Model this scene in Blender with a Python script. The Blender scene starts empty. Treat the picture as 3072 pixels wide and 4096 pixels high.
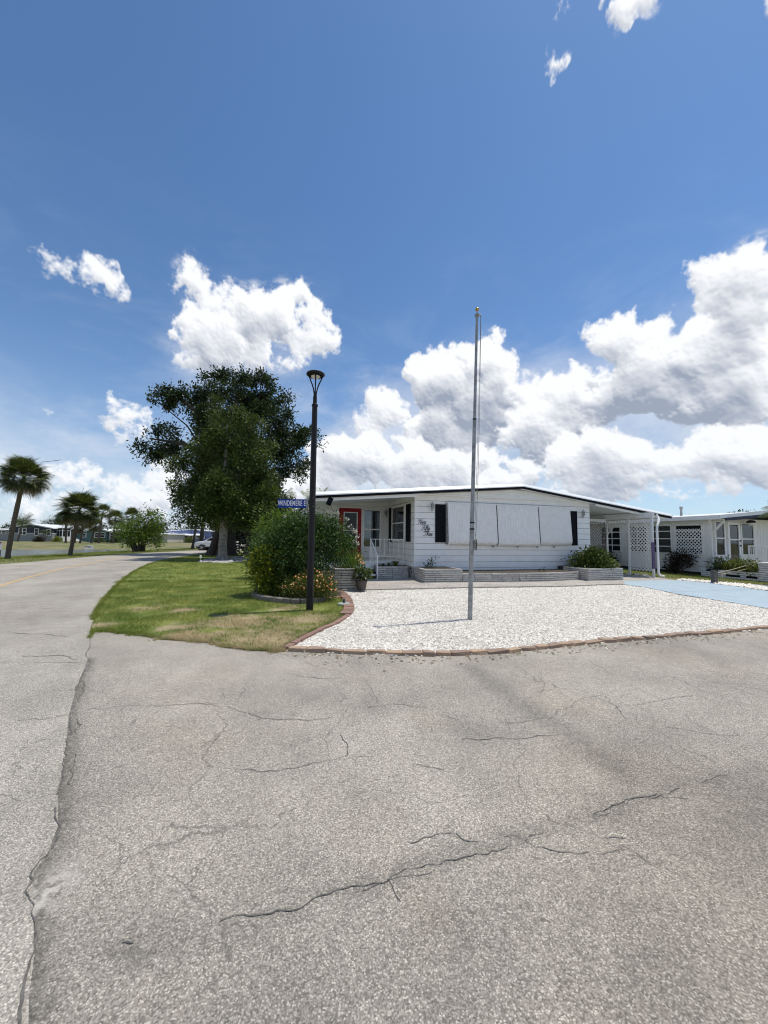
import bpy, bmesh, math, random
import numpy as np
from mathutils import Vector, Matrix, Euler, noise as mnoise
random.seed(7); RNG = np.random.default_rng(7)
S = bpy.context.scene; COL = S.collection
R = math.radians

# ------------------------------------------------------------------ camera
cam_data = bpy.data.cameras.new('camera'); cam = bpy.data.objects.new('camera', cam_data); COL.objects.link(cam)
cam_data.sensor_fit = 'VERTICAL'; cam_data.sensor_height = 36.0; cam_data.lens = 36.0 * 1540 / 4096
cam_data.clip_start = 0.05; cam_data.clip_end = 6000
pitch, roll = math.atan(106 / 1540), math.atan(0.0125)
fw = Vector((0, math.cos(pitch), math.sin(pitch))); u0 = Vector((0, -math.sin(pitch), math.cos(pitch))); r0 = Vector((1, 0, 0))
rt = r0 * math.cos(roll) + u0 * math.sin(roll); up = u0 * math.cos(roll) - r0 * math.sin(roll)
cam.matrix_world = Matrix(((rt.x, up.x, -fw.x, 0), (rt.y, up.y, -fw.y, 0), (rt.z, up.z, -fw.z, 1.6), (0, 0, 0, 1)))
S.camera = cam

# ------------------------------------------------------------------ exposure, sun
S.view_settings.view_transform = 'Standard'; S.view_settings.look = 'None'
S.view_settings.exposure = 0.40; S.view_settings.gamma = 1.0; S.view_settings.use_curve_mapping = False
SUN_EL = R(71); SUN_AZ = math.atan2(0.936, 0.352)
sun_dir = Vector((math.sin(SUN_AZ) * math.cos(SUN_EL), math.cos(SUN_AZ) * math.cos(SUN_EL), math.sin(SUN_EL)))
sd = bpy.data.lights.new('sun', 'SUN'); sd.energy = 3.0; sd.angle = R(0.53); sd.color = (1.0, 0.93, 0.82)
sun = bpy.data.objects.new('sun', sd); COL.objects.link(sun); sun.rotation_euler = sun_dir.to_track_quat('Z', 'Y').to_euler()
S.cycles.max_bounces = 8; S.cycles.diffuse_bounces = 4; S.cycles.transparent_max_bounces = 12
S.cycles.caustics_reflective = False; S.cycles.caustics_refractive = False; S.cycles.sample_clamp_indirect = 4.0
S.cycles.use_denoising = True; S.cycles.denoising_prefilter = 'ACCURATE'; S.cycles.filter_width = 1.1

# ------------------------------------------------------------------ node helper
class NT:
    def __init__(s, nt): s.nt = nt
    def n(s, kind, ins=None, out=0, **props):
        nd = s.nt.nodes.new(kind)
        for k, v in props.items(): setattr(nd, k, v)
        for k, v in (ins or {}).items():
            sock = nd.inputs[k]
            if isinstance(v, bpy.types.NodeSocket): s.nt.links.new(v, sock)
            else: sock.default_value = v
        return nd.outputs[out]
    def m(s, op, a, b=0.0, c=0.0, clamp=False):
        return s.n('ShaderNodeMath', {0: a, 1: b, 2: c}, operation=op, use_clamp=clamp)
    def mix(s, f, a, b, blend='MIX'):
        def c4(v): return v if isinstance(v, bpy.types.NodeSocket) else (tuple(v) + (1.0,))[:4]
        return s.n('ShaderNodeMix', {0: f, 6: c4(a), 7: c4(b)}, out=2, data_type='RGBA', blend_type=blend)
    def step(s, v, lo, hi, a=0.0, b=1.0):
        return s.n('ShaderNodeMapRange', {0: v, 1: lo, 2: hi, 3: a, 4: b}, interpolation_type='SMOOTHSTEP')
    def noise(s, vec, scale, detail=3.0, rough=0.55, dist=0.0, out=0):
        return s.n('ShaderNodeTexNoise', {'Vector': vec, 'Scale': scale, 'Detail': detail, 'Roughness': rough, 'Distortion': dist}, out=out)

# ------------------------------------------------------------------ sky with cumulus
BLOBS = [(-0.468,0.531,0.078,0.041),(-0.355,0.55,0.092,0.042),(-0.286,0.521,0.122,0.068),(-0.38,0.455,0.14,0.06),(-0.208,0.483,0.072,0.047),(-0.462,0.404,0.049,0.031),(-0.301,0.424,0.139,0.032),(-0.704,0.501,0.054,0.028),(-0.661,0.495,0.035,0.037),(-0.617,0.253,0.05,0.041),(-0.588,0.216,0.028,0.037),(-0.73,0.24,0.022,0.014),(0.221,0.443,0.117,0.059),(0.137,0.374,0.09,0.085),(0.253,0.344,0.109,0.102),(0.17,0.252,0.125,0.091),(0.32,0.373,0.053,0.061),(-0.008,0.34,0.066,0.048),(-0.06,0.296,0.053,0.037),(-0.091,0.201,0.111,0.069),(0.027,0.203,0.124,0.063),(0.119,0.158,0.145,0.057),(0.288,0.161,0.127,0.055),(-0.141,0.142,0.078,0.057),(0.467,0.311,0.105,0.075),(0.411,0.25,0.115,0.079),(0.379,0.355,0.051,0.038),(0.561,0.424,0.091,0.062),(0.507,0.46,0.05,0.029),(0.596,0.342,0.094,0.083),(0.683,0.356,0.093,0.077),(0.734,0.274,0.088,0.091),(0.76,0.358,0.084,0.064),(0.743,0.483,0.069,0.063),(0.78,0.412,0.064,0.068),(0.706,0.521,0.042,0.036),(0.812,0.445,0.06,0.057),(0.437,0.195,0.053,0.052),(0.539,0.17,0.104,0.06),(0.71,0.109,0.057,0.029),(0.631,0.162,0.073,0.041),(0.731,0.18,0.081,0.057),(0.785,0.149,0.062,0.055),(0.488,0.117,0.141,0.04),(0.65,0.092,0.096,0.026),(0.788,0.841,0.038,0.016),(0.821,0.814,0.029,0.017),(0.598,0.915,0.024,0.019),(0.553,0.936,0.031,0.014),(0.47,0.948,0.028,0.014),(0.444,0.892,0.045,0.016),(0.658,0.816,0.011,0.005),(-0.708,0.108,0.043,0.025),(-0.648,0.109,0.088,0.036),(-0.567,0.083,0.098,0.038),(-0.735,0.071,0.077,0.024),(-0.765,0.045,0.072,0.023),(-0.527,0.136,0.061,0.033),(-0.602,0.043,0.119,0.027),(-0.216,0.095,0.095,0.051)]
# ------------------------------------------------------------------ cumulus layer computed over azimuth x elevation
CW, CH = 4800, 1200           # azimuth -pi..pi, elevation 0..pi/2
def fft_noise(seed, beta, lo=0.0, sx=1.0):
    rg = np.random.default_rng(seed); w = np.fft.rfft2(rg.normal(size=(CH, CW)))
    ky = np.fft.fftfreq(CH)[:, None] * CH; kx = np.fft.rfftfreq(CW)[None] * CW / 4 * sx
    k = np.sqrt(kx * kx + ky * ky); k[0, 0] = 1; w *= np.where(k > lo, k ** -beta, 0); w[0, 0] = 0
    n = np.fft.irfft2(w, s=(CH, CW)); return n / n.std()
def blur(a, s):
    ky = np.fft.fftfreq(CH)[:, None]; kx = np.fft.rfftfreq(CW)[None]
    return np.fft.irfft2(np.fft.rfft2(a) * np.exp(-2 * (math.pi * s) ** 2 * (kx * kx + ky * ky)), s=(CH, CW))
def sstep(x, a, b):
    t = np.clip((x - a) / (b - a), 0, 1); return t * t * (3 - 2 * t)
def make_clouds():
    px = CW / (2 * math.pi); rg = np.random.default_rng(21)
    blobs = list(BLOBS)
    while len(blobs) < len(BLOBS) + 130:          # the same broken cumulus field goes on round the horizon outside the picture
        a = rg.uniform(-math.pi, math.pi)
        if abs(a) < 0.95: continue
        e = 0.04 + 0.55 * rg.random() ** 1.6; r = rg.uniform(0.03, 0.14) * (0.6 + e); blobs.append((a, e, r, r * rg.uniform(0.45, 0.75)))
    nb = len(BLOBS); back = list(range(0, 17)) + list(range(52, nb)); mid = [17, 18] + list(range(24, 37)); front = list(range(19, 24)) + list(range(37, 52))
    layers = [back + [i for i in range(nb, len(blobs)) if i % 3 == 0], mid + [i for i in range(nb, len(blobs)) if i % 3 == 1], front + [i for i in range(nb, len(blobs)) if i % 3 == 2]]
    yy, xx = np.mgrid[0:CH, 0:CW].astype(np.float32); SH = np.zeros((CH, CW), np.float32); AL = np.zeros((CH, CW), np.float32)
    for li, idx in enumerate(layers):
        Hh = np.zeros((CH, CW), np.float32)
        def splat(cx, cy, r, z):
            if cy + r < 0 or cy - r > CH: return
            x0, x1, y0, y1 = int(cx - r) - 1, int(cx + r) + 2, max(int(cy - r) - 1, 0), min(int(cy + r) + 2, CH)
            xi = np.arange(x0, x1); yv = np.arange(y0, y1)[:, None]; d2 = (xi[None] - cx) ** 2 + (yv - cy) ** 2
            h = np.where(d2 < r * r, np.sqrt(np.maximum(r * r - d2, 0)) + z, 0); ix = xi % CW
            Hh[y0:y1, ix] = np.maximum(Hh[y0:y1, ix], h)
        for bi in idx:
            a, e, ra, re = blobs[bi]; cx, cy, RX, RY = (a + math.pi) * px, e * px, ra * px, re * px; m = min(RX, RY); n = int(26 + 22 * RX / RY)
            if 45 <= bi < 52: n = 14; m *= 1.5
            for i in range(n):
                t, q = rg.uniform(0, 6.283), rg.random() ** 0.5 * 0.88
                x, y = math.cos(t) * q, math.sin(t) * q
                if y < -0.55: y = -0.55 - 0.3 * (abs(y) - 0.55)
                r = m * rg.uniform(0.13, 0.42) * (1.1 - 0.5 * q); z = m * 0.8 * math.sqrt(max(0, 1 - x * x - y * y))
                splat(cx + x * RX, cy + y * RY, r, z)
                for k in range(8):
                    t2 = rg.uniform(-0.6, 3.75); r2 = r * rg.uniform(0.2, 0.5); splat(cx + x * RX + math.cos(t2) * r * 0.95, cy + y * RY + math.sin(t2) * r * 0.95, r2, z * 0.9 + r * 0.3 * rg.random())
        # ragged, turbulent outline: warp the puffs with noise
        wx, wy = fft_noise(1 + 10 * li, 1.5, 4) * 10.5, fft_noise(2 + 10 * li, 1.5, 4) * 8.5
        X, Y = xx + wx, np.clip(yy + wy, 0, CH - 1.01); xi = np.floor(X).astype(int); yi = np.floor(Y).astype(int); fx, fy = X - xi, Y - yi; x1 = (xi + 1) % CW; xi %= CW; y1 = np.minimum(yi + 1, CH - 1)
        Hw = (Hh[yi, xi] * (1 - fx) + Hh[yi, x1] * fx) * (1 - fy) + (Hh[y1, xi] * (1 - fx) + Hh[y1, x1] * fx) * fy
        n1 = fft_noise(3 + 10 * li, 1.35, 6); n2 = fft_noise(4 + 10 * li, 1.1, 24); n3 = fft_noise(5 + 10 * li, 1.9, 3)
        D = blur(Hw, 3.2) + 6.5 * n1 + 3.0 * n2 + 3.5 * n3 - 6.5
        D -= 45 * (1 - sstep(blur(Hw, 4.0), 0.15, 2.0)); D = blur(D, 0.6)
        alpha = sstep(D, -1.5, 20.0) ** 0.85
        # relief: light from above and the right; thick hearts and undersides go grey
        Hs = blur(np.maximum(Hw, 0) + 3.2 * n1 + 0.9 * n2, 1.4); gy, gx = np.gradient(Hs); rel = -(gx * 0.45 + gy * 0.9)
        Hb = blur(np.maximum(Hw, 0) + 5 * n3, 8.0); by, bx = np.gradient(Hb); rel2 = -(bx * 0.4 + by * 0.9)
        T = blur(np.maximum(Hw, 0), 17.0); up = np.roll(T, -40, 0); up[-40:] = 0; up2 = np.roll(T, -13, 0)
        thick = sstep(0.6 * up + 0.4 * up2 + 7 * n3, 6, 70)
        sh = 1.0 - 0.68 * thick + 0.19 * np.tanh(rel * 0.6) + 0.42 * np.tanh(rel2 * 1.0) + 0.03 * n1 + (1 - alpha) * 0.10
        sh = np.clip(sh, 0, 1); SH = SH * (1 - alpha) + sh * alpha; AL = AL + alpha * (1 - AL)
    # soft grey-white veil of distant cloud between and below the cumulus, and torn wisps high up
    el = yy / CH * math.pi / 2; v1 = fft_noise(90, 1.8, 3, 2.2); v2 = fft_noise(91, 1.4, 5, 1.8)
    veil = sstep(blur(AL, 45.0) * 1.5 + 0.22 * v1 + 0.08 * v2, 0.15, 1.1) * sstep(el, 0.62, 0.12) * 0.75
    wis = sstep(v2 + 0.8 * v1, 0.6, 2.6) * sstep(blur(AL, 12.0) * 3 + 0.15 * v1, 0.25, 0.9) * 0.5
    azm = (xx / CW - 0.5) * 2 * math.pi; low = sstep(el, 0.34, 0.06) * sstep(azm, -0.05, -0.5) * sstep(azm, -2.6, -1.8) * np.clip(0.62 + 0.20 * v1 + 0.06 * v2, 0.1, 0.85)
    veil = np.maximum(np.maximum(veil, wis), low); vs = np.clip(0.62 + 0.12 * v1 + 0.05 * v2, 0.3, 0.95)
    SH = SH + vs * veil * (1 - AL); AL = AL + veil * (1 - AL)
    img = np.zeros((CH, CW, 4), np.float32); img[..., 0] = np.where(AL > 1e-4, SH / np.maximum(AL, 1e-4), 0.9); img[..., 1] = AL; img[..., 3] = 1
    return np.clip(img, 0, 1)

world = bpy.data.worlds.new('World'); S.world = world; world.use_nodes = True
wn = world.node_tree; wn.nodes.clear(); t = NT(wn)
sky = t.n('ShaderNodeTexSky', sky_type='NISHITA', sun_disc=False, sun_elevation=SUN_EL, sun_rotation=SUN_AZ, altitude=0.0, air_density=1.0, dust_density=0.35, ozone_density=3.2)
tc = wn.nodes.new('ShaderNodeTexCoord'); d = t.n('ShaderNodeVectorMath', {0: tc.outputs['Generated']}, operation='NORMALIZE')
sx = wn.nodes.new('ShaderNodeSeparateXYZ'); wn.links.new(d, sx.inputs[0])
az = t.m('ARCTAN2', sx.outputs[0], sx.outputs[1]); el = t.m('ARCSINE', sx.outputs[2])
V = t.n('ShaderNodeCombineXYZ', {0: az, 1: el})
ci = bpy.data.images.new('cumulus', CW, CH, alpha=False, float_buffer=True); ci.colorspace_settings.name = 'Non-Color'
ci.pixels.foreach_set(make_clouds().ravel()); ci.pack()
uv = t.n('ShaderNodeCombineXYZ', {0: t.m('MULTIPLY_ADD', az, 1 / (2 * math.pi), 0.5), 1: t.m('MULTIPLY', el, 2 / math.pi)})
cimg = t.n('ShaderNodeTexImage', {'Vector': uv}, image=ci, interpolation='Cubic', extension='EXTEND')
cs = t.n('ShaderNodeSeparateColor', {0: cimg}); shade = cs; alpha = t.m('MULTIPLY', cs.node.outputs[1], t.step(el, -0.01, 0.02))
ccol = t.mix(shade, (2.5, 2.9, 3.7), (7.5, 7.6, 7.8))
ccol = t.mix(t.m('POWER', 2.718, t.m('MULTIPLY', t.m('MAXIMUM', el, 0.0), -9.0)), ccol, t.mix(0.45, ccol, (6.2, 6.8, 7.6)))
# thin high veil and pale air towards the horizon
haze = t.m('POWER', 2.718, t.m('MULTIPLY', t.m('MAXIMUM', el, 0.0), -6.0))
skyc = t.mix(1.0, sky, (0.66, 0.86, 1.0), 'MULTIPLY')
skyc = t.mix(t.m('MULTIPLY', haze, 0.66), skyc, (5.0, 5.9, 7.0))
veil = t.noise(t.n('ShaderNodeVectorMath', {0: V, 1: (1.2, 3.0, 1.0)}, operation='MULTIPLY'), 3.0, 6.0, 0.6, 0.6)
veil = t.m('MULTIPLY', t.step(veil, 0.45, 0.8), t.step(el, 0.75, 0.15, 0.0, 0.35))
skyc = t.mix(veil, skyc, (6.2, 6.6, 7.2))
final = t.mix(alpha, skyc, ccol)
bg = wn.nodes.new('ShaderNodeBackground'); wn.links.new(final, bg.inputs[0]); bg.inputs[1].default_value = 0.1
wo = wn.nodes.new('ShaderNodeOutputWorld'); wn.links.new(bg.outputs[0], wo.inputs[0])
world.cycles.sampling_method = 'MANUAL'; world.cycles.sample_map_resolution = 512

# ------------------------------------------------------------------ materials
def new_mat(name):
    m = bpy.data.materials.new(name); m.use_nodes = True
    nt = m.node_tree; nt.nodes.clear(); t = NT(nt)
    o = nt.nodes.new('ShaderNodeOutputMaterial'); b = nt.nodes.new('ShaderNodeBsdfPrincipled')
    nt.links.new(b.outputs[0], o.inputs[0])
    tc = nt.nodes.new('ShaderNodeTexCoord')
    return m, t, b, tc.outputs['Object'], o
def bump(t, b, h, strength=0.4, dist=0.01):
    bp = t.n('ShaderNodeBump', {'Height': h, 'Strength': strength, 'Distance': dist}); t.nt.links.new(bp, b.inputs['Normal'])
def setc(t, b, c): t.nt.links.new(c, b.inputs['Base Color'])
def plain(name, c1, c2=None, scale=6.0, rough=0.55, bmp=0.0, metal=0.0, bscale=None, rnd=0.0, spec=0.5, dirt=None):
    m, t, b, co, o = new_mat(name)
    c2 = c2 or tuple(x * 0.86 for x in c1)
    nz = t.noise(co, scale, 5.0, 0.6)
    col = t.mix(t.step(nz, 0.35, 0.68), c1, c2)
    if dirt:
        dn = t.noise(t.n('ShaderNodeVectorMath', {0: co, 1: (1.0, 1.0, 0.35)}, operation='MULTIPLY'), dirt[1], 6.0, 0.7)
        col = t.mix(t.m('MULTIPLY', t.step(dn, 0.52, 0.8), dirt[2]), col, dirt[0])
    if rnd:
        oi = t.n('ShaderNodeObjectInfo', out=5)
        col = t.mix(1.0, col, t.n('ShaderNodeCombineColor', {0: t.m('MULTIPLY_ADD', oi, rnd, 1 - rnd / 2), 1: t.m('MULTIPLY_ADD', oi, rnd, 1 - rnd / 2), 2: t.m('MULTIPLY_ADD', oi, rnd * .8, 1 - rnd * .4)}), 'MULTIPLY')
    setc(t, b, col); b.inputs['Roughness'].default_value = rough; b.inputs['Metallic'].default_value = metal
    b.inputs['Specular IOR Level'].default_value = spec
    if bmp: bump(t, b, t.noise(co, bscale or scale * 8, 4.0), bmp, 0.01)
    return m
def leafmat(name, dark, mid, light, rough=0.45, trans=0.3, big=1.2):
    m, t, b, co, o = new_mat(name)
    isl = t.n('ShaderNodeNewGeometry', out='Random Per Island')
    nz = t.noise(co, big, 2.0)
    k = t.m('ADD', t.m('MULTIPLY', isl, 0.7), t.m('MULTIPLY', t.m('SUBTRACT', nz, 0.35), 0.9))
    cr = t.nt.nodes.new('ShaderNodeValToRGB'); t.nt.links.new(k, cr.inputs[0])
    e = cr.color_ramp.elements; e[0].position = 0.1; e[0].color = dark + (1,); e[1].position = 0.9; e[1].color = light + (1,)
    x = cr.color_ramp.elements.new(0.5); x.color = mid + (1,)
    setc(t, b, cr.outputs[0]); b.inputs['Roughness'].default_value = rough; b.inputs['Specular IOR Level'].default_value = 0.22
    tr = t.n('ShaderNodeBsdfTranslucent', {0: t.mix(1.0, cr.outputs[0], (1.3, 1.5, 0.6), 'MULTIPLY')})
    ms = t.nt.nodes.new('ShaderNodeMixShader'); ms.inputs[0].default_value = trans
    t.nt.links.new(b.outputs[0], ms.inputs[1]); t.nt.links.new(tr, ms.inputs[2]); t.nt.links.new(ms.outputs[0], o.inputs[0])
    return m
def islemat(name, stops, rough=0.8, bmp=0.0):
    m, t, b, co, o = new_mat(name)
    isl = t.n('ShaderNodeNewGeometry', out='Random Per Island')
    cr = t.nt.nodes.new('ShaderNodeValToRGB'); t.nt.links.new(isl, cr.inputs[0]); el = cr.color_ramp.elements
    el[0].position, el[0].color = stops[0][0], stops[0][1] + (1,); el[1].position, el[1].color = stops[-1][0], stops[-1][1] + (1,)
    for p, c in stops[1:-1]: q = el.new(p); q.color = c + (1,)
    setc(t, b, cr.outputs[0]); b.inputs['Roughness'].default_value = rough
    return m
def asphalt(name, lo, mid, hi, use_stain=True, tint=(1.055, 1.04, 1.015)):
    m, t, b, co, o = new_mat(name)
    warp = t.n('ShaderNodeVectorMath', {0: co, 1: t.n('ShaderNodeVectorMath', {0: t.noise(co, 60.0, 2.0, out=1), 1: (0.006, 0.006, 0.0)}, operation='MULTIPLY')}, operation='ADD')
    v1 = t.nt.nodes.new('ShaderNodeTexVoronoi'); t.nt.links.new(warp, v1.inputs['Vector']); v1.inputs['Scale'].default_value = 150.0; v1.inputs['Randomness'].default_value = 1.0
    v2 = t.nt.nodes.new('ShaderNodeTexVoronoi'); t.nt.links.new(co, v2.inputs['Vector']); v2.inputs['Scale'].default_value = 38.0
    cv = t.n('ShaderNodeSeparateColor', {0: v1.outputs['Color']})
    cr = t.nt.nodes.new('ShaderNodeValToRGB'); t.nt.links.new(cv, cr.inputs[0]); e = cr.color_ramp.elements
    e[0].position = 0.05; e[0].color = lo + (1,); e[1].position = 0.97; e[1].color = hi + (1,)
    q = e.new(0.38); q.color = mid + (1,); q = e.new(0.75); q.color = tuple(x * 1.15 for x in mid) + (1,)
    edge = t.step(v1.outputs['Distance'], 0.35, 0.75)
    col = t.mix(t.m('MULTIPLY', edge, 0.55), cr.outputs[0], tuple(x * 0.75 for x in lo))
    fine = t.noise(co, 160.0, 3.0, 0.7)
    col = t.mix(t.step(fine, 0.3, 0.7, 0.0, 0.35), col, mid)
    big = t.noise(co, 0.55, 5.0, 0.62); big2 = t.noise(co, 2.3, 4.0, 0.6)
    k = t.m('ADD', t.m('MULTIPLY_ADD', t.m('SUBTRACT', big, 0.5), 1.05, 1.0), t.m('MULTIPLY', t.m('SUBTRACT', big2, 0.5), 0.5))
    col = t.mix(1.0, col, t.n('ShaderNodeCombineColor', {0: k, 1: k, 2: k}), 'MULTIPLY')
    warm = t.step(t.noise(co, 0.8, 3.0), 0.5, 0.72, 0.0, 0.3)
    col = t.mix(warm, col, t.mix(1.0, col, (1.08, 0.98, 0.88), 'MULTIPLY'))
    if use_stain:
        at = t.n('ShaderNodeAttribute', attribute_name='stain', out=2)
        sn = t.m('MULTIPLY', at, t.step(t.noise(co, 14.0, 5.0, 0.7), 0.25, 0.62, 0.35, 1.15))
        col = t.mix(t.m('MINIMUM', sn, 0.85), col, (0.045, 0.045, 0.042))
        at2 = t.n('ShaderNodeAttribute', attribute_name='pale', out=2)
        col = t.mix(t.m('MULTIPLY', at2, t.step(t.noise(co, 20.0, 4.0), 0.35, 0.6)), col, (0.55, 0.52, 0.48))
    cw = t.n('ShaderNodeVectorMath', {0: co, 1: t.n('ShaderNodeVectorMath', {0: t.noise(co, 1.6, 5.0, 0.55, out=1), 1: (0.6, 0.6, 0.0)}, operation='MULTIPLY')}, operation='ADD')
    for sc_, wd_, thr in ((0.62, 0.0042, 0.44), (1.7, 0.0075, 0.50)):      # webs of hairline cracks, fading in and out
        ve = t.n('ShaderNodeTexVoronoi', {'Vector': cw, 'Scale': sc_}, feature='DISTANCE_TO_EDGE')
        hl = t.m('MULTIPLY', t.step(ve, wd_, 0.0), t.step(t.noise(co, 0.6 + sc_, 4.0, 0.6), thr - 0.04, thr + 0.10))
        col = t.mix(t.m('MULTIPLY', hl, 0.55), col, (0.085, 0.08, 0.072))
    brown = t.step(t.n('ShaderNodeVectorMath', {0: co, 1: (2.0, 2.0, 0.0)}, out=1, operation='DISTANCE'), 1.9, 0.4)
    col = t.mix(t.m('MULTIPLY', brown, 0.2), col, t.mix(1.0, col, (0.98, 0.87, 0.76), 'MULTIPLY'))
    col = t.mix(1.0, col, tint, 'MULTIPLY')
    setc(t, b, col); b.inputs['Roughness'].default_value = 0.88; b.inputs['Specular IOR Level'].default_value = 0.3
    bump(t, b, t.m('ADD', t.m('MULTIPLY', v1.outputs['Distance'], -0.6), cv), 0.55, 0.006)
    return m

M = {}
M['street'] = asphalt('street_asphalt', (0.15, 0.138, 0.12), (0.37, 0.345, 0.298), (0.70, 0.66, 0.58))
M['road'] = asphalt('road_asphalt', (0.17, 0.16, 0.14), (0.40, 0.375, 0.33), (0.72, 0.68, 0.60))
M['crack'] = plain('crack_tar', (0.085, 0.08, 0.072), (0.17, 0.16, 0.145), 30, 0.95)
M['line'] = plain('yellow_line_paint', (0.62, 0.38, 0.12), (0.50, 0.36, 0.20), 12, 0.8)
M['white'] = plain('white_siding_paint', (0.845, 0.84, 0.825), (0.79, 0.785, 0.77), 3, 0.55, dirt=((0.48, 0.42, 0.33), 2.4, 0.22))
M['trimwhite'] = plain('white_trim_paint', (0.84, 0.835, 0.82), (0.78, 0.775, 0.76), 5, 0.45)
M['roofwhite'] = plain('white_roof_metal', (0.82, 0.84, 0.83), (0.74, 0.77, 0.76), 2, 0.4)
M['black'] = plain('black_paint', (0.004, 0.005, 0.009), (0.008, 0.009, 0.014), 9, 0.7, spec=0.15)
M['polemetal'] = plain('black_powder_coat', (0.006, 0.006, 0.008), (0.011, 0.010, 0.011), 14, 0.5, 0.1, spec=0.3)
M['red'] = plain('red_door_paint', (0.27, 0.006, 0.016), (0.23, 0.006, 0.014), 4, 0.5, spec=0.25)
M['signblue'] = plain('blue_sign_sheet', (0.004, 0.036, 0.30), (0.005, 0.04, 0.26), 6, 0.5, spec=0.2)
M['signwhite'] = plain('white_sign_letters', (0.82, 0.83, 0.85), (0.75, 0.76, 0.8), 9, 0.4)
M['flagmetal'] = plain('weathered_aluminium', (0.36, 0.37, 0.38), (0.22, 0.225, 0.23), 9, 0.5, 0.15, 0.35, dirt=((0.06, 0.06, 0.06), 7, 0.7))
M['gold'] = plain('gold_ball', (0.62, 0.42, 0.14), (0.42, 0.28, 0.10), 20, 0.35, 0, 0.8)
M['rope'] = plain('grey_rope', (0.30, 0.29, 0.27), (0.14, 0.14, 0.13), 40, 0.9)
M['glass_dark'] = plain('dark_window_glass', (0.012, 0.014, 0.017), (0.02, 0.022, 0.025), 1.5, 0.04, spec=0.28)
M['curtain'] = plain('grey_blue_drape', (0.16, 0.18, 0.23), (0.05, 0.06, 0.08), 5, 0.9)
M['concrete'] = plain('grey_concrete', (0.42, 0.40, 0.37), (0.33, 0.315, 0.29), 3, 0.9, 0.2)
M['brick_roman'] = plain('pale_slump_brick', (0.46, 0.44, 0.41), (0.62, 0.60, 0.55), 9, 0.9, 0.6, rnd=0.28, bscale=45, dirt=((0.16, 0.15, 0.13), 6, 0.55))
M['brick_white'] = plain('white_painted_brick', (0.74, 0.75, 0.76), (0.62, 0.63, 0.64), 9, 0.7, 0.4, rnd=0.12, bscale=40)
M['mortar'] = plain('dark_mortar', (0.03, 0.029, 0.027), (0.05, 0.048, 0.045), 12, 0.95)
M['terracotta'] = plain('terracotta_paver', (0.30, 0.18, 0.135), (0.24, 0.15, 0.118), 9, 0.85, 0.4, rnd=0.4)
M['rough_brick'] = plain('old_kerb_brick', (0.38, 0.25, 0.175), (0.46, 0.35, 0.245), 7, 0.92, 0.9, rnd=0.55, bscale=30, dirt=((0.13, 0.075, 0.05), 9, 0.7))
M['soil'] = plain('dark_soil', (0.05, 0.038, 0.028), (0.09, 0.07, 0.05), 14, 1.0, 0.6)
M['stoneedge'] = plain('grey_edging_stone', (0.20, 0.18, 0.16), (0.12, 0.11, 0.10), 9, 0.95, 0.5)
M['pot'] = plain('brown_plastic_pot', (0.060, 0.050, 0.045), (0.085, 0.07, 0.062), 9, 0.55)
M['bark_grey'] = plain('grey_bark', (0.30, 0.275, 0.24), (0.16, 0.145, 0.125), 7, 0.95, 0.8, bscale=26)
M['bark_dark'] = plain('dark_bark', (0.085, 0.07, 0.058), (0.045, 0.038, 0.032), 6, 0.95, 0.8)
M['bark_palm'] = plain('palm_bark', (0.16, 0.125, 0.095), (0.085, 0.068, 0.055), 9, 0.95, 0.9, bscale=22)
M['leaf_dark'] = leafmat('dark_tree_leaves', (0.017, 0.029, 0.011), (0.036, 0.058, 0.022), (0.080, 0.110, 0.042), 0.42, 0.12)
M['leaf_green'] = leafmat('tree_leaves', (0.026, 0.042, 0.010), (0.058, 0.088, 0.019), (0.165, 0.20, 0.05), 0.45, 0.12)
M['leaf_shrub'] = leafmat('shrub_leaves', (0.020, 0.044, 0.011), (0.042, 0.088, 0.020), (0.095, 0.165, 0.040), 0.5, 0.2, 3.0)
M['leaf_yellow'] = leafmat('croton_leaves', (0.06, 0.09, 0.014), (0.15, 0.18, 0.02), (0.36, 0.34, 0.04), 0.4, 0.3, 4.0)
M['leaf_bright'] = leafmat('bright_green_leaves', (0.06, 0.10, 0.015), (0.11, 0.17, 0.03), (0.19, 0.26, 0.06), 0.5, 0.35, 3.0)
M['leaf_olive'] = leafmat('olive_leaves', (0.05, 0.065, 0.015), (0.11, 0.13, 0.03), (0.20, 0.21, 0.06), 0.55, 0.3, 3.0)
M['leaf_purple'] = leafmat('purple_brown_leaves', (0.020, 0.016, 0.014), (0.045, 0.034, 0.026), (0.075, 0.06, 0.035), 0.5, 0.2, 3.0)
M['leaf_palm'] = leafmat('palm_fronds', (0.034, 0.046, 0.018), (0.080, 0.100, 0.040), (0.175, 0.19, 0.085), 0.45, 0.25, 0.8)
M['leaf_palm_y'] = leafmat('yellow_palm_fronds', (0.08, 0.11, 0.02), (0.20, 0.22, 0.05), (0.34, 0.34, 0.10), 0.45, 0.35, 0.8)
M['leaf_dead'] = leafmat('dry_fronds', (0.10, 0.075, 0.04), (0.18, 0.14, 0.08), (0.26, 0.21, 0.12), 0.8, 0.2, 1.0)
M['flower'] = islemat('orange_flowers', [(0.0, (0.55, 0.13, 0.04)), (0.4, (0.62, 0.22, 0.07)), (0.75, (0.66, 0.36, 0.13)), (1.0, (0.55, 0.45, 0.20))], 0.7)
M['flower_white'] = islemat('white_flowers', [(0.0, (0.45, 0.45, 0.36)), (1.0, (0.62, 0.60, 0.50))], 0.8)
M['gravel'] = islemat('white_gravel_stones', [(0.0, (0.26, 0.245, 0.22)), (0.16, (0.52, 0.49, 0.44)), (0.5, (0.76, 0.72, 0.645)), (1.0, (0.88, 0.85, 0.785))], 0.75)
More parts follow.
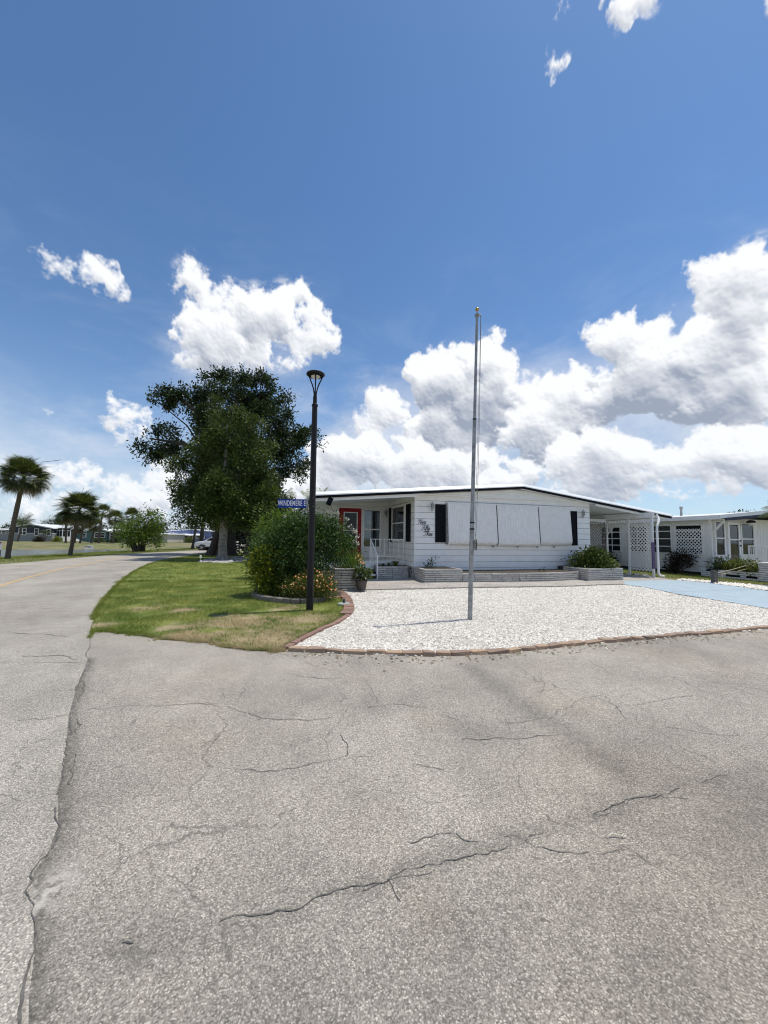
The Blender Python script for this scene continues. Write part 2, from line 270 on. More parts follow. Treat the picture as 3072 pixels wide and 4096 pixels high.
M['gravel_base'] = plain('gravel_bed', (0.58, 0.55, 0.49), (0.42, 0.40, 0.35), 20, 0.95, 0.8)
M['purple'] = plain('purple_wrap', (0.13, 0.085, 0.20), (0.10, 0.07, 0.16), 8, 0.6)
M['timber'] = plain('weathered_timber', (0.14, 0.13, 0.12), (0.08, 0.075, 0.07), 14, 0.95, 0.6)
M['tan_rope'] = plain('tan_rope', (0.46, 0.40, 0.26), (0.36, 0.31, 0.2), 30, 0.9)
M['shell'] = plain('pale_shell_stone', (0.70, 0.66, 0.56), (0.55, 0.50, 0.42), 9, 0.8, 0.5)
M['carwhite'] = plain('white_car_paint', (0.80, 0.81, 0.82), (0.78, 0.79, 0.80), 2, 0.2)
M['carblack'] = plain('dark_car_paint', (0.015, 0.017, 0.022), (0.02, 0.022, 0.028), 2, 0.2)
M['tyre'] = plain('tyre_rubber', (0.02, 0.02, 0.02), (0.03, 0.03, 0.03), 9, 0.9)
M['chrome'] = plain('alloy_metal', (0.5, 0.5, 0.52), (0.42, 0.42, 0.44), 5, 0.3, 0, 0.8)
M['navy'] = plain('navy_siding', (0.026, 0.032, 0.055), (0.034, 0.040, 0.066), 2, 0.7)
M['greysiding'] = plain('grey_siding', (0.30, 0.31, 0.325), (0.25, 0.26, 0.27), 2, 0.8)
M['teal'] = plain('teal_siding', (0.10, 0.19, 0.185), (0.08, 0.15, 0.15), 2, 0.7)
M['lilac'] = plain('blue_violet_siding', (0.20, 0.23, 0.46), (0.17, 0.20, 0.40), 2, 0.7)
M['beige'] = plain('beige_siding', (0.52, 0.49, 0.43), (0.45, 0.42, 0.37), 2, 0.8)
M['lamp_lens'] = plain('frosted_lamp_lens', (0.72, 0.70, 0.64), (0.66, 0.64, 0.58), 9, 0.35)
M['lantern'] = plain('verdigris_lantern_metal', (0.48, 0.50, 0.48), (0.34, 0.37, 0.35), 20, 0.5, 0, 0.3)
M['lantern_glass'] = plain('grey_lantern_glass', (0.20, 0.22, 0.21), (0.30, 0.31, 0.3), 15, 0.1)
M['screen'] = plain('grey_blind', (0.085, 0.09, 0.085), (0.065, 0.07, 0.066), 2, 0.5)
M['disc'] = plain('pale_green_plastic', (0.34, 0.40, 0.37), (0.28, 0.33, 0.30), 8, 0.7)
M['valve'] = plain('blue_valve', (0.03, 0.05, 0.07), (0.04, 0.06, 0.08), 8, 0.5)
M['lightblue'] = plain('light_blue_drive_paint', (0.385, 0.475, 0.525), (0.33, 0.425, 0.48), 2.2, 0.85, 0.4, bscale=60, dirt=((0.48, 0.54, 0.57), 2.0, 0.7))

def mat_patio():
    m, t, b, co, o = new_mat('patio_aggregate')
    v = t.nt.nodes.new('ShaderNodeTexVoronoi'); t.nt.links.new(co, v.inputs['Vector']); v.inputs['Scale'].default_value = 55
    c = t.n('ShaderNodeSeparateColor', {0: v.outputs['Color']})
    cr = t.nt.nodes.new('ShaderNodeValToRGB'); t.nt.links.new(c, cr.inputs[0]); e = cr.color_ramp.elements
    e[0].color = (0.19, 0.17, 0.15, 1); e[1].color = (0.62, 0.58, 0.52, 1); q = e.new(0.5); q.color = (0.40, 0.37, 0.33, 1)
    k = t.step(t.noise(co, 0.9, 4.0), 0.3, 0.7, 0.82, 1.08)
    col = t.mix(1.0, cr.outputs[0], t.n('ShaderNodeCombineColor', {0: k, 1: k, 2: k}), 'MULTIPLY')
    setc(t, b, col); b.inputs['Roughness'].default_value = 0.9; bump(t, b, c, 0.5, 0.006); return m
M['patio'] = mat_patio()

DEAD = [(-1.7, 6.2, 1.5), (-2.6, 7.5, 1.0), (-1.5, 7.6, 0.9), (-3.0, 6.2, 0.8), (-3.6, 6.9, 0.4), (-5.3, 8.7, 0.6), (-4.3, 8.4, 0.4), (-5.0, 7.0, 0.4), (-2.2, 8.9, 0.6)]
def grass_group():
    g = bpy.data.node_groups.new('grass_colour', 'ShaderNodeTree')
    g.interface.new_socket('Vector', in_out='INPUT', socket_type='NodeSocketVector')
    g.interface.new_socket('Random', in_out='INPUT', socket_type='NodeSocketFloat')
    g.interface.new_socket('Color', in_out='OUTPUT', socket_type='NodeSocketColor')
    t = NT(g); gi = g.nodes.new('NodeGroupInput'); go = g.nodes.new('NodeGroupOutput'); v = gi.outputs[0]; rd = gi.outputs[1]
    v2 = t.n('ShaderNodeVectorMath', {0: v, 1: (1, 1, 0)}, operation='MULTIPLY')
    acc = None
    for x, y, r in DEAD:
        d = t.n('ShaderNodeVectorMath', {0: v2, 1: (x, y, 0)}, out=1, operation='DISTANCE')
        d = t.m('SUBTRACT', 1.0, t.m('DIVIDE', d, r)); acc = d if acc is None else t.m('MAXIMUM', acc, d)
    nb = t.noise(v2, 0.5, 4.0, 0.6); nm = t.noise(v2, 3.2, 4.0, 0.65)
    dead = t.m('ADD', t.m('MULTIPLY', t.m('MAXIMUM', acc, -0.6), 0.8), t.m('MULTIPLY', t.m('SUBTRACT', nm, 0.5), 2.2))
    dead = t.m('ADD', dead, t.m('MULTIPLY', t.m('SUBTRACT', nb, 0.57), 1.6))
    dead = t.step(t.m('ADD', dead, t.m('MULTIPLY', t.m('SUBTRACT', rd, 0.5), 0.6)), 0.0, 0.55)
    gr = t.mix(t.step(t.m('ADD', t.noise(v2, 1.1, 3.0), t.m('MULTIPLY', t.m('SUBTRACT', rd, 0.5), 0.5)), 0.3, 0.7), (0.125, 0.185, 0.032), (0.30, 0.325, 0.085))
    dg = t.mix(rd, (0.47, 0.36, 0.21), (0.62, 0.51, 0.33))
    g.links.new(t.mix(t.m('MULTIPLY', dead, 0.85), gr, dg), go.inputs[0])
    return g
GG = grass_group()
def grassmat(name, blades):
    m, t, b, co, o = new_mat(name)
    nd = t.nt.nodes.new('ShaderNodeGroup'); nd.node_tree = GG; t.nt.links.new(co, nd.inputs[0])
    if blades:
        t.nt.links.new(t.n('ShaderNodeNewGeometry', out='Random Per Island'), nd.inputs[1])
        tr = t.n('ShaderNodeBsdfTranslucent', {0: nd.outputs[0]}); ms = t.nt.nodes.new('ShaderNodeMixShader'); ms.inputs[0].default_value = 0.5
        t.nt.links.new(b.outputs[0], ms.inputs[1]); t.nt.links.new(tr, ms.inputs[2]); t.nt.links.new(ms.outputs[0], o.inputs[0])
        setc(t, b, nd.outputs[0])
    else:
        t.nt.links.new(t.noise(co, 30.0, 3.0, 0.8), nd.inputs[1])
        k = t.step(t.noise(co, 45.0, 4.0, 0.7), 0.3, 0.7, 0.55, 1.15)
        setc(t, b, t.mix(1.0, nd.outputs[0], t.n('ShaderNodeCombineColor', {0: k, 1: k, 2: k}), 'MULTIPLY'))
        bump(t, b, t.noise(co, 60.0, 4.0, 0.7), 0.8, 0.03)
    b.inputs['Roughness'].default_value = 0.8; b.inputs['Specular IOR Level'].default_value = 0.2
    return m
M['lawn'] = grassmat('lawn_turf', False); M['grass'] = grassmat('grass_blades', True)
def mat_water():
    m, t, b, co, o = new_mat('pond_water')
    setc(t, b, t.mix(t.noise(co, 0.15, 3.0), (0.045, 0.055, 0.06), (0.06, 0.07, 0.07)))
    b.inputs['Roughness'].default_value = 0.08; bump(t, b, t.noise(t.n('ShaderNodeVectorMath', {0: co, 1: (1, 2.2, 1)}, operation='MULTIPLY'), 3.5, 4.0), 0.7, 0.06); return m
M['water'] = mat_water()
def mat_ground():
    m, t, b, co, o = new_mat('dry_verge'); v2 = t.n('ShaderNodeVectorMath', {0: co, 1: (1, 1, 0)}, operation='MULTIPLY')
    c = t.mix(t.step(t.noise(v2, 0.35, 5.0, 0.65), 0.38, 0.62), (0.13, 0.155, 0.045), (0.235, 0.215, 0.09))
    c = t.mix(t.step(t.noise(v2, 0.12, 4.0, 0.6), 0.52, 0.66), c, (0.25, 0.20, 0.135))
    k = t.step(t.noise(v2, 6.0, 5.0, 0.7), 0.3, 0.7, 0.65, 1.15)
    setc(t, b, t.mix(1.0, c, t.n('ShaderNodeCombineColor', {0: k, 1: k, 2: k}), 'MULTIPLY')); b.inputs['Roughness'].default_value = 0.95; bump(t, b, t.noise(v2, 9.0, 4.0), 0.8, 0.08); return m
M['ground'] = mat_ground()
M['ring_stone'] = islemat('grey_white_ring_stones', [(0.0, (0.22, 0.21, 0.20)), (0.5, (0.42, 0.41, 0.39)), (1.0, (0.58, 0.57, 0.55))], 0.8)
M['lattice_shade'] = plain('shaded_lattice_taupe', (0.20, 0.18, 0.175), (0.16, 0.145, 0.14), 6, 0.7)  # grey-brown base colour holds the carport's shade on the rear lattice
M['gap_shade'] = plain('dark_gap_shade', (0.04, 0.042, 0.045), (0.06, 0.062, 0.065), 5, 0.9)  # dark colour that paints the shadow lines between siding boards
M['sand'] = plain('pale_sand', (0.50, 0.46, 0.39), (0.40, 0.365, 0.30), 9, 1.0, 0.4)
def mat_pane():
    m, t, b, co, o = new_mat('clear_window_glass')
    gl = t.n('ShaderNodeBsdfGlossy', {0: (0.9, 0.93, 0.96, 1), 1: 0.03}); tr = t.n('ShaderNodeBsdfTransparent', {0: (0.62, 0.66, 0.68, 1)})
    fr = t.n('ShaderNodeFresnel', {0: 1.6}); ms = t.nt.nodes.new('ShaderNodeMixShader')
    t.nt.links.new(t.m('ADD', fr, 0.04), ms.inputs[0]); t.nt.links.new(tr, ms.inputs[1]); t.nt.links.new(gl, ms.inputs[2]); t.nt.links.new(ms.outputs[0], o.inputs[0]); return m
M['pane'] = mat_pane()

# ------------------------------------------------------------------ object helpers
def tag(o, label=None, cat=None, group=None, kind=None):
    if label: o['label'] = label
    if cat: o['category'] = cat
    if group: o['group'] = group
    if kind: o['kind'] = kind
    return o
def empty(name, loc=(0, 0, 0), rz=0.0, label=None, cat=None, group=None):
    o = bpy.data.objects.new(name, None); COL.objects.link(o); o.location = loc; o.rotation_euler = (0, 0, rz)
    o.empty_display_size = 0.2
    return tag(o, label, cat, group)
def link(name, me, parent=None, loc=None, rot=None, scale=None):
    o = bpy.data.objects.new(name, me); COL.objects.link(o)
    if parent: o.parent = parent
    if loc is not None: o.location = loc
    if rot is not None: o.rotation_euler = rot
    if scale is not None: o.scale = scale
    return o
class MB:
    def __init__(s): s.v = []; s.f = []
    def add(s, vs, fs):
        k = len(s.v); s.v += [tuple(p) for p in vs]; s.f += [tuple(i + k for i in f) for f in fs]; return s
    def box(s, a, b):
        (x0, y0, z0), (x1, y1, z1) = a, b
        return s.add([(x0, y0, z0), (x1, y0, z0), (x1, y1, z0), (x0, y1, z0), (x0, y0, z1), (x1, y0, z1), (x1, y1, z1), (x0, y1, z1)],
                     [(3, 2, 1, 0), (4, 5, 6, 7), (0, 1, 5, 4), (1, 2, 6, 5), (2, 3, 7, 6), (3, 0, 4, 7)])
    def bar(s, p, q, w, h=None, upv=(0, 0, 1)):
        p, q = Vector(p), Vector(q); h = h or w; d = (q - p).normalized(); u = Vector(upv)
        if abs(d.dot(u)) > 0.98: u = Vector((0, 1, 0))
        x = d.cross(u).normalized() * (w / 2); y = x.cross(d).normalized() * (h / 2)
        return s.add([p - x - y, p + x - y, p + x + y, p - x + y, q - x - y, q + x - y, q + x + y, q - x + y],
                     [(0, 1, 2, 3), (7, 6, 5, 4), (4, 5, 1, 0), (5, 6, 2, 1), (6, 7, 3, 2), (7, 4, 0, 3)])
    def tube(s, pts, rad, n=8, cap=True):
        pts = [Vector(p) for p in pts]; m = len(pts)
        if not isinstance(rad, (list, tuple)): rad = [rad] * m
        vs = []; prev = None
        for i, p in enumerate(pts):
            d = (pts[min(i + 1, m - 1)] - pts[max(i - 1, 0)]).normalized()
            if prev is None: a = d.orthogonal().normalized()
            else:
                a = prev - d * prev.dot(d); a = a.normalized() if a.length > 1e-6 else d.orthogonal().normalized()
            prev = a; b = d.cross(a)
            for k in range(n):
                an = 2 * math.pi * k / n; vs.append(p + (a * math.cos(an) + b * math.sin(an)) * rad[i])
        fs = [(i * n + k, i * n + (k + 1) % n, (i + 1) * n + (k + 1) % n, (i + 1) * n + k) for i in range(m - 1) for k in range(n)]
        if cap: fs += [tuple(range(n - 1, -1, -1)), tuple(range((m - 1) * n, m * n))]
        return s.add(vs, fs)
    def lathe(s, prof, n=20, c=(0, 0, 0)):
        vs = [(c[0] + r * math.cos(2 * math.pi * k / n), c[1] + r * math.sin(2 * math.pi * k / n), c[2] + z) for r, z in prof for k in range(n)]
        fs = [(i * n + k, i * n + (k + 1) % n, (i + 1) * n + (k + 1) % n, (i + 1) * n + k) for i in range(len(prof) - 1) for k in range(n)]
        fs += [tuple(range(n - 1, -1, -1)), tuple(range((len(prof) - 1) * n, len(prof) * n))]
        return s.add(vs, fs)
    def prism(s, poly, z0, z1, axis='z'):
        n = len(poly)
        def P(a, b, c): return {'z': (a, b, c), 'y': (a, c, b), 'x': (c, a, b)}[axis]
        vs = [P(x, y, z0) for x, y in poly] + [P(x, y, z1) for x, y in poly]
        fs = [tuple(range(n - 1, -1, -1)), tuple(range(n, 2 * n))] + [(i, (i + 1) % n, n + (i + 1) % n, n + i) for i in range(n)]
        return s.add(vs, fs)
    def mesh(s, name, m, smooth=False, recalc=True):
        me = bpy.data.meshes.new(name); me.from_pydata(s.v, [], s.f); me.materials.append(M[m] if isinstance(m, str) else m)
        if recalc:
            bm = bmesh.new(); bm.from_mesh(me); bmesh.ops.recalc_face_normals(bm, faces=bm.faces); bm.to_mesh(me); bm.free()
        if smooth:
            for p in me.polygons: p.use_smooth = True
            me.set_sharp_from_angle(angle=R(40))
        me.update(); return me
    def build(s, name, m, parent=None, smooth=False, recalc=True, bevel=0.0):
        me = s.mesh(name, m, smooth, recalc)
        o = link(name, me, parent)
        if bevel:
            md = o.modifiers.new('bevel', 'BEVEL'); md.width = bevel; md.segments = 1; md.limit_method = 'ANGLE'
        return o
def box(name, a, b, m, parent=None, bevel=0.0): return MB().box(a, b).build(name, m, parent, bevel=bevel)
def raw_mesh(name, co, tris_or_quads, m, smooth=False):
    """co (N,3) array, faces (F,k) array of one size: fast path for foliage, grass, stones"""
    me = bpy.data.meshes.new(name); F, k = tris_or_quads.shape
    me.vertices.add(len(co)); me.vertices.foreach_set('co', np.ascontiguousarray(co, np.float32).ravel())
    me.loops.add(F * k); me.loops.foreach_set('vertex_index', np.ascontiguousarray(tris_or_quads, np.int32).ravel())
    me.polygons.add(F); me.polygons.foreach_set('loop_start', np.arange(0, F * k, k, dtype=np.int32))
    me.materials.append(M[m] if isinstance(m, str) else m); me.update(calc_edges=True)
    return me
def inside(px, py, poly):
    r = np.zeros(len(px), bool); n = len(poly)
    for i in range(n):
        x0, y0 = poly[i]; x1, y1 = poly[(i + 1) % n]
        c = (y0 > py) != (y1 > py)
        xi = (x1 - x0) * (py - y0) / ((y1 - y0) if abs(y1 - y0) > 1e-9 else 1e-9) + x0
        r ^= c & (px < xi)
    return r
def seg_dist(px, py, pts):
    d = np.full(len(px), 1e9)
    for (x0, y0), (x1, y1) in zip(pts[:-1], pts[1:]):
        L = (x1 - x0) ** 2 + (y1 - y0) ** 2 + 1e-12
        tt = np.clip(((px - x0) * (x1 - x0) + (py - y0) * (y1 - y0)) / L, 0, 1)
        d = np.minimum(d, np.hypot(px - x0 - tt * (x1 - x0), py - y0 - tt * (y1 - y0)))
    return d
def smooth_line(pts, per=6, closed=False):
    P = [Vector((p[0], p[1], p[2] if len(p) > 2 else 0)) for p in pts]; out = []; n = len(P)
    for i in range(n - 1):
        a, b, c, d = P[max(i - 1, 0)], P[i], P[i + 1], P[min(i + 2, n - 1)]
        for k in range(per):
            u = k / per
            out.append(0.5 * ((2 * b) + (c - a) * u + (2 * a - 5 * b + 4 * c - d) * u * u + (3 * b - a - 3 * c + d) * u ** 3))
    out.append(P[-1]); return out
def sheet(name, poly, z, m, kind='structure', parent=None, grid=None):
    bm = bmesh.new(); vs = [bm.verts.new((p[0], p[1], z)) for p in poly]; f = bm.faces.new(vs)
    if f.normal.z < 0: f.normal_flip()
    bmesh.ops.triangulate(bm, faces=bm.faces[:])
    me = bpy.data.meshes.new(name); bm.to_mesh(me); bm.free(); me.materials.append(M[m])
    o = link(name, me, parent)
    if kind: o['kind'] = kind
    return o

# foliage: leaves as small folded rhombi gathered in sprigs on clumps
def leaf_mesh(name, clumps, per, size, m, aspect=2.2, sprig=0.28, spl=18, seed=1, up=0.5, shell=0.55, droop=0.0):
    rg = np.random.default_rng(seed); cs = np.array([c[:3] for c in clumps]); rr = np.array([c[3] if np.ndim(c[3]) else c[3] for c in clumps], float)
    sq = np.array([c[4] if len(c) > 4 else 0.8 for c in clumps])
    wt = rr ** 2; wt /= wt.sum(); ns = max(1, per // spl)
    ci = rg.choice(len(cs), ns, p=wt)
    dr = rg.normal(size=(ns, 3)); dr /= np.linalg.norm(dr, axis=1)[:, None]
    rad = rr[ci] * (shell + (1 - shell) * rg.random(ns) ** 0.5)
    sc = cs[ci] + dr * rad[:, None] * np.stack([np.ones(ns), np.ones(ns), sq[ci]], 1)
    si = np.repeat(np.arange(ns), spl); N = len(si)
    off = rg.normal(size=(N, 3)) * (sprig * (0.6 + 0.8 * rg.random(ns))[si] * 0.5)[:, None]
    pos = sc[si] + off
    # direction: outwards from the sprig plus random
    dirv = off / (np.linalg.norm(off, axis=1)[:, None] + 1e-9) + dr[si] * 0.5 + rg.normal(size=(N, 3)) * 0.5; dirv[:, 2] -= droop
    dirv /= np.linalg.norm(dirv, axis=1)[:, None]
    nr = rg.normal(size=(N, 3)); nr[:, 2] = np.abs(nr[:, 2]) + up
    sd = np.cross(dirv, nr); sd /= np.linalg.norm(sd, axis=1)[:, None] + 1e-9
    L = size * (0.6 + 0.8 * rg.random(N)); W = L / aspect
    nn = np.cross(sd, dirv)
    a = pos; b = pos + dirv * (L * 0.5)[:, None] + sd * (W * 0.5)[:, None] + nn * (L * 0.06)[:, None]
    c = pos + dirv * L[:, None]; d = pos + dirv * (L * 0.5)[:, None] - sd * (W * 0.5)[:, None] + nn * (L * 0.06)[:, None]
    co = np.stack([a, b, c, d], 1).reshape(-1, 3)
    return raw_mesh(name, co, np.arange(N * 4).reshape(-1, 4), m)
def limbs(root, tips, r0, n=6, seed=2, wob=0.25):
    rg = random.Random(seed); mb = MB(); root = Vector(root)
    for tp, r in tips:
        tp = Vector(tp); L = (tp - root).length; pts = []; 
        for i in range(6):
            u = i / 5; p = root.lerp(tp, u); p.z += math.sin(u * math.pi) * 0.10 * L
            if 0 < i < 5: p += Vector((rg.uniform(-1, 1), rg.uniform(-1, 1), rg.uniform(-1, 1))) * wob * L * 0.12
            pts.append(p)
        mb.tube(pts, [r * (1 - 0.8 * i / 5) for i in range(6)], n)
    return mb
# ================================================================== GROUND
LAWN_LEFT = [(-4.78, 6.45), (-5.47, 7.4), (-6.17, 8.44), (-6.91, 9.67), (-7.77, 11.13), (-8.9, 13.13), (-11.14, 17.36), (-13.3, 22.08), (-14.63, 25.91), (-15.47, 28.75), (-16.6, 34.8), (-17.3, 39.0), (-17.13, 43.88)]
LAWN_FRONT = [(-4.78, 6.45), (-4.72, 6.58), (-4.02, 6.39), (-3.36, 6.09), (-2.6, 5.95), (-2.27, 5.71), (-1.79, 5.58), (-1.37, 5.53)]
KERB = [(-1.35, 5.55), (-0.78, 5.48), (-0.42, 5.44), (-0.05, 5.42), (0.29, 5.4), (0.66, 5.39), (1.02, 5.43), (1.29, 5.49), (1.71, 5.55), (2.06, 5.69), (2.53, 5.85), (3.25, 6.11), (3.89, 6.3), (4.58, 6.5), (5.23, 6.7), (6.0, 6.93), (7.21, 7.33), (9.6, 8.1)]
TERR = [(-1.35, 5.55), (-1.25, 5.99), (-1.14, 6.4), (-0.99, 6.88), (-0.81, 7.37), (-0.69, 8.0), (-0.66, 8.5), (-0.67, 8.9), (-0.76, 9.6), (-0.88, 10.4), (-1.09, 11.17), (-1.25, 11.6)]
PATIO_FRONT = [(-1.25, 11.72), (-0.78, 11.83), (0.08, 12.08), (0.94, 12.27), (2.78, 12.8), (4.64, 13.13), (6.45, 13.51), (7.9, 14.1), (8.92, 14.34)]
POND = [(-34.5, 27), (-35.0, 35.4), (-35.4, 43.6), (-35.8, 49), (-35.0, 54), (-37.5, 55.6), (-42.7, 55.8), (-47, 54), (-50.5, 50.5), (-60, 44), (-80, 36), (-80, 20), (-45, 20)]
HOUSE_P = Vector((1.223, 15.164, 0)); HA = R(16)
def hw(x, y, z=0.0):
    return (HOUSE_P.x + x * math.cos(HA) - y * math.sin(HA), HOUSE_P.y + x * math.sin(HA) + y * math.cos(HA), z)

def bank_z(px, py):
    i = inside(px, py, POND); d = seg_dist(px, py, POND + POND[:1]); w = 5.0 + 8.5 * np.clip((px + 46) / 10, 0, 1)
    e = np.clip(1 - d / w, 0, 1); return np.where(i, -0.5 - 0.7 * np.clip(d / 2.0, 0, 1), -0.5 * e * (0.6 + 0.4 * e))
def gz_at(x, y): return float(bank_z(np.array([x]), np.array([y]))[0])
xs = np.unique(np.concatenate([np.linspace(-1500, -160, 14), np.linspace(-160, -84, 20), np.arange(-84, -26, 0.9), np.linspace(-26, 60, 40), np.linspace(60, 1500, 20)]))
ys = np.unique(np.concatenate([np.linspace(-400, -20, 10), np.linspace(-20, 14, 12), np.arange(14, 70, 0.9), np.linspace(70, 160, 25), np.linspace(160, 2500, 16)]))
gx, gy = np.meshgrid(xs, ys); fx_, fy_ = gx.ravel(), gy.ravel()
ins = inside(fx_, fy_, POND); dd = seg_dist(fx_, fy_, POND + POND[:1]); sgn = np.where(ins, -dd, dd)
gz = bank_z(fx_, fy_) - 0.012
gz = np.where((fx_ < -24) & (sgn > 0), gz + 0.05 * np.sin(fx_ * 0.9) * np.cos(fy_ * 0.7) - 0.04, gz)
nx, ny = len(xs), len(ys); ii = np.arange(nx * ny).reshape(ny, nx)
q = np.stack([ii[:-1, :-1], ii[:-1, 1:], ii[1:, 1:], ii[1:, :-1]], -1).reshape(-1, 4)
me = raw_mesh('ground', np.stack([fx_, fy_, gz], 1), q, 'ground'); tag(link('ground', me), kind='structure')
wb = [(-100, 10), (-30, 10), (-30, 60), (-100, 60)]
sheet('water', wb, -0.5, 'water')

def grid_sheet(name, poly, z, m, x0, x1, y0, y1, st):
    """a flat sheet cut to a polygon, finely divided near the camera so that wear can be stored per vertex"""
    bm = bmesh.new(); vs = [bm.verts.new((p[0], p[1], z)) for p in poly]; f = bm.faces.new(vs)
    if f.normal.z < 0: f.normal_flip()
    bmesh.ops.triangulate(bm, faces=bm.faces[:])
    for a in np.arange(x0, x1, st): bmesh.ops.bisect_plane(bm, geom=bm.verts[:] + bm.edges[:] + bm.faces[:], plane_co=(a, 0, 0), plane_no=(1, 0, 0))
    for a in np.arange(y0, y1, st): bmesh.ops.bisect_plane(bm, geom=bm.verts[:] + bm.edges[:] + bm.faces[:], plane_co=(0, a, 0), plane_no=(0, 1, 0))
    me = bpy.data.meshes.new(name); bm.to_mesh(me); bm.free(); me.materials.append(M[m]); return me
CRACKS = [[(-3.25,3.4),(-2.94,3.45),(-2.68,3.69),(-2.16,3.75),(-1.65,3.79),(-1.42,3.77),(-1.2,3.63),(-1.05,3.49),(-0.75,3.51),(-0.51,3.56),(-0.27,3.66),(-0.11,3.79),(0.12,3.9),(0.25,3.84),(0.46,3.75),(0.58,3.65),(0.66,3.55)],[(-0.28,5.22),(-0.22,4.7),(-0.12,4.27),(-0.09,4.03),(-0.04,3.9)],[(-1.48,4.17),(-1.42,3.93),(-1.42,3.77)],[(-1.62,4.08),(-1.53,3.93)],[(-0.33,3.26),(-0.26,3.07),(-0.23,2.97),(-0.34,2.88),(-0.56,2.81),(-0.84,2.78),(-1.09,2.77)],[(-0.23,2.97),(-0.01,2.94),(0.26,2.88),(0.45,2.84)],[(-1.38,3.04),(-1.34,3.18),(-1.23,3.37),(-1.05,3.49)],[(1.84,4.62),(1.72,4.27),(1.55,3.91)],[(2.0,4.55),(2.2,4.28),(2.23,4.1),(2.29,3.88),(2.19,3.68),(2.19,3.54)],[(2.32,3.86),(2.74,3.95),(3.26,4.13)],[(0.41,2.21),(0.44,2.16),(0.58,2.13),(0.72,2.18),(0.82,2.12),(0.92,2.09),(1.06,2.12),(1.24,2.14)],[(0.41,2.21),(0.29,2.17),(0.17,2.12)],[(0.02,1.91),(0.1,1.82)],[(1.75,2.55),(1.93,2.49),(2.05,2.43),(2.16,2.36)],[(0.65,3.19),(0.96,3.22),(1.27,3.24),(1.48,3.26)],[(1.32,2.42),(1.53,2.48),(1.76,2.57)],[(-4.74,4.9),(-4.34,4.97),(-3.77,4.9)],[(-1.12,4.67),(-0.76,4.5),(-0.45,4.54)],[(3.7,4.68),(3.84,4.47),(3.95,4.15)],[(2.48,3.47),(2.71,3.35),(2.97,3.3)],[(1.25,2.12),(1.33,2.02)],[(1.52,1.75),(1.66,1.76)]]
SEAM = [(-3.79,5.08),(-3.21,4.17),(-2.78,3.54),(-2.28,2.9),(-2.03,2.54),(-1.77,2.23),(-1.67,2.05),(-1.64,1.94),(-1.48,1.76),(-1.31,1.58),(-1.22,1.46),(-1.14,1.37)]
SMEAR = [(1.08,5.0),(1.27,4.25),(1.42,3.75),(1.57,3.4),(1.61,3.18),(1.66,2.96),(1.68,2.76)]
SEAM_TWO = [(2.73,2.89),(2.2,2.7),(1.86,2.62),(1.41,2.42),(1.11,2.32),(0.78,2.21),(0.42,2.08),(0.14,1.99),(0.0,1.91),(-0.13,1.88),(-0.26,1.82),(-0.44,1.73),(-0.6,1.69),(-0.73,1.64),(-1.0,1.58)]
SEAM_FULL = [(-4.80, 6.42), (-4.4, 5.9)] + SEAM + [(-1.0, 1.0), (-0.2, -1.5), (1.5, -9)]
street_poly = [(p[0], p[1]) for p in reversed(SEAM_FULL)] + [(p[0], p[1]) for p in LAWN_FRONT[1:]] + KERB[1:] + [(30, 13.6), (60, 21), (60, -9)]
road_poly = [(p[0], p[1]) for p in SEAM_FULL] + [(-14, -9)] + [(-17.0, 4), (-19.0, 12), (-20.13, 20.37), (-20.21, 22.29), (-20.95, 25.37), (-21.66, 29.09), (-22.15, 34.82), (-21.42, 39.76), (-21.2, 44), (-24, 56), (-31, 76), (-42, 104), (-50, 130), (-40, 130), (-31, 104), (-20, 76), (-14, 56), (-5, 60), (20, 68), (20, 60), (-5, 51), (-13, 46)] + list(reversed(LAWN_LEFT))[:-1]
me = grid_sheet('side_street', street_poly, 0.0, 'street', -4.8, 6.4, 1.0, 6.6, 0.085)
so = link('side_street', me); so['kind'] = 'structure'
n = len(me.vertices); co = np.zeros(n * 3, np.float32); me.vertices.foreach_get('co', co); co = co.reshape(-1, 3)
st = np.zeros(n)
d = seg_dist(co[:, 0], co[:, 1], SMEAR); st = np.maximum(st, 0.36 * np.exp(-(d / 0.15) ** 2))
d = seg_dist(co[:, 0], co[:, 1], SEAM_TWO); st = np.maximum(st, 0.34 * np.exp(-(d / 0.06) ** 2))
d2 = seg_dist(co[:, 0], co[:, 1], SEAM); st = np.maximum(st, 0.62 * np.exp(-(d2 / 0.075) ** 2))
below = np.interp(co[:, 0], [p[0] for p in reversed(SEAM_TWO)], [p[1] for p in reversed(SEAM_TWO)])
lowm = np.clip((below - co[:, 1]) / 0.25, 0, 1); st = np.maximum(st, 0.22 * lowm * (co[:, 0] > -1.2))
for (cx, cy, rx, ry, a) in [(2.6, 2.45, 0.7, 0.35, 0.33), (-1.0, 1.65, 0.4, 0.18, 0.25), (3.2, 2.0, 0.5, 0.6, 0.15), (0.9, 3.3, 0.35, 0.2, 0.16), (2.4, 3.3, 0.8, 0.35, 0.12), (0.2, 1.5, 0.7, 0.2, 0.12), (-2.0, 4.2, 0.6, 0.3, 0.10), (-0.2, 4.0, 0.9, 0.25, 0.10)]:
    st = np.maximum(st, a * np.exp(-((co[:, 0] - cx) / rx) ** 2 - ((co[:, 1] - cy) / ry) ** 2) + st * 0.6)
pale = 0.9 * np.exp(-((co[:, 0] + 1.50) / 0.09) ** 2 - ((co[:, 1] - 1.84) / 0.13) ** 2)
me.attributes.new('stain', 'FLOAT', 'POINT').data.foreach_set('value', st.astype(np.float32))
me.attributes.new('pale', 'FLOAT', 'POINT').data.foreach_set('value', pale.astype(np.float32))
me = grid_sheet('main_road', road_poly, 0.0, 'road', -13, -1, 1.0, 14, 0.6)
ro = link('main_road', me); ro['kind'] = 'structure'
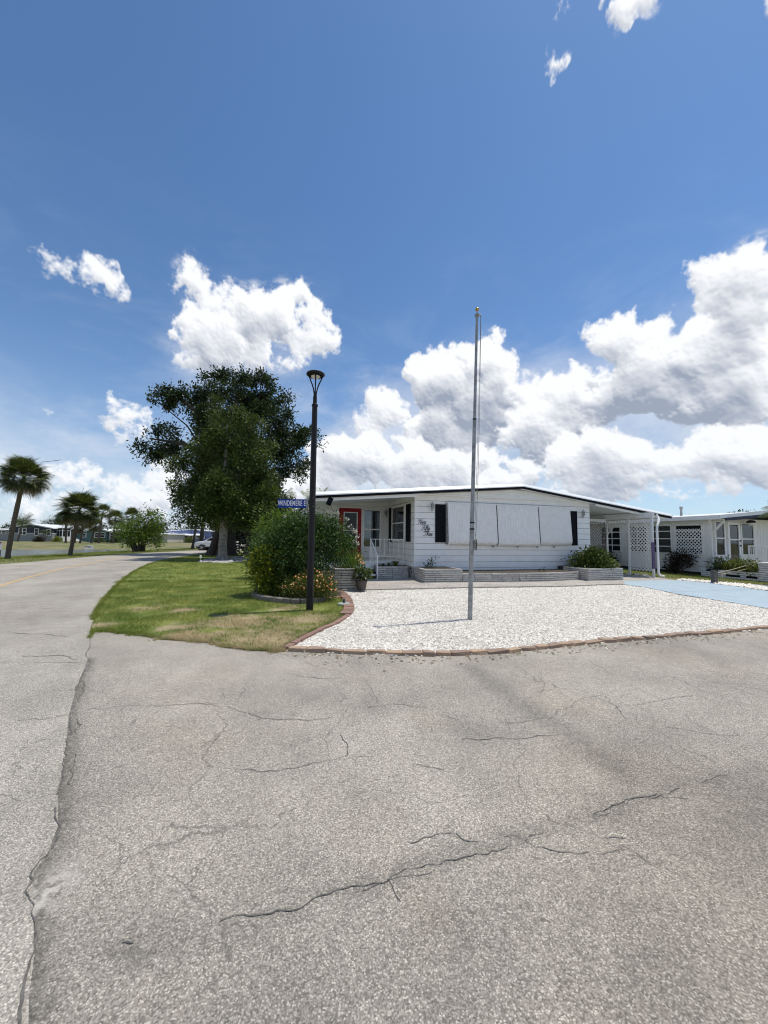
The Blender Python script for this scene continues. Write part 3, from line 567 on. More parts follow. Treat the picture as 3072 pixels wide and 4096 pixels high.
n = len(me.vertices); co = np.zeros(n * 3, np.float32); me.vertices.foreach_get('co', co); co = co.reshape(-1, 3)
tr1 = [(-3.2, 1.0), (-5.6, 4.0), (-9.2, 11.0), (-13.5, 20), (-17, 28)]; tr2 = [(-5, 1.0), (-8, 5.0), (-12, 11.5), (-16, 20), (-19, 28)]
st = 0.18 * np.exp(-(seg_dist(co[:, 0], co[:, 1], tr1) / 0.9) ** 2) + 0.10 * np.exp(-(seg_dist(co[:, 0], co[:, 1], tr2) / 0.9) ** 2)
me.attributes.new('stain', 'FLOAT', 'POINT').data.foreach_set('value', st.astype(np.float32))
def ribbon(name, pts, w, z, m, parent, jag=0.4, step=0.05, seed=0, gaps=0.0):
    """thin wandering strip: fractal sideways wander, changing width, broken off in places"""
    P = [Vector((p[0], p[1])) for p in pts]; out = []
    for a, b in zip(P[:-1], P[1:]):
        L = (b - a).length; k = max(1, int(L / step))
        for i in range(k): out.append(a.lerp(b, i / k))
    out.append(P[-1]); mb = MB(); vs = []; on = []; s = 0.0
    def N1(x, q): return mnoise.noise(Vector((x, seed * 3.7 + q, 0.3)))
    for i, p in enumerate(out):
        d = (out[min(i + 1, len(out) - 1)] - out[max(i - 1, 0)]).normalized(); nn = Vector((-d.y, d.x)); s += step
        c = p + nn * jag * (0.10 * N1(s * 2.2, 0) + 0.045 * N1(s * 7.0, 5) + 0.022 * N1(s * 21.0, 9))
        ww = max(0.0015, w * 0.5 * (1 + jag * (1.6 * N1(s * 4.0, 20) + 1.0 * N1(s * 17.0, 30)))); on.append(gaps == 0 or N1(s * 2.6, 40) > -0.5 + gaps)
        vs += [(c.x + nn.x * ww, c.y + nn.y * ww, z), (c.x - nn.x * ww, c.y - nn.y * ww, z)]
    mb.add(vs, [(2 * i, 2 * i + 1, 2 * i + 3, 2 * i + 2) for i in range(len(out) - 1) if on[i]])
    return mb.build(name, m, parent, recalc=False)
for i, c in enumerate(CRACKS): ribbon('crack', c, 0.0042, 0.004, 'crack', so, 0.7, 0.02, i, 0.1)
ribbon('crack', SEAM_TWO, 0.0042, 0.004, 'crack', so, 0.8, 0.015, 91, 0.42)
ribbon('crack', [(x + 0.02, y - 0.03) for x, y in SEAM_TWO[3:11]], 0.003, 0.004, 'crack', so, 0.9, 0.015, 93, 0.5)
ribbon('crack', SEAM_FULL[:15], 0.0085, 0.004, 'crack', so, 0.45, 0.012, 92, 0.36)
ribbon('crack', [(x + 0.05, y) for x, y in SEAM_FULL[2:13]], 0.006, 0.004, 'crack', so, 0.8, 0.015, 94, 0.5)
for i, c in enumerate([[(-7.2, 6.2), (-6.0, 6.35), (-4.9, 6.2)], [(-6.4, 7.6), (-5.8, 7.7), (-5.3, 7.55)], [(-7.6, 5.2), (-6.6, 5.0)], [(-6.5, 5.2), (-5.2, 5.1), (-4.3, 5.2), (-3.9, 5.1)], [(-9.5, 8.2), (-8, 8.5), (-6.4, 8.4)]]):
    ribbon('crack', c, 0.011, 0.004, 'crack', ro, 0.8, 0.03, 40 + i, 0.3)
cl = smooth_line([(-7.5, 4.0), (-9.6, 8.2), (-11.75, 11.95), (-13.2, 14.53), (-15.09, 18.31), (-17.3, 23.6), (-18.43, 26.61), (-19.0, 30)], 4)
ribbon('centre_line', [(p.x, p.y) for p in cl], 0.11, 0.004, 'line', ro, 0.12, 0.1, 5)

lawn_poly = LAWN_FRONT[::-1] + LAWN_LEFT[1:-1]
GRAVEL = TERR + PATIO_FRONT[1:] + [(9.18, 13.64), (9.01, 11.83), (9.3, 10.56), (9.4, 9.53), (9.6, 8.2)] + KERB[::-1][1:-1]
sheet('lawn', lawn_poly + [(-16.2, 40), (-12, 36), (-6, 30), (-4.2, 20), (-3.6, 14.2), (-1.4, 12.2)] + [(p[0], p[1]) for p in TERR[::-1]], -0.004, 'lawn')
sheet('gravel_bed', GRAVEL, 0.0, 'gravel_base')
patio = PATIO_FRONT[::-1] + [hw(-2.6, -0.9)[:2], hw(-2.6, 1.2)[:2], hw(0, 1.2)[:2], hw(0.0, -0.1)[:2], hw(8.5, -0.1)[:2], hw(8.6, -1.5)[:2]]
mb = MB().prism([(p[0], p[1]) for p in patio], -0.05, 0.045); tag(mb.build('patio', 'patio'), kind='structure')
slab = [hw(8.55, -0.3)[:2], (8.92, 14.34), (9.03, 15.25), (9.7, 15.59), (11.36, 16.15), (12.26, 16.3), hw(11.3, -1.0)[:2], hw(11.3, 9)[:2], hw(8.55, 9)[:2]]
sheet('carport_slab', slab, 0.012, 'concrete')
blue = [(8.97, 15.2), (8.92, 14.34), (9.18, 13.64), (9.05, 11.83), (9.3, 10.56), (9.4, 9.53), (9.7, 8.14), (13.9, 9.4), (13.4, 11.5), (12.81, 12.95), (12.91, 14.15), (12.74, 15.48), (12.26, 16.25), (11.36, 16.12), (9.7, 15.55)]
sheet('driveway', blue, 0.016, 'lightblue')
sheet('side_gravel_bed', [(12.3, 16.3), (12.78, 15.5), (12.95, 14.15), (12.85, 12.95), (13.45, 11.5), (14.4, 12.2), (14.2, 14.5), (13.9, 15.17), (13.55, 15.5), (13.6, 16.2), (12.9, 17.0)], 0.012, 'gravel_base')
def stones(name, poly, n, r, z, m, seed, bias=0.0):
    rg = np.random.default_rng(seed); P = np.array(poly); x0, y0 = P.min(0); x1, y1 = P.max(0)
    px = rg.uniform(x0, x1, n); v = rg.random(n); py = y0 + (y1 - y0) * (v ** (1 + bias)); k = inside(px, py, poly); px, py = px[k], py[k]
    if n > 50000:      # thin and thick places
        th = np.array([mnoise.noise(Vector((a * 1.1, b * 1.6, 7.7))) + 0.6 * mnoise.noise(Vector((a * 4.3, b * 4.3, 2.2))) for a, b in zip(px, py)]); k = rg.random(len(px)) < np.clip(0.95 + 1.1 * th, 0.25, 1); px, py = px[k], py[k]
    N = len(px)
    base = np.array([(1, 0, 0), (0.1, 1, 0), (-1, 0.1, 0), (0, -1, 0), (0.42, 0.12, 0.8), (-0.42, -0.1, 0.85)], float)
    s = r * (0.5 + rg.random(N) ** 1.5 * 1.1); an = rg.uniform(0, 6.28, N)
    lo = base[None] * (1 + 0.5 * (rg.random((N, 6, 3)) - 0.5)) * np.stack([s, s * rg.uniform(0.6, 1, N), s * rg.uniform(0.35, 0.8, N)], 1)[:, None, :]
    ca, sa = np.cos(an)[:, None], np.sin(an)[:, None]; tl = rg.uniform(-0.35, 0.35, (N, 2))
    X = lo[:, :, 0] * ca - lo[:, :, 1] * sa; Y = lo[:, :, 0] * sa + lo[:, :, 1] * ca; Z = lo[:, :, 2] + z + (s * rg.uniform(0.0, 0.45, N))[:, None] + X * tl[:, :1] + Y * tl[:, 1:]
    co = np.stack([X + px[:, None], Y + py[:, None], Z], 2).reshape(-1, 3)
    tri = np.array([(0, 1, 4), (1, 5, 4), (1, 2, 5), (2, 3, 5), (3, 4, 5), (3, 0, 4)])
    f = (np.arange(N)[:, None, None] * 6 + tri[None]).reshape(-1, 3)
    o = link(name, raw_mesh(name, co, f, m)); o['kind'] = 'stuff'; return o
stones('gravel_stones', GRAVEL, 225000, 0.0138, 0.0, 'gravel', 3, 0.25)
stones('side_gravel_stones', [(12.4, 16.3), (12.78, 15.5), (12.95, 14.15), (12.85, 12.95), (13.45, 11.5), (14.4, 12.2), (14.2, 14.5), (13.9, 15.17), (13.55, 15.5), (13.4, 16.2), (12.9, 16.8)], 9000, 0.035, 0.012, 'gravel', 4)

# grass blades: dense near the camera, thinning with distance
BED = [(-3.55, 11.0), (-3.45, 10.4), (-3.0, 9.9), (-2.45, 9.55), (-1.95, 9.5), (-1.45, 9.9), (-1.3, 10.6), (-1.35, 11.6), (-1.45, 12.9), (-3.2, 13.2), (-3.9, 12.9), (-3.9, 11.6)]
def grass(name, poly, n, hmin, hmax, wd, seed, holes=(), ypow=1.0, zf=None):
    rg = np.random.default_rng(seed); P = np.array(poly); x0, y0 = P.min(0); x1, y1 = P.max(0)
    px = rg.uniform(x0, x1, n); py = y0 + (y1 - y0) * rg.random(n) ** ypow
    k = inside(px, py, poly)
    for h in holes: k &= ~inside(px, py, h)
    px, py = px[k], py[k]
    bare = np.array([mnoise.noise(Vector((a * 1.7, b * 1.7, 3.1))) for a, b in zip(px, py)]); k = rg.random(len(px)) < np.clip(1.15 + bare * 1.6, 0.15, 1); px, py, bare = px[k], py[k], bare[k]
    N = len(px); an = rg.uniform(0, 6.28, N); h = (hmin + (hmax - hmin) * rg.random(N)) * np.clip(1 + bare * 0.9, 0.45, 1.6)
    w = wd * (0.6 + 0.8 * rg.random(N)); le = h * rg.uniform(0.4, 1.9, N); la = rg.uniform(0, 6.28, N)
    pz = np.zeros(N) if zf is None else zf(px, py)
    a = np.stack([px - np.cos(an) * w, py - np.sin(an) * w, pz - 0.01], 1); b = np.stack([px + np.cos(an) * w, py + np.sin(an) * w, pz - 0.01], 1)
    c = np.stack([px + np.cos(la) * le, py + np.sin(la) * le, pz + h], 1)
    co = np.stack([a, b, c], 1).reshape(-1, 3); o = link(name, raw_mesh(name, co, np.arange(N * 3).reshape(-1, 3), 'grass')); o['kind'] = 'stuff'; return o
near = [(p[0], p[1]) for p in lawn_poly if p[1] < 14] + [(-7.0, 14.2), (-3.6, 14.2), (-2.2, 12.2), (-1.3, 12.0)] + [(p[0] - 0.12, p[1]) for p in TERR[::-1]]
near = LAWN_FRONT[::-1] + LAWN_LEFT[1:6] + [(-9.3, 14.0), (-3.6, 14.2), (-2.4, 12.4), (-1.5, 11.6)] + [(p[0] - 0.14, p[1]) for p in TERR[::-1][1:]]
grass('grass', near, 150000, 0.010, 0.048, 0.0045, 11, [BED], 1.25)
far_l = [(-8.9, 13.1)] + LAWN_LEFT[6:11] + [(-12, 36), (-6, 30), (-4.2, 20), (-3.6, 14.0)]
grass('grass', far_l, 60000, 0.02, 0.075, 0.010, 12)
grass('grass', [hw(11.4, 6)[:2], hw(11.4, -0.8)[:2], (13.1, 17.3), (13.7, 16.2), (13.6, 15.6), (14.0, 15.2), (14.4, 14.3), (15.5, 15), hw(14.9, -0.2)[:2], hw(14.9, 6)[:2]], 16000, 0.02, 0.07, 0.008, 13)
grass('grass', [(-20.3, 20), (-21, 25.3), (-22.2, 34.8), (-21.4, 40), (-23, 52), (-33.0, 52), (-33.6, 27), (-24, 14), (-19, 12)], 60000, 0.03, 0.12, 0.02, 14, zf=lambda a, b: bank_z(a, b) - 0.05)

def edge_tufts(name, pts, n, spread, seed):
    """ragged runners of grass creeping over the edge of the asphalt"""
    rg = np.random.default_rng(seed); P = np.array(pts); L = np.hypot(*(P[1:] - P[:-1]).T); c = np.concatenate([[0], np.cumsum(L)]); u = rg.uniform(0, c[-1], n)
    cl = np.array([mnoise.noise(Vector((a * 2.3, seed, 0.5))) + 0.6 * mnoise.noise(Vector((a * 9.0, seed, 4.5))) for a in u])
    k = np.clip(np.searchsorted(c, u) - 1, 0, len(L) - 1); f = (u - c[k]) / L[k]; p = P[k] + (P[k + 1] - P[k]) * f[:, None]; d = (P[k + 1] - P[k]) / L[k][:, None]
    o = rg.normal(size=n) * spread * (0.5 + np.clip(cl, 0, 1) * 2.2); p = p + np.stack([-d[:, 1], d[:, 0]], 1) * o[:, None]; N = n
    an = rg.uniform(0, 6.28, N); h = rg.uniform(0.012, 0.05, N); w = 0.004 + 0.004 * rg.random(N); la = rg.uniform(0, 6.28, N); le = h * rg.uniform(0.5, 2.2, N)
    z0 = np.full(N, -0.004); px, py = p[:, 0], p[:, 1]
    co = np.stack([np.stack([px - np.cos(an) * w, py - np.sin(an) * w, z0], 1), np.stack([px + np.cos(an) * w, py + np.sin(an) * w, z0], 1), np.stack([px + np.cos(la) * le, py + np.sin(la) * le, h], 1)], 1).reshape(-1, 3)
    link(name, raw_mesh(name, co, np.arange(N * 3).reshape(-1, 3), 'grass'))['kind'] = 'stuff'
edge_tufts('grass', LAWN_FRONT, 9000, 0.035, 3); edge_tufts('grass', LAWN_LEFT[1:9], 15000, 0.04, 4); edge_tufts('grass', [(p[0] - 0.14, p[1]) for p in TERR[:8]], 4000, 0.03, 5)
edge_tufts('grass', [(-4.72, 6.4), (-4.55, 6.1)], 160, 0.02, 6)
# ================================================================== BRICKS
def unit_brick(name, m, seed, rough=0.0, bev=0.06):
    rg = random.Random(seed); bm = bmesh.new(); bmesh.ops.create_cube(bm, size=1.0)
    for v in bm.verts: v.co += Vector((rg.uniform(-1, 1), rg.uniform(-1, 1), rg.uniform(-1, 1))) * rough
    if bev: bmesh.ops.bevel(bm, geom=bm.edges[:], offset=bev, segments=1, affect='EDGES')
    me = bpy.data.meshes.new(name); bm.to_mesh(me); bm.free(); me.materials.append(M[m]); return me
BR = [unit_brick('brick', 'brick_roman', i, 0.03, 0.05) for i in range(4)]
BRW = [unit_brick('brick', 'brick_white', 10 + i, 0.02, 0.05) for i in range(3)]
BRB = [unit_brick('brick', 'black', 15, 0.02, 0.05)]
BRT = [unit_brick('brick', 'terracotta', 20 + i, 0.03, 0.07) for i in range(3)]
BRK = [unit_brick('brick', 'rough_brick', 30 + i, 0.10, 0.09) for i in range(6)]
BRS = [unit_brick('brick', 'stoneedge', 40 + i, 0.08, 0.09) for i in range(4)]
def brick_run(parent, p, q, z0, courses, ch, L, th, seed, meshes=BR, gap=0.015, dark=None):
    """courses of bricks whose outer face follows the line p -> q (outer side to the right of p -> q), laid in running bond"""
    rg = random.Random(seed); p, q = Vector((p[0], p[1])), Vector((q[0], q[1])); d = q - p; T = d.length; d.normalize(); nn = Vector((d.y, -d.x)); an = math.atan2(d.y, d.x)
    for c in range(courses):
        x = -(L * (0.5 if c % 2 else 0.0)) * rg.uniform(0.7, 1.1)
        while x < T - 0.02:
            l = L * rg.choice((0.62, 1.0, 1.0, 1.15)); a, b = max(x, 0), min(x + l, T); x += l
            if b - a < 0.03: continue
            mid = p + d * ((a + b) / 2) - nn * (th / 2 - rg.uniform(0, 0.006))
            ms = dark if dark and rg.random() < 0.06 else meshes
            link('brick', rg.choice(ms), parent, (mid.x, mid.y, z0 + ch * (c + 0.5)), (rg.uniform(-0.01, 0.01), rg.uniform(-0.008, 0.008), an + rg.uniform(-0.006, 0.006)), (b - a - gap, th, ch - gap))

# ================================================================== THE HOUSE
house = empty('mobile_home', HOUSE_P, HA, 'white lap-sided mobile home with low gable roof and cursive house number', 'house')
wall = MB().box((0.028, 0.028, 0.0), (8.44, 10.5, 3.33)).box((-4.0, 3.53, 0.0), (0.03, 10.5, 3.3)).build('wall', 'white', house)
MB().box((0.01, 0.020, 0.2), (8.43, 0.0275, 3.33)).box((0.020, 0.03, 0.2), (0.0275, 3.45, 3.3)).build('gap_shade', 'gap_shade', wall)  # dark backing: shade painted into the gaps between the boards
EDG = [0.215, 0.46, 0.70, 0.945, 1.19, 1.43, 1.68, 1.92, 2.17, 2.41, 2.66, 2.9, 3.14, 3.37]
def board_x(parent, x0, x1, y, z0, z1, m='white'):     # siding board facing -y: lower edge stands proud
    mb = MB(); a, b = y - 0.022, y - 0.006
    mb.add([(x0, a, z0), (x1, a, z0), (x1, b, z1), (x0, b, z1), (x0, y + 0.018, z0), (x1, y + 0.018, z0), (x1, y + 0.018, z1), (x0, y + 0.018, z1)],
           [(0, 1, 2, 3), (7, 6, 5, 4), (1, 0, 4, 5), (3, 2, 6, 7), (0, 3, 7, 4), (2, 1, 5, 6)])
    return mb.build('siding_board', m, parent)
def board_y(parent, y0, y1, x, z0, z1, m='white'):     # siding board facing -x
    mb = MB(); a, b = x - 0.022, x - 0.006
    mb.add([(a, y0, z0), (a, y1, z0), (b, y1, z1), (b, y0, z1), (x + 0.018, y0, z0), (x + 0.018, y1, z0), (x + 0.018, y1, z1), (x + 0.018, y0, z1)],
           [(3, 2, 1, 0), (4, 5, 6, 7), (5, 4, 0, 1), (7, 6, 2, 3), (4, 7, 3, 0), (6, 5, 1, 2)])
    return mb.build('siding_board', m, parent)
rgb = random.Random(3)
for i in range(len(EDG) - 1):
    z0, z1 = EDG[i], EDG[i + 1] - 0.012
    if i < 4: spl = [0.0, 4.60 + (0.02 if i % 2 else 0), 8.46]
    else: spl = [0.0, 8.46]
    for a, b in zip(spl[:-1], spl[1:]): board_x(wall, a + 0.002, b - 0.002, 0.0, z0, z1)
    if i >= 1: board_y(wall, 0.0, 3.5, 0.0, z0, z1)
    if i >= 2: board_x(wall, -3.98, -0.03, 3.5, z0, z1)
MB().box((-0.028, -0.028, 0.2), (0.012, 0.012, 3.36)).build('corner_trim', 'trimwhite', wall)
# gable boards above the frieze
def zl(x): return 3.755 - 0.0865 * (4.68 - x) if x < 4.68 else 3.755 - 0.1262 * (x - 4.68)
k = 0; z = 3.40
while z < 3.70:
    z1 = min(z + 0.105, 3.735)
    def xl(zz): return 4.68 - (3.755 - zz) / 0.0865
    def xr(zz): return 4.68 + (3.755 - zz) / 0.1262
    mb = MB(); y0 = -0.135
    for ya, yb in ((y0 - 0.012, y0 - 0.003),):
        a, b, c, d = max(xl(z), 0.1), min(xr(z), 8.4), min(xr(z1), 8.4), max(xl(z1), 0.1)
        mb.add([(a, ya, z), (b, ya, z), (c, yb, z1), (d, yb, z1), (a, -0.02, z), (b, -0.02, z), (c, -0.02, z1), (d, -0.02, z1)],
               [(0, 1, 2, 3), (7, 6, 5, 4), (1, 0, 4, 5), (3, 2, 6, 7), (0, 3, 7, 4), (2, 1, 5, 6)])
    mb.build('gable_board', 'white', wall); z += 0.108
MB().box((0.0, -0.15, 3.335), (8.46, -0.0, 3.395)).build('frieze_board', 'trimwhite', wall)
# roof
roof = MB().prism([(-3.98, 3.03), (4.68, 3.77), (12.84, 2.745), (12.88, 2.865), (4.68, 3.965), (-3.98, 3.16)], -0.38, 11.0, 'y').build('roof', 'roofwhite', house)
def slope_strip(name, lo, hi, x0, x1, y0, y1, m, parent):
    """strip along the roof's front edge: lo/hi are offsets above the trim line"""
    pts = [x0] + ([4.68] if x0 < 4.68 < x1 else []) + [x1]
    poly = [(x, zl(x) + lo) for x in pts] + [(x, zl(x) + hi) for x in reversed(pts)]
    return MB().prism(poly, y0, y1, 'y').build(name, m, parent)
slope_strip('black_trim', 0.0, 0.085, -4.02, 12.86, -0.432, -0.385, 'black', roof)
def drip(x0, x1, d):
    pts = [x0] + ([4.68] if x0 < 4.68 < x1 else []) + [x1]; vs = []
    for x in pts: z = zl(x); vs += [(x, -0.462 + d, z + 0.087), (x, -0.455 + d, z + 0.125), (x, -0.35, z + 0.232), (x, -0.35, z + 0.087)]
    fs = [(4 * i + k, 4 * i + (k + 1) % 4, 4 * i + 4 + (k + 1) % 4, 4 * i + 4 + k) for i in range(len(pts) - 1) for k in range(4)] + [(0, 1, 2, 3), tuple(4 * (len(pts) - 1) + k for k in (3, 2, 1, 0))]
    return MB().add(vs, fs).build('drip_edge', 'roofwhite', roof)
drip(-4.02, 0.62, 0.0); drip(0.625, 12.90, 0.004)
slope_strip('header_board', -0.115, -0.003, -3.95, -0.03, -0.36, -0.31, 'trimwhite', roof)
slope_strip('header_board', -0.10, -0.003, 8.5, 12.6, -0.36, -0.31, 'trimwhite', roof)
MB().box((-4.045, -0.43, 2.985), (-3.985, 11.0, 3.075)).build('black_trim', 'black', roof)
MB().box((-4.06, -0.43, 3.077), (-3.985, 11.0, 3.22)).build('drip_edge', 'roofwhite', roof)
for i in range(26):      # roof panel seams standing above the left slope
    x = 4.2 - i * 0.31; MB().bar((x, -0.35, zl(x) + 0.225), (x, 10.9, zl(x) + 0.225), 0.05, 0.035).build('roof_seam', 'roofwhite', roof)
# shutters
def shutter(parent, a, b, axis):
    """a black panel shutter: frame plus recessed slats in one mesh"""
    (u0, z0), (u1, z1) = a, b; mb = MB(); d0, d1 = -0.052, -0.02
    def bx(p0, p1, q0, q1, e0, e1):
        mb.box((p0, e0, q0), (p1, e1, q1)) if axis == 'x' else mb.box((e0, p0, q0), (e1, p1, q1))
    w = 0.045
    bx(u0, u0 + w, z0, z1, d0, d1); bx(u1 - w, u1, z0, z1, d0, d1); bx(u0 + w, u1 - w, z0, z0 + w, d0, d1); bx(u0 + w, u1 - w, z1 - w, z1, d0, d1)
    bx(u0 + w, u1 - w, z0 + w, z1 - w, d1 - 0.012, d1)
    zz = z0 + w + 0.02
    while zz < z1 - w - 0.03: bx(u0 + w, u1 - w, zz, zz + 0.028, d0 + 0.010, d1); zz += 0.042
    return mb.build('shutter', 'black', parent)
shutter(house, (0.855, 1.47), (1.29, 3.0), 'x'); shutter(house, (7.40, 1.40), (7.735, 2.93), 'x')
shutter(house, (0.43, 1.48), (0.95, 3.03), 'y'); shutter(house, (2.93, 1.45), (3.42, 3.05), 'y')
# awning: three ribbed metal panels over the front window
prof = [(-0.10, 3.045), (-0.125, 3.04), (-0.165, 2.6), (-0.20, 2.1), (-0.235, 1.65), (-0.24, 1.52), (-0.225, 1.44), (-0.185, 1.385), (-0.12, 1.355), (-0.05, 1.35)]
def awning_panel(x0, x1, dz, pitch):
    vs = []; n = int((x1 - x0) / pitch) * 4; m = len(prof)
    for i in range(n + 1):
        x = x0 + (x1 - x0) * i / n; off = (0, 0, -0.02, -0.02)[i % 4]
        for y, z in prof: vs.append((x, y + off, z + dz * min(1, (3.05 - z) / 1.6)))
    fs = [(i * m + k, (i + 1) * m + k, (i + 1) * m + k + 1, i * m + k + 1) for i in range(n) for k in range(m - 1)]
    mb = MB().add(vs, fs); me = mb.mesh('awning_panel', 'trimwhite', recalc=False)
    o = link('awning_panel', me, house); md = o.modifiers.new('solid', 'SOLIDIFY'); md.thickness = 0.006; return o
for (x0, x1, dz, pt) in ((1.345, 3.55, 0.03, 0.082), (3.60, 5.60, 0.0, 0.078), (5.645, 7.27, 0.05, 0.05)): awning_panel(x0, x1, dz, pt)
MB().box((1.33, -0.135, 3.048), (7.28, -0.02, 3.085)).build('awning_header', 'trimwhite', house)
for x in (1.315, 3.575, 5.622): MB().box((x - 0.012, -0.09, 1.42), (x + 0.012, -0.02, 3.04)).build('awning_track', 'flagmetal', house)
for x in (3.45, 4.62, 5.60, 6.45): MB().box((x - 0.03, -0.13, 1.325), (x + 0.03, -0.03, 1.345)).box((x - 0.012, -0.11, 1.285), (x + 0.012, -0.06, 1.326)).build('awning_latch', 'flagmetal', house)
for z in (2.25, 1.50): MB().box((1.285, -0.12, z - 0.035), (1.325, -0.05, z + 0.035)).build('awning_latch', 'flagmetal', house)
# wall lanterns
def lantern(x, y, z, ax=(0, -1)):
    o = MB().lathe([(0.012, 0.17), (0.012, 0.12), (0.03, 0.115), (0.085, 0.05), (0.075, 0.04), (0.02, 0.04)], 8, (x, y, z)).lathe([(0.03, -0.16), (0.055, -0.13), (0.05, -0.12)], 8, (x, y, z)).lathe([(0.008, -0.22), (0.02, -0.19), (0.03, -0.165)], 8, (x, y, z))
    for k in range(6):
        an = k * math.pi / 3; o.bar((x + 0.075 * math.cos(an), y + 0.075 * math.sin(an), z + 0.045), (x + 0.052 * math.cos(an), y + 0.052 * math.sin(an), z - 0.13), 0.008)
    L = o.build('wall_lantern', 'lantern', house)
    MB().lathe([(0.05, -0.115), (0.068, 0.035)], 8, (x, y, z)).build('lantern_glass', 'lantern_glass', L)
    wx, wy = x - ax[0] * 0.0, y
    dxy = Vector((-ax[0], -ax[1])); side = Vector((-dxy.y, dxy.x)); pts = []
    for k in range(22):
        u = k / 21; an = u * 4.2 - 0.6; rr = 0.075 * (1 - 0.55 * u)
        base = Vector((x, y)) + dxy * (0.03 + 0.13 * min(1, u * 1.3)) - side * 0.06
        pts.append((base.x + side.x * rr * math.cos(an), base.y + side.y * rr * math.cos(an), z - 0.20 + rr * math.sin(an) * 1.4))
    MB().tube(pts, 0.010, 5).bar((x, y, z - 0.19), (x + dxy.x * 0.16, y + dxy.y * 0.16, z - 0.16), 0.016).build('lantern_bracket', 'lantern', L)
lantern(0.66, -0.19, 2.93); lantern(7.95, -0.19, 2.86); lantern(-0.19, 3.44, 2.86, (-1, 0))
# cursive house number
WORDS = {
 'Nine': [[(0, .55), (.05, .85), (.22, 1.0), (.30, .85), (.24, .4), (.14, .02)], [(.26, .7), (.34, .9), (.44, .6), (.52, .05), (.62, .5), (.72, .98), (.82, 1.0)],
          [(.80, .05), (.74, .2), (.84, .55), (.80, .1), (.9, .06), (1.0, .5)], [(1.0, .5), (.96, .02)], [(.98, .3), (1.1, .52), (1.2, .5), (1.16, .1), (1.24, .06), (1.34, .25)], [(1.34, .25), (1.48, .42), (1.46, .56), (1.36, .5), (1.34, .15), (1.44, .04), (1.6, .22)], [(.89, .78), (.92, .8)]],
 'Fifty': [[(.05, .72), (.1, .95), (.3, .98), (.6, .92), (.8, 1.02)], [(.5, .95), (.42, .5), (.28, .08), (.08, .05), (.03, .2)], [(.25, .5), (.62, .52)],
           [(.62, .1), (.68, .52), (.64, .1), (.72, .05), (.86, .3)], [(.86, .3), (1.04, .85), (1.0, 1.0), (.92, .8), (.82, -.25), (.88, -.38), (.96, -.1), (.9, .06), (1.06, .3)], [(1.06, .3), (1.22, .9), (1.12, .12), (1.2, .05), (1.3, .25)], [(1.08, .66), (1.34, .68)],
           [(1.34, .52), (1.32, .15), (1.42, .06), (1.54, .5)], [(1.56, .54), (1.46, -.2), (1.32, -.42), (1.24, -.3), (1.4, -.05), (1.66, .2)], [(.72, .75), (.75, .77)]],
 'Three': [[(.0, .72), (.06, .95), (.26, .98), (.55, .92), (.78, 1.02)], [(.46, .95), (.38, .5), (.24, .08), (.05, .05), (.0, .2)], [(.6, .02), (.76, .95), (.84, 1.0), (.82, .8), (.66, .3), (.78, .52), (.86, .46), (.82, .1), (.9, .05), (1.0, .4)],
           [(1.0, .4), (1.04, .6), (1.14, .52), (1.1, .1), (1.2, .06), (1.28, .25)], [(1.28, .25), (1.42, .42), (1.4, .56), (1.3, .5), (1.28, .15), (1.38, .04), (1.52, .24)], [(1.52, .24), (1.66, .42), (1.64, .56), (1.54, .5), (1.52, .15), (1.62, .04), (1.74, .12)]]}
def script_word(word, x, z, sx, sz):
    mb = MB()
    for st in WORDS[word]:
        pts = smooth_line([(a + b * 0.18, b) for a, b in st], 5) if len(st) > 2 else [Vector((a + b * 0.18, b, 0)) for a, b in st]
        mb.tube([(x + p.x * sx, -0.034, z + p.y * sz) for p in pts], 0.0062, 6)
    return mb.build('script_word', 'black', house)
script_word('Nine', 0.105, 2.19, 0.225, 0.19); script_word('Fifty', 0.25, 1.955, 0.225, 0.20); script_word('Three', 0.345, 1.715, 0.225, 0.195)
# windows: a proud frame with glass in front of drapes
def window_x(parent, x0, x1, z0, z1, y, bars=(), m='trimwhite', curtain='curtain', name='window', fw_=0.07, mull=()):
    mb = MB(); d = 0.085
    mb.box((x0, y - d, z0), (x0 + fw_, y, z1)).box((x1 - fw_, y - d, z0), (x1, y, z1)).box((x0 + fw_, y - d, z0), (x1 - fw_, y, z0 + fw_)).box((x0 + fw_, y - d, z1 - fw_), (x1 - fw_, y, z1))
    for b in bars: mb.box((x0 + fw_, y - d + 0.012, b - 0.03), (x1 - fw_, y - 0.03, b + 0.03))
    for b in mull: mb.box((b - 0.03, y - d + 0.010, z0 + fw_), (b + 0.03, y - 0.028, z1 - fw_))
    o = mb.build(name, m, parent)
    zz = [z0 + fw_] + list(bars) + [z1 - fw_]
    for a, b in zip(zz[:-1], zz[1:]): MB().box((x0 + fw_, y - d + 0.036, a + 0.031), (x1 - fw_, y - d + 0.044, b - 0.031)).build('pane', 'pane', o)
    if curtain:
        n = max(12, int((x1 - x0) / 0.02)); vs = []
        for i in range(n + 1):
            x = x0 + fw_ + (x1 - x0 - 2 * fw_) * i / n; yy = y - 0.022 + 0.012 * math.sin(i * 0.9) + 0.006 * math.sin(i * 2.3)
            vs += [(x, yy, z0 + fw_), (x, yy, z1 - fw_)]
        link('curtain', MB().add(vs, [(2 * i, 2 * i + 2, 2 * i + 3, 2 * i + 1) for i in range(n)]).mesh('curtain', curtain), o)
    return o
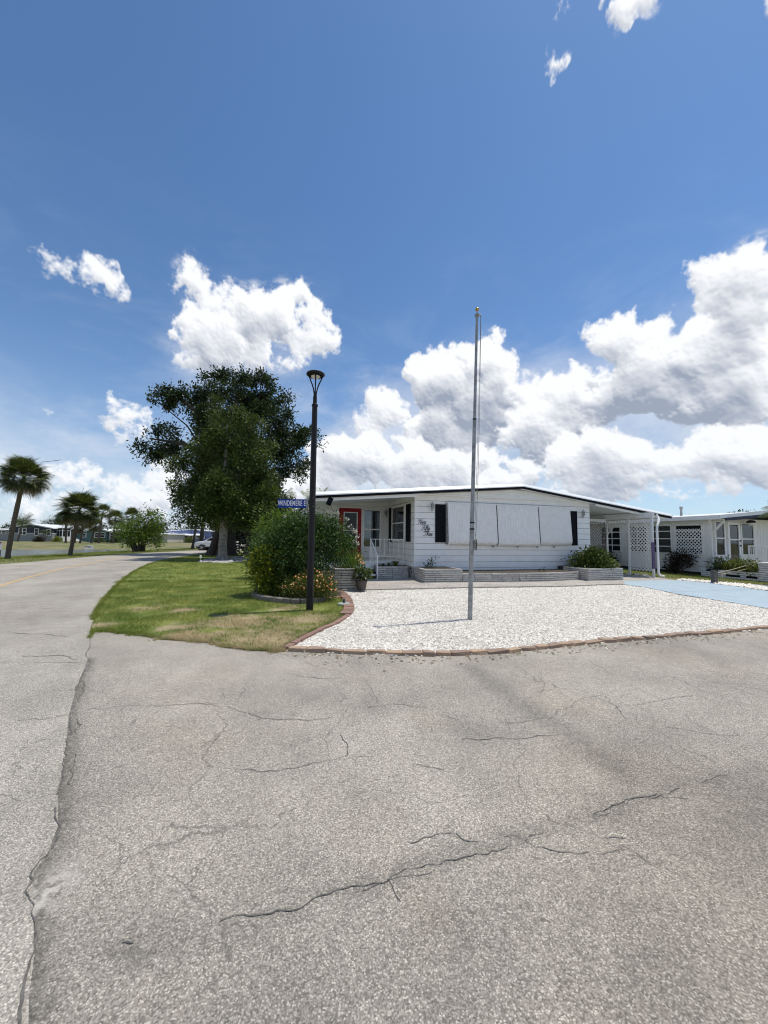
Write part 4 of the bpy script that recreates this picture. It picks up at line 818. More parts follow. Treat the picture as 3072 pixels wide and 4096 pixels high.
def window_y(parent, y0, y1, z0, z1, x, bars=(), m='trimwhite', back='glass_dark', name='window', fw_=0.06, mull=(), d=0.07):
    mb = MB()
    mb.box((x - d, y0, z0), (x, y0 + fw_, z1)).box((x - d, y1 - fw_, z0), (x, y1, z1)).box((x - d, y0 + fw_, z0), (x, y1 - fw_, z0 + fw_)).box((x - d, y0 + fw_, z1 - fw_), (x, y1 - fw_, z1))
    for b in bars: mb.box((x - d + 0.012, y0 + fw_, b - 0.025), (x - 0.03, y1 - fw_, b + 0.025))
    for b in mull: mb.box((x - d + 0.010, b - 0.025, z0 + fw_), (x - 0.028, b + 0.025, z1 - fw_))
    o = mb.build(name, m, parent)
    zz = [z0 + fw_] + list(bars) + [z1 - fw_]
    for a, b in zip(zz[:-1], zz[1:]): MB().box((x - d + 0.03, y0 + fw_, a + 0.026), (x - d + 0.036, y1 - fw_, b - 0.026)).build('pane', 'pane' if back != 'glass_dark' else 'glass_dark', o)
    if back != 'glass_dark': MB().box((x - 0.02, y0 + fw_, z0 + fw_), (x - 0.005, y1 - fw_, z1 - fw_)).build('blind', back, o)
    return o
w1 = window_y(house, 1.02, 2.85, 1.50, 3.07, -0.024, (2.29,), back='screen', fw_=0.09)
w2 = window_x(house, -1.34, -0.42, 1.13, 3.0, 3.478, (2.02,), fw_=0.085)
# red door with a tall glass light
door = MB().box((-2.45, 3.40, 0.72), (-2.24, 3.476, 2.99)).box((-1.58, 3.40, 0.72), (-1.40, 3.476, 2.99)).box((-2.24, 3.40, 0.72), (-1.58, 3.476, 1.14)).box((-2.24, 3.40, 2.81), (-1.58, 3.476, 2.99)).build('door', 'red', house)
MB().box((-2.24, 3.392, 1.14), (-2.20, 3.46, 2.81)).box((-1.62, 3.392, 1.14), (-1.58, 3.46, 2.81)).box((-2.20, 3.392, 1.14), (-1.62, 3.46, 1.19)).box((-2.20, 3.392, 2.77), (-1.62, 3.46, 2.81)).box((-2.20, 3.40, 1.93), (-1.62, 3.45, 1.96)).build('glass_frame', 'trimwhite', door)
MB().box((-2.20, 3.42, 1.19), (-1.62, 3.43, 2.77)).build('door_glass', 'glass_dark', door)
MB().tube([(-1.47, 3.40, 1.78), (-1.47, 3.35, 1.78)], 0.025, 10).build('handle', 'chrome', door)
MB().box((-2.52, 3.41, 0.70), (-2.455, 3.477, 3.05)).box((-1.395, 3.41, 0.70), (-1.345, 3.477, 3.05)).box((-2.455, 3.41, 2.995), (-1.395, 3.477, 3.05)).build('door_frame', 'trimwhite', house)
# porch floor, steps, railing
MB().box((-4.0, 1.07, 0.0), (-0.028, 3.47, 0.69)).build('porch_floor', 'trimwhite', house)
MB().box((-2.42, 0.72, 0.0), (-1.50, 1.07, 0.375)).box((-2.42, 0.36, 0.0), (-1.50, 0.72, 0.155)).build('step_riser', 'soil', house)
for z, y in ((0.378, 0.66), (0.158, 0.30)): MB().box((-2.43, y, z), (-1.49, y + 0.42, z + 0.055)).build('step_tread', 'trimwhite', house)
rail = MB().bar((-1.52, 1.10, 0.69), (-1.52, 1.10, 1.57), 0.032).bar((-0.10, 1.10, 0.69), (-0.10, 1.10, 1.57), 0.032).bar((-1.52, 1.10, 1.57), (-0.07, 1.10, 1.57), 0.03, 0.022).bar((-1.52, 1.10, 0.86), (-0.10, 1.10, 0.86), 0.022).bar((-1.46, 0.16, 0.045), (-1.46, 0.16, 0.93), 0.04).bar((-1.46, 0.14, 0.93), (-1.52, 1.12, 1.585), 0.045, 0.03)
rl = rail.build('railing', 'trimwhite', house)
for i in range(6): x = -1.31 + i * 0.2; MB().bar((x, 1.10, 0.865), (x, 1.10, 1.565), 0.013).build('baluster', 'trimwhite', rl)
for i in range(5): u = (i + 0.7) / 5.6; MB().bar((-1.46 - 0.06 * u, 0.16 + 0.94 * u, 0.12 + 0.62 * u), (-1.46 - 0.06 * u, 0.16 + 0.94 * u, 0.92 + 0.62 * u), 0.013).build('baluster', 'trimwhite', rl)
MB().box((-0.10, 0.02, 0.52), (-0.02, 1.05, 0.565)).build('skirt_rail', 'trimwhite', house)
for y0 in (0.04, 0.54):
    mb = MB(); x0, x1 = -0.075, -0.03; y1 = y0 + 0.47
    mb.box((x0, y0, 0.045), (x1, y0 + 0.04, 0.515)).box((x0, y1 - 0.04, 0.045), (x1, y1, 0.515)).box((x0, y0 + 0.04, 0.045), (x1, y1 - 0.04, 0.075)).box((x0, y0 + 0.04, 0.485), (x1, y1 - 0.04, 0.515))
    ym = (y0 + y1) / 2
    for s in (-1, 1):
        mb.tube([(x0 + 0.02, ym + s * 0.19, 0.08), (x0 + 0.02, ym + s * 0.10, 0.18), (x0 + 0.02, ym + s * 0.03, 0.28), (x0 + 0.02, ym + s * 0.10, 0.38), (x0 + 0.02, ym + s * 0.19, 0.48)], 0.017, 6)
        mb.bar((x0 + 0.02, ym + s * 0.17, 0.08), (x0 + 0.02, ym - s * 0.17, 0.48), 0.028)
    mb.build('breeze_block', 'concrete', house)
# carport: posts, beams, lattice screens
def post(x, y, z1, s=0.075): return MB().box((x - s / 2, y - s / 2, 0.012), (x + s / 2, y + s / 2, z1)).build('carport_post', 'trimwhite', house)
for y, z1 in ((1.56, 2.72), (0.31, 2.70), (-0.90, 2.68)): post(11.05, y, z1)
MB().box((10.99, -0.98, 2.68), (11.11, 9.0, 2.935)).build('carport_beam', 'trimwhite', house)
MB().box((8.47, 1.53, 2.60), (10.98, 1.59, 2.72)).build('carport_beam', 'trimwhite', house)
def lattice(u0, u1, z0, z1, fixed, axis, m, pitch=0.118, w=0.038, cut=None, name='lattice_screen'):
    """diagonal lattice: two layers of slats clipped to the rectangle (and an optional corner cut), with a frame"""
    fr = MB(); f = 0.035
    def bx(mb, p0, p1, q0, q1, e0, e1): mb.box((p0, fixed + e0, q0), (p1, fixed + e1, q1)) if axis == 'x' else mb.box((fixed + e0, p0, q0), (fixed + e1, p1, q1))
    bx(fr, u0, u0 + f, z0, z1, -0.018, 0.018); bx(fr, u1 - f, u1, z0, z1, -0.018, 0.018); bx(fr, u0 + f, u1 - f, z1 - f, z1, -0.018, 0.018)
    if z1 - z0 > 1: bx(fr, u0 + f, u1 - f, z0 + 0.06, z0 + 0.06 + f, -0.020, 0.020)
    o = fr.build(name, m, house); mb = MB()
    for sgn, off in ((1, -0.007), (-1, 0.007)):
        c = (u0 - (z1 if sgn > 0 else -z0)) - 0.0; lo, hi = (u0 - z1, u1 - z0) if sgn > 0 else (u0 + z0, u1 + z1)
        c = lo
        while c < hi:          # line u = c + sgn * z
            zs = [z0, z1]; a = z0 if sgn > 0 else z1
            za = max(z0, min((u0 - c) * sgn, (u1 - c) * sgn)); zb = min(z1, max((u0 - c) * sgn, (u1 - c) * sgn))
            if zb - za > 0.02:
                p = (c + sgn * za, za); q = (c + sgn * zb, zb)
                P = lambda t: (t[0], fixed + off, t[1]) if axis == 'x' else (fixed + off, t[0], t[1])
                mb.bar(P(p), P(q), 0.010, w, (0, 1, 0) if axis == 'x' else (1, 0, 0)) if False else mb.bar(P(p), P(q), w, 0.009, (0, 1, 0) if axis == 'x' else (1, 0, 0))
            c += pitch * 1.414
    l = mb.build('lattice', m, o); l['kind'] = 'stuff'; return o
lattice(-0.86, 0.27, 0.26, 2.64, 11.05, 'y', 'trimwhite')
lattice(0.35, 1.52, 2.33, 2.64, 11.05, 'y', 'trimwhite')
lattice(8.62, 10.98, 0.30, 2.56, 1.62, 'x', 'lattice_shade')  # rear screen, darkened by colour for the shade inside the carport
for (ya, yb) in ((1.52, 1.14), (0.35, 0.62)):
    mb = MB(); s = 1 if yb > ya else -1; n = 3
    mb.bar((11.05, ya, 1.93 if s < 0 else 2.05), (11.05, yb, 2.33), 0.03, 0.03, (1, 0, 0))
    for i in range(1, 4):
        u = i / 4; mb.bar((11.045, ya + (yb - ya) * u, 2.33), (11.045, ya, 2.33 - 0.4 * u), 0.009, 0.036, (1, 0, 0)) if False else mb.bar((11.043, ya + (yb - ya) * u, 2.33), (11.043, ya, 2.33 - (0.40 if s < 0 else 0.28) * u), 0.036, 0.009, (1, 0, 0))
        mb.bar((11.057, ya + (yb - ya) * u, 2.33), (11.057, ya + (yb - ya) * (0.5 + u * 0.5 if u < 1 else 1), 2.33 - (0.4 if s < 0 else .28) * (1 - u) * 0.9), 0.036, 0.009, (1, 0, 0))
    mb.build('lattice_bracket', 'trimwhite', house)
MB().tube([(11.45, -0.80, 2.84), (11.45, -0.86, 2.74), (11.42, -0.92, 2.66), (11.30, -1.0, 2.48), (11.19, -1.03, 2.36), (11.15, -1.04, 2.2), (11.15, -1.04, 0.22), (11.17, -1.10, 0.12), (11.25, -1.24, 0.08)], 0.048, 8).build('downspout', 'trimwhite', house, smooth=True)
MB().tube([(11.05, -0.90, 0.40), (11.05, -0.90, 0.9), (11.05, -0.90, 1.58)], [0.066, 0.062, 0.066], 7).build('purple_wrap', 'purple', house)
# floodlight below the left eave
fl = empty('floodlight', (0, 0, 0), 0, 'small dark floodlight hanging under the porch eave', 'floodlight'); fl.location = hw(-3.42, -0.33, 2.93); fl.rotation_euler = (0, R(22), HA)
MB().box((-0.09, -0.05, -0.16), (0.09, 0.03, 0.13)).build('lamp_housing', 'black', fl, bevel=0.008)
MB().tube([(-0.02, 0.02, 0.10), (-0.10, 0.02, 0.16)], 0.015, 6).build('arm', 'black', fl)

# ================================================================== PLANTERS, EDGING
lp = empty('brick_planter', (0, 0, 0), 0, 'tall pale brick planter left of the porch steps, full of green plants', 'planter')
a, b, c, d = (-1.49, 11.78), (-0.80, 11.90), (-1.10, 13.10), (-1.98, 12.95)
brick_run(lp, a, b, 0.0, 9, 0.0755, 0.36, 0.10, 1); brick_run(lp, d, a, 0.0, 9, 0.0755, 0.36, 0.10, 2); brick_run(lp, b, (-0.98, 12.95), 0.0, 9, 0.0755, 0.36, 0.10, 3)
MB().prism([(-1.44, 11.84), (-0.86, 11.95), (-1.08, 12.92), (-1.9, 12.9)], 0.0, 0.655).build('mortar', 'mortar', lp); MB().prism([(-1.37, 11.91), (-0.93, 12.0), (-1.12, 12.9), (-1.82, 12.88)], 0.6, 0.662).build('soil', 'soil', lp)
sp = empty('brick_planter', HOUSE_P, HA, 'low brick planter between porch steps and breeze blocks, holding succulents', 'planter')
brick_run(sp, (-1.40, 0.36), (-0.12, 0.36), 0.045, 6, 0.078, 0.38, 0.10, 4)
MB().box((-1.40, 0.39, 0.045), (-0.12, 1.06, 0.495)).build('mortar', 'mortar', sp); MB().box((-1.38, 0.47, 0.4), (-0.13, 1.05, 0.505)).build('soil', 'soil', sp)
fp = empty('brick_planter', HOUSE_P, HA, 'long low brick planter running along the front wall under the awning', 'planter')
FPL = [(-0.04, -0.10), (-0.10, -1.28), (1.38, -1.34)]
brick_run(fp, FPL[0], FPL[1], 0.0, 7, 0.0745, 0.37, 0.10, 5); brick_run(fp, FPL[1], FPL[2], 0.0, 7, 0.0745, 0.37, 0.10, 6)
LOW = [(1.385, -1.34), (2.5, -1.52), (3.6, -1.62), (4.7, -1.66), (5.7, -1.56), (6.58, -1.36)]
for i, (p_, q_) in enumerate(zip(LOW[:-1], LOW[1:])): brick_run(fp, p_, q_, 0.0, 5, 0.0745, 0.40, 0.10, 7 + i)
MB().prism([(-0.02, -0.05), (-0.06, -1.24), (1.34, -1.30), (1.34, -0.05)], 0.0, 0.512).build('mortar', 'mortar', fp)
MB().prism([(1.345, -0.05), (1.345, -1.30)] + [(x, y + 0.04) for x, y in LOW[1:]] + [(6.6, -0.05)], 0.0, 0.362).build('mortar', 'mortar', fp)
MB().prism([(0.06, -0.05), (0.06, -1.15), (1.26, -1.20), (1.26, -0.05)], 0.3, 0.518).build('soil', 'soil', fp)
MB().prism([(1.40, -0.05), (1.40, -1.18)] + [(x, y + 0.13) for x, y in LOW[1:]] + [(6.55, -0.05)], 0.2, 0.368).build('soil', 'soil', fp)
brick_run(fp, (1.36, -1.335), (1.36, -0.06), 0.372, 2, 0.0745, 0.37, 0.08, 22)
rp = empty('brick_planter', HOUSE_P, HA, 'square brick planter with a round bush at the carport corner', 'planter')
brick_run(rp, (6.60, -1.80), (8.42, -1.72), 0.0, 7, 0.074, 0.40, 0.10, 13); brick_run(rp, (6.60, -0.4), (6.60, -1.80), 0.0, 7, 0.074, 0.40, 0.10, 14); brick_run(rp, (8.42, -1.72), (8.42, -0.4), 0.0, 7, 0.074, 0.40, 0.10, 15)
MB().prism([(6.64, -0.05), (6.64, -1.76), (8.38, -1.68), (8.38, -0.05)], 0.0, 0.508).build('mortar', 'mortar', rp)
MB().prism([(6.72, -0.05), (6.72, -1.66), (8.30, -1.58), (8.30, -0.05)], 0.3, 0.514).build('soil', 'soil', rp)
# rough kerb bricks along the street
ke = empty('brick_edging', (0, 0, 0), 0, 'rough tan and brown bricks edging the white gravel along the street', 'edging')
P = smooth_line(KERB, 8); rg = random.Random(5); acc = []; s = 0
for p_, q_ in zip(P[:-1], P[1:]): acc.append((s, p_, q_)); s += (q_ - p_).length
def along(u):
    for a_, p_, q_ in acc:
        L = (q_ - p_).length
        if a_ + L >= u or (a_, p_, q_) == acc[-1]: return p_.lerp(q_, (u - a_) / L), math.atan2(q_.y - p_.y, q_.x - p_.x)
u = 0.0
while u < s - 0.1:
    l = rg.uniform(0.19, 0.33); pt, an = along(u + l / 2); wd = rg.uniform(0.10, 0.14)
    link('brick', rg.choice(BRK), ke, (pt.x - math.sin(an) * (0.05 + rg.uniform(-0.015, 0.015)), pt.y + math.cos(an) * 0.05, rg.uniform(0.010, 0.022)), (rg.uniform(-0.10, 0.10), rg.uniform(-0.05, 0.05), an + rg.uniform(-0.09, 0.09)), (l - 0.012, wd * 0.85, rg.uniform(0.05, 0.075)))
    u += l
te = empty('brick_edging', (0, 0, 0), 0, 'curved terracotta paver edging between lawn and white gravel', 'edging')
P = smooth_line(TERR, 8); acc = []; s = 0
for p_, q_ in zip(P[:-1], P[1:]): acc.append((s, p_, q_)); s += (q_ - p_).length
u = 0.06
while u < s - 0.05:
    cross = u > 2.55; l = 0.115 if cross else 0.215; pt, an = along(u + l / 2); w = 0.24 if cross else 0.09
    link('brick', rg.choice(BRT), te, (pt.x - math.sin(an) * w * 0.42, pt.y + math.cos(an) * w * 0.42, 0.022 + rg.uniform(-0.006, 0.006)), (rg.uniform(-0.03, 0.03), rg.uniform(-0.03, 0.03), an + rg.uniform(-0.03, 0.03)), (l - 0.012, w, 0.045)); u += l
pv = empty('paver_patch', (0, 0, 0), 0, 'irregular terracotta flagstones between flower bush and curved edging', 'paving')
for (x, y, l, w, an) in ((-1.50, 10.45, 0.34, 0.26, 0.2), (-1.20, 10.55, 0.26, 0.30, 0.5), (-1.48, 10.80, 0.32, 0.30, -0.2), (-1.22, 10.92, 0.24, 0.26, 0.1), (-1.42, 11.15, 0.3, 0.28, 0.3), (-1.30, 11.45, 0.28, 0.26, 0.0)):
    link('flagstone', rg.choice(BRT), pv, (x, y, 0.006), (0, 0, an), (l, w, 0.035))
be = empty('stone_edging', (0, 0, 0), 0, 'shaded grey stone edging curving round the big shrub bed', 'edging')
P = smooth_line([(-3.75, 11.7), (-3.55, 11.0), (-3.42, 10.4), (-3.0, 9.9), (-2.45, 9.58), (-1.95, 9.5), (-1.6, 9.75)], 6); acc = []; s = 0
for p_, q_ in zip(P[:-1], P[1:]): acc.append((s, p_, q_)); s += (q_ - p_).length
u = 0.0
while u < s - 0.05:
    l = rg.uniform(0.17, 0.25); pt, an = along(u + l / 2); link('stone', rg.choice(BRS), be, (pt.x, pt.y, 0.045), (rg.uniform(-0.1, 0.1), rg.uniform(-0.06, 0.06), an), (l - 0.01, 0.16, 0.13)); u += l
sheet('shrub_bed', BED, 0.006, 'soil')

# ================================================================== STREET LAMP, SIGN, FLAGPOLE
lamp = empty('street_lamp', (-1.62, 8.66, 0), 0, 'tall black street lamp with a disc head on forked arms', 'street lamp')
MB().lathe([(0.078, -0.02), (0.077, 0.6), (0.073, 2.0), (0.064, 4.0), (0.060, 4.62)], 24).build('pole', 'polemetal', lamp, smooth=True)
MB().lathe([(0.066, 4.60), (0.072, 4.62), (0.072, 4.645), (0.066, 4.655)], 24).lathe([(0.046, 4.65), (0.045, 4.84), (0.035, 4.85)], 24).build('collar', 'polemetal', lamp, smooth=True)
MB().box((0.035, -0.085, 0.30), (0.072, -0.045, 0.52)).build('access_cover', 'polemetal', lamp, bevel=0.01)
for an in (0.15, math.pi - 0.35, math.pi * 1.5 + 0.2):
    ca, sa = math.cos(an), math.sin(an); pts = [(r * ca, r * sa, z) for r, z in ((0.022, 4.83), (0.026, 4.92), (0.048, 5.03), (0.085, 5.14), (0.135, 5.25), (0.16, 5.33))]
    MB().tube(pts, 0.015, 8).build('arm', 'polemetal', lamp, smooth=True)
hd = MB().lathe([(0.10, 5.315), (0.185, 5.33), (0.210, 5.35), (0.212, 5.37), (0.19, 5.388), (0.08, 5.40)], 32).build('lamp_head', 'polemetal', lamp, smooth=True)
for k in range(16):
    an = k * math.pi / 8; MB().bar((0.115 * math.cos(an), 0.115 * math.sin(an), 5.315), (0.178 * math.cos(an), 0.178 * math.sin(an), 5.325), 0.012, 0.02).build('cooling_fin', 'polemetal', hd)
MB().lathe([(0.095, 5.295), (0.105, 5.305), (0.105, 5.318)], 24).build('lamp_lens', 'lamp_lens', hd)
for z in (2.28, 2.47): MB().lathe([(0.073, z), (0.0765, z + 0.004), (0.0765, z + 0.016), (0.073, z + 0.02)], 24).build('strap', 'polemetal', lamp)
sg = empty('street_sign', (-1.735, 8.62, 2.36), R(180 - 1.0), 'blue street name sign fixed to the black lamp pole', 'street sign')
bl_ = MB().box((-0.02, -0.006, -0.098), (0.655, 0.006, 0.098)).build('sign_blade', 'signblue', sg)
def text_mesh(name, txt, size, m, parent, loc, rot, sx=1.0, ext=0.002, off=0.0, spacing=1.0):
    cu = bpy.data.curves.new(name, 'FONT'); cu.body = txt; cu.size = size; cu.extrude = ext; cu.offset = off; cu.space_character = spacing; cu.align_x = 'CENTER'; cu.align_y = 'CENTER'
    tmp = bpy.data.objects.new(name + '_tmp', cu); COL.objects.link(tmp); dg = bpy.context.evaluated_depsgraph_get()
    me = bpy.data.meshes.new_from_object(tmp.evaluated_get(dg)); bpy.data.objects.remove(tmp); me.materials.clear(); me.materials.append(M[m])
    return link(name, me, parent, loc, rot, (sx, 1, 1))
text_mesh('lettering', 'WINDEMERE E', 0.168, 'signwhite', sg, (0.338, 0.008, 0.0), (R(90), 0, R(180)), 0.55, 0.002, 0.0022, 1.06)
MB().box((-0.03, -0.016, -0.115), (0.012, 0.016, 0.115)).bar((-0.02, 0, 0.115), (-0.03, 0, 0.13), 0.03).build('bracket', 'flagmetal', sg)
MB().box((0.34, -0.008, -0.100), (0.41, 0.010, -0.085)).build('clip', 'flagmetal', sg)
fp_ = empty('flagpole', (1.75, 7.85, 0), 0, 'bare weathered metal flagpole with gold ball standing in white gravel', 'flagpole')
lean = 0.17 / 6.41
fp_.rotation_euler = (0, math.atan(lean), 0)
for z0, z1, r0, r1 in ((-0.02, 1.95, 0.047, 0.045), (1.95, 4.1, 0.042, 0.036), (4.1, 6.30, 0.032, 0.026)): MB().lathe([(r0, z0), (r1, z1)], 20).build('pole', 'flagmetal', fp_, smooth=True)
for z, r in ((1.93, 0.048), (1.80, 0.0475), (4.08, 0.039)): MB().lathe([(r, z), (r + 0.002, z + 0.01), (r, z + 0.03)], 20).build('joint_ring', 'polemetal', fp_)
MB().lathe([(0.028, 6.27), (0.032, 6.30), (0.045, 6.33), (0.052, 6.36), (0.03, 6.375), (0.01, 6.39), (0.008, 6.46)], 18).tube([(0.03, -0.012, 6.35), (0.075, -0.012, 6.35), (0.075, 0.012, 6.35), (0.03, 0.012, 6.35)], 0.012, 6).build('truck', 'flagmetal', fp_, smooth=True)
MB().lathe([(0.005, 6.43)] + [(0.042 * math.sin(math.pi * i / 10), 6.475 - 0.042 * math.cos(math.pi * i / 10)) for i in range(1, 10)] + [(0.003, 6.517)], 18).build('ball_finial', 'gold', fp_, smooth=True)
rp_ = []
for k, dx in ((0, 0.078), (1, 0.062)):
    rp_.append([(dx - 0.0 * u + 0.012 * math.sin(u * 3.14 + k), -0.02 - 0.02 * math.sin(u * 2.2), 6.34 - u * 4.72) if u < 0.97 else (0.06, -0.03, 6.34 - u * 4.72) for u in [i / 24 for i in range(25)]])
MB().tube(rp_[0], 0.0045, 5).tube(rp_[1], 0.0038, 5).build('halyard', 'rope', fp_)
mb = MB()
for k in range(7):
    a0 = k * 0.5; mb.tube([(0.072 + 0.03 * math.sin(t_) * math.cos(a0 * 0.6), -0.035 + 0.028 * math.sin(t_) * math.sin(a0), 1.50 + 0.115 * math.cos(t_ + 0.1 * k)) for t_ in [i * 0.45 for i in range(15)]], 0.007, 5)
mb.build('rope_coil', 'rope', fp_); MB().box((0.04, -0.05, 1.47), (0.06, -0.02, 1.58)).build('cleat', 'polemetal', fp_)
# ================================================================== NEIGHBOUR'S HOME (right)
nb = empty('mobile_home', HOUSE_P, HA, 'white neighbouring home beyond the carport with louvred windows and glazed door', 'house')
NX, NY = 15.1, -0.55
nwall = MB().box((NX, NY, 0.12), (25.0, 9.5, 2.80)).build('wall', 'white', nb)
for i in range(22): MB().box((NX - 0.012, 9.2 - i * 0.44, 0.46), (NX, 9.225 - i * 0.44, 2.62)).build('panel_joint', 'trimwhite', nwall)
MB().box((NX - 0.022, NY, 0.42), (NX + 0.01, 9.5, 0.455)).build('skirt_ledge', 'trimwhite', nwall)
MB().box((NX - 0.006, NY, 0.0), (NX + 0.3, 9.5, 0.13)).build('foundation', 'mortar', nwall)
MB().box((NX - 0.05, NY - 0.05, 0.12), (NX + 0.12, NY + 0.10, 2.72)).build('corner_post', 'trimwhite', nwall)
for i in range(16): MB().box((18.25 + i * 0.22, NY - 0.018, 0.5), (18.28 + i * 0.22, NY, 2.66)).build('panel_joint', 'trimwhite', nwall)
NR = MB().prism([(14.72, 2.74), (17.9, 3.02), (25.4, 2.74), (25.4, 2.86), (17.9, 3.19), (14.72, 2.88)], -1.3, 9.8, 'y').build('roof', 'roofwhite', nb)
MB().box((14.66, -1.34, 2.70), (14.72, 9.8, 2.90)).build('eave_fascia', 'trimwhite', NR)
MB().prism([(15.02, 2.77), (17.9, 3.03), (25.2, 2.76), (25.2, 2.62), (17.9, 2.87), (15.02, 2.63)], -1.345, -1.30, 'y').build('blue_trim', 'navy', NR)
MB().prism([(14.66, 2.90), (17.9, 3.21), (25.4, 2.88), (25.4, 2.72), (17.9, 3.03), (14.66, 2.73)], -1.335, -1.305, 'y').build('gable_fascia', 'roofwhite', NR)
MB().lathe([(0.06, 3.1), (0.06, 3.52), (0.085, 3.53), (0.085, 3.62), (0.05, 3.66)], 10, (17.2, 2.3, 0)).build('roof_vent', 'flagmetal', nb)
MB().bar((15.06, NY - 0.05, 1.93), (15.06, -1.30, 2.70), 0.07).build('brace', 'trimwhite', nb)
MB().tube([(14.80, -0.75, 2.70), (14.90, -0.72, 2.55), (15.03, -0.68, 2.42), (15.05, -0.67, 2.2), (15.05, -0.67, 0.3)], 0.04, 7).build('downspout', 'trimwhite', nb, smooth=True)
window_y(nb, 4.42, 5.9, 0.96, 2.53, NX, (1.37, 1.78, 2.17), mull=(5.05,), d=0.05); window_y(nb, 2.65, 4.05, 0.96, 2.55, NX, (1.37, 1.78, 2.17), mull=(3.3,), d=0.05)
window_y(nb, 1.28, 2.45, 0.98, 2.53, NX, (1.37, 1.78, 2.18), back='screen', d=0.05)
w3 = window_y(nb, -0.26, 1.10, 0.97, 2.53, NX, (1.37, 1.78, 2.18), d=0.05)
mb = MB()
for s in (1, -1):          # white lattice standing behind the louvres
    c = -3.0
    while c < 4.6:
        za, zb = 1.0, 2.28; y = lambda z: c + s * z
        lo, hi = sorted(((-0.19 - c) * s, (1.04 - c) * s)); a_, b_ = max(za, lo), min(zb, hi)
        if b_ - a_ > 0.03: mb.bar((NX - 0.052 - 0.004 * s, c + s * a_, a_), (NX - 0.052 - 0.004 * s, c + s * b_, b_), 0.04, 0.006, (1, 0, 0))
        c += 0.125 * 1.414
la = mb.build('lattice', 'trimwhite', w3); la['kind'] = 'stuff'
def glazed(x0, x1, z0, z1, bars, m, back=None, name='window', frame=0.07):
    return window_x(nb, x0, x1, z0, z1, NY - 0.004, bars, m, back, name, frame)
for (x0, x1, z0, z1, bars, dk) in ((15.36, 16.06, 0.94, 2.68, (1.82,), 'glass_dark'), (17.16, 18.12, 0.96, 2.62, (1.80,), 'screen')):
    o = glazed(x0, x1, z0, z1, bars, 'trimwhite'); MB().box((x0 + 0.07, NY - 0.03, z0 + 0.07), (x1 - 0.07, NY - 0.022, z1 - 0.07)).build('blind', dk, o)
dr = window_x(nb, 16.24, 17.10, 0.55, 2.62, NY - 0.004, (1.76,), 'trimwhite', None, 'door', 0.12)
MB().box((16.36, NY - 0.03, 0.67), (16.98, NY - 0.022, 2.5)).build('glass_backing', 'glass_dark', dr)
for z in (1.46, 1.70): MB().tube([(17.04, NY - 0.09, z), (17.04, NY - 0.14, z)], 0.035, 8).build('handle', 'polemetal', dr)
MB().box((15.3, -2.0, 0.0), (17.4, NY - 0.06, 0.55)).build('porch_floor', 'trimwhite', nb)
nr = MB().bar((15.42, -1.95, 1.47), (16.62, -1.95, 1.47), 0.04).bar((15.42, -1.95, 0.62), (16.62, -1.95, 0.62), 0.03).bar((15.42, -1.95, 0.5), (15.42, -1.95, 1.47), 0.04).bar((16.30, -1.98, 1.48), (17.05, -3.0, 0.98), 0.05).bar((17.05, -3.0, 0.0), (17.05, -3.0, 0.98), 0.06).bar((17.0, -1.95, 1.47), (18.0, -1.95, 1.47), 0.04).bar((17.0, -1.95, 0.6), (17.0, -1.95, 1.47), 0.045).bar((18.0, -1.95, 0.5), (18.0, -1.95, 1.47), 0.045).bar((17.9, -1.98, 1.48), (18.7, -3.2, 0.95), 0.05).build('railing', 'trimwhite', nb)
for i in range(8): MB().bar((15.56 + i * 0.14, -1.95, 0.63), (15.56 + i * 0.14, -1.95, 1.46), 0.022).build('baluster', 'trimwhite', nr)
for i in range(6): MB().bar((17.15 + i * 0.15, -1.95, 0.63), (17.15 + i * 0.15, -1.95, 1.46), 0.022).build('baluster', 'trimwhite', nr)
for i in range(4): u = (i + 0.6) / 4.6; MB().bar((16.3 + 0.75 * u, -1.98 - 1.02 * u, 0.62 - 0.5 * u), (16.3 + 0.75 * u, -1.98 - 1.02 * u, 1.47 - 0.5 * u), 0.022).build('baluster', 'trimwhite', nr)
for i in range(4): u = (i + 0.6) / 4.6; MB().bar((17.9 + 0.8 * u, -1.98 - 1.2 * u, 0.6 - 0.5 * u), (17.9 + 0.8 * u, -1.98 - 1.2 * u, 1.47 - 0.5 * u), 0.022).build('baluster', 'trimwhite', nr)
pl = MB().lathe([(0.05, 2.74), (0.16, 2.70), (0.20, 2.62), (0.14, 2.60)], 10, (17.45, -0.9, 0)).build('porch_light', 'polemetal', nb)
MB().lathe([(0.05, 2.46), (0.13, 2.50), (0.14, 2.60)], 10, (17.45, -0.9, 0)).build('lamp_shade', 'lamp_lens', pl)
npn = empty('brick_planter', HOUSE_P, HA, 'white painted brick planter with scattered black bricks before the neighbouring porch', 'planter')
brick_run(npn, (14.42, -0.55), (14.42, -2.85), 0.0, 4, 0.088, 0.40, 0.12, 31, BRW, 0.012, BRB); brick_run(npn, (14.40, -2.85), (14.40, -4.2), 0.0, 8, 0.092, 0.42, 0.12, 32, BRW, 0.012, BRB); brick_run(npn, (15.3, -0.55), (14.42, -0.55), 0.0, 4, 0.088, 0.40, 0.1, 33, BRW, 0.012, BRB)
MB().box((14.46, -2.86, 0.0), (15.28, -0.59, 0.335)).box((14.45, -4.2, 0.0), (15.8, -2.87, 0.72)).build('mortar', 'mortar', npn)
MB().box((14.36, -4.22, 0.737), (15.85, -2.84, 0.79)).build('coping', 'brick_white', npn)
for (y, z, l) in ((-1.05, 0.31, 0.5), (-1.9, 0.13, 0.55), (-2.6, 0.13, 0.4), (-3.1, 0.60, 0.42)): MB().box((14.405, y - l / 2, z - 0.04), (14.43, y + l / 2, z + 0.04)).build('brick', 'black', npn)
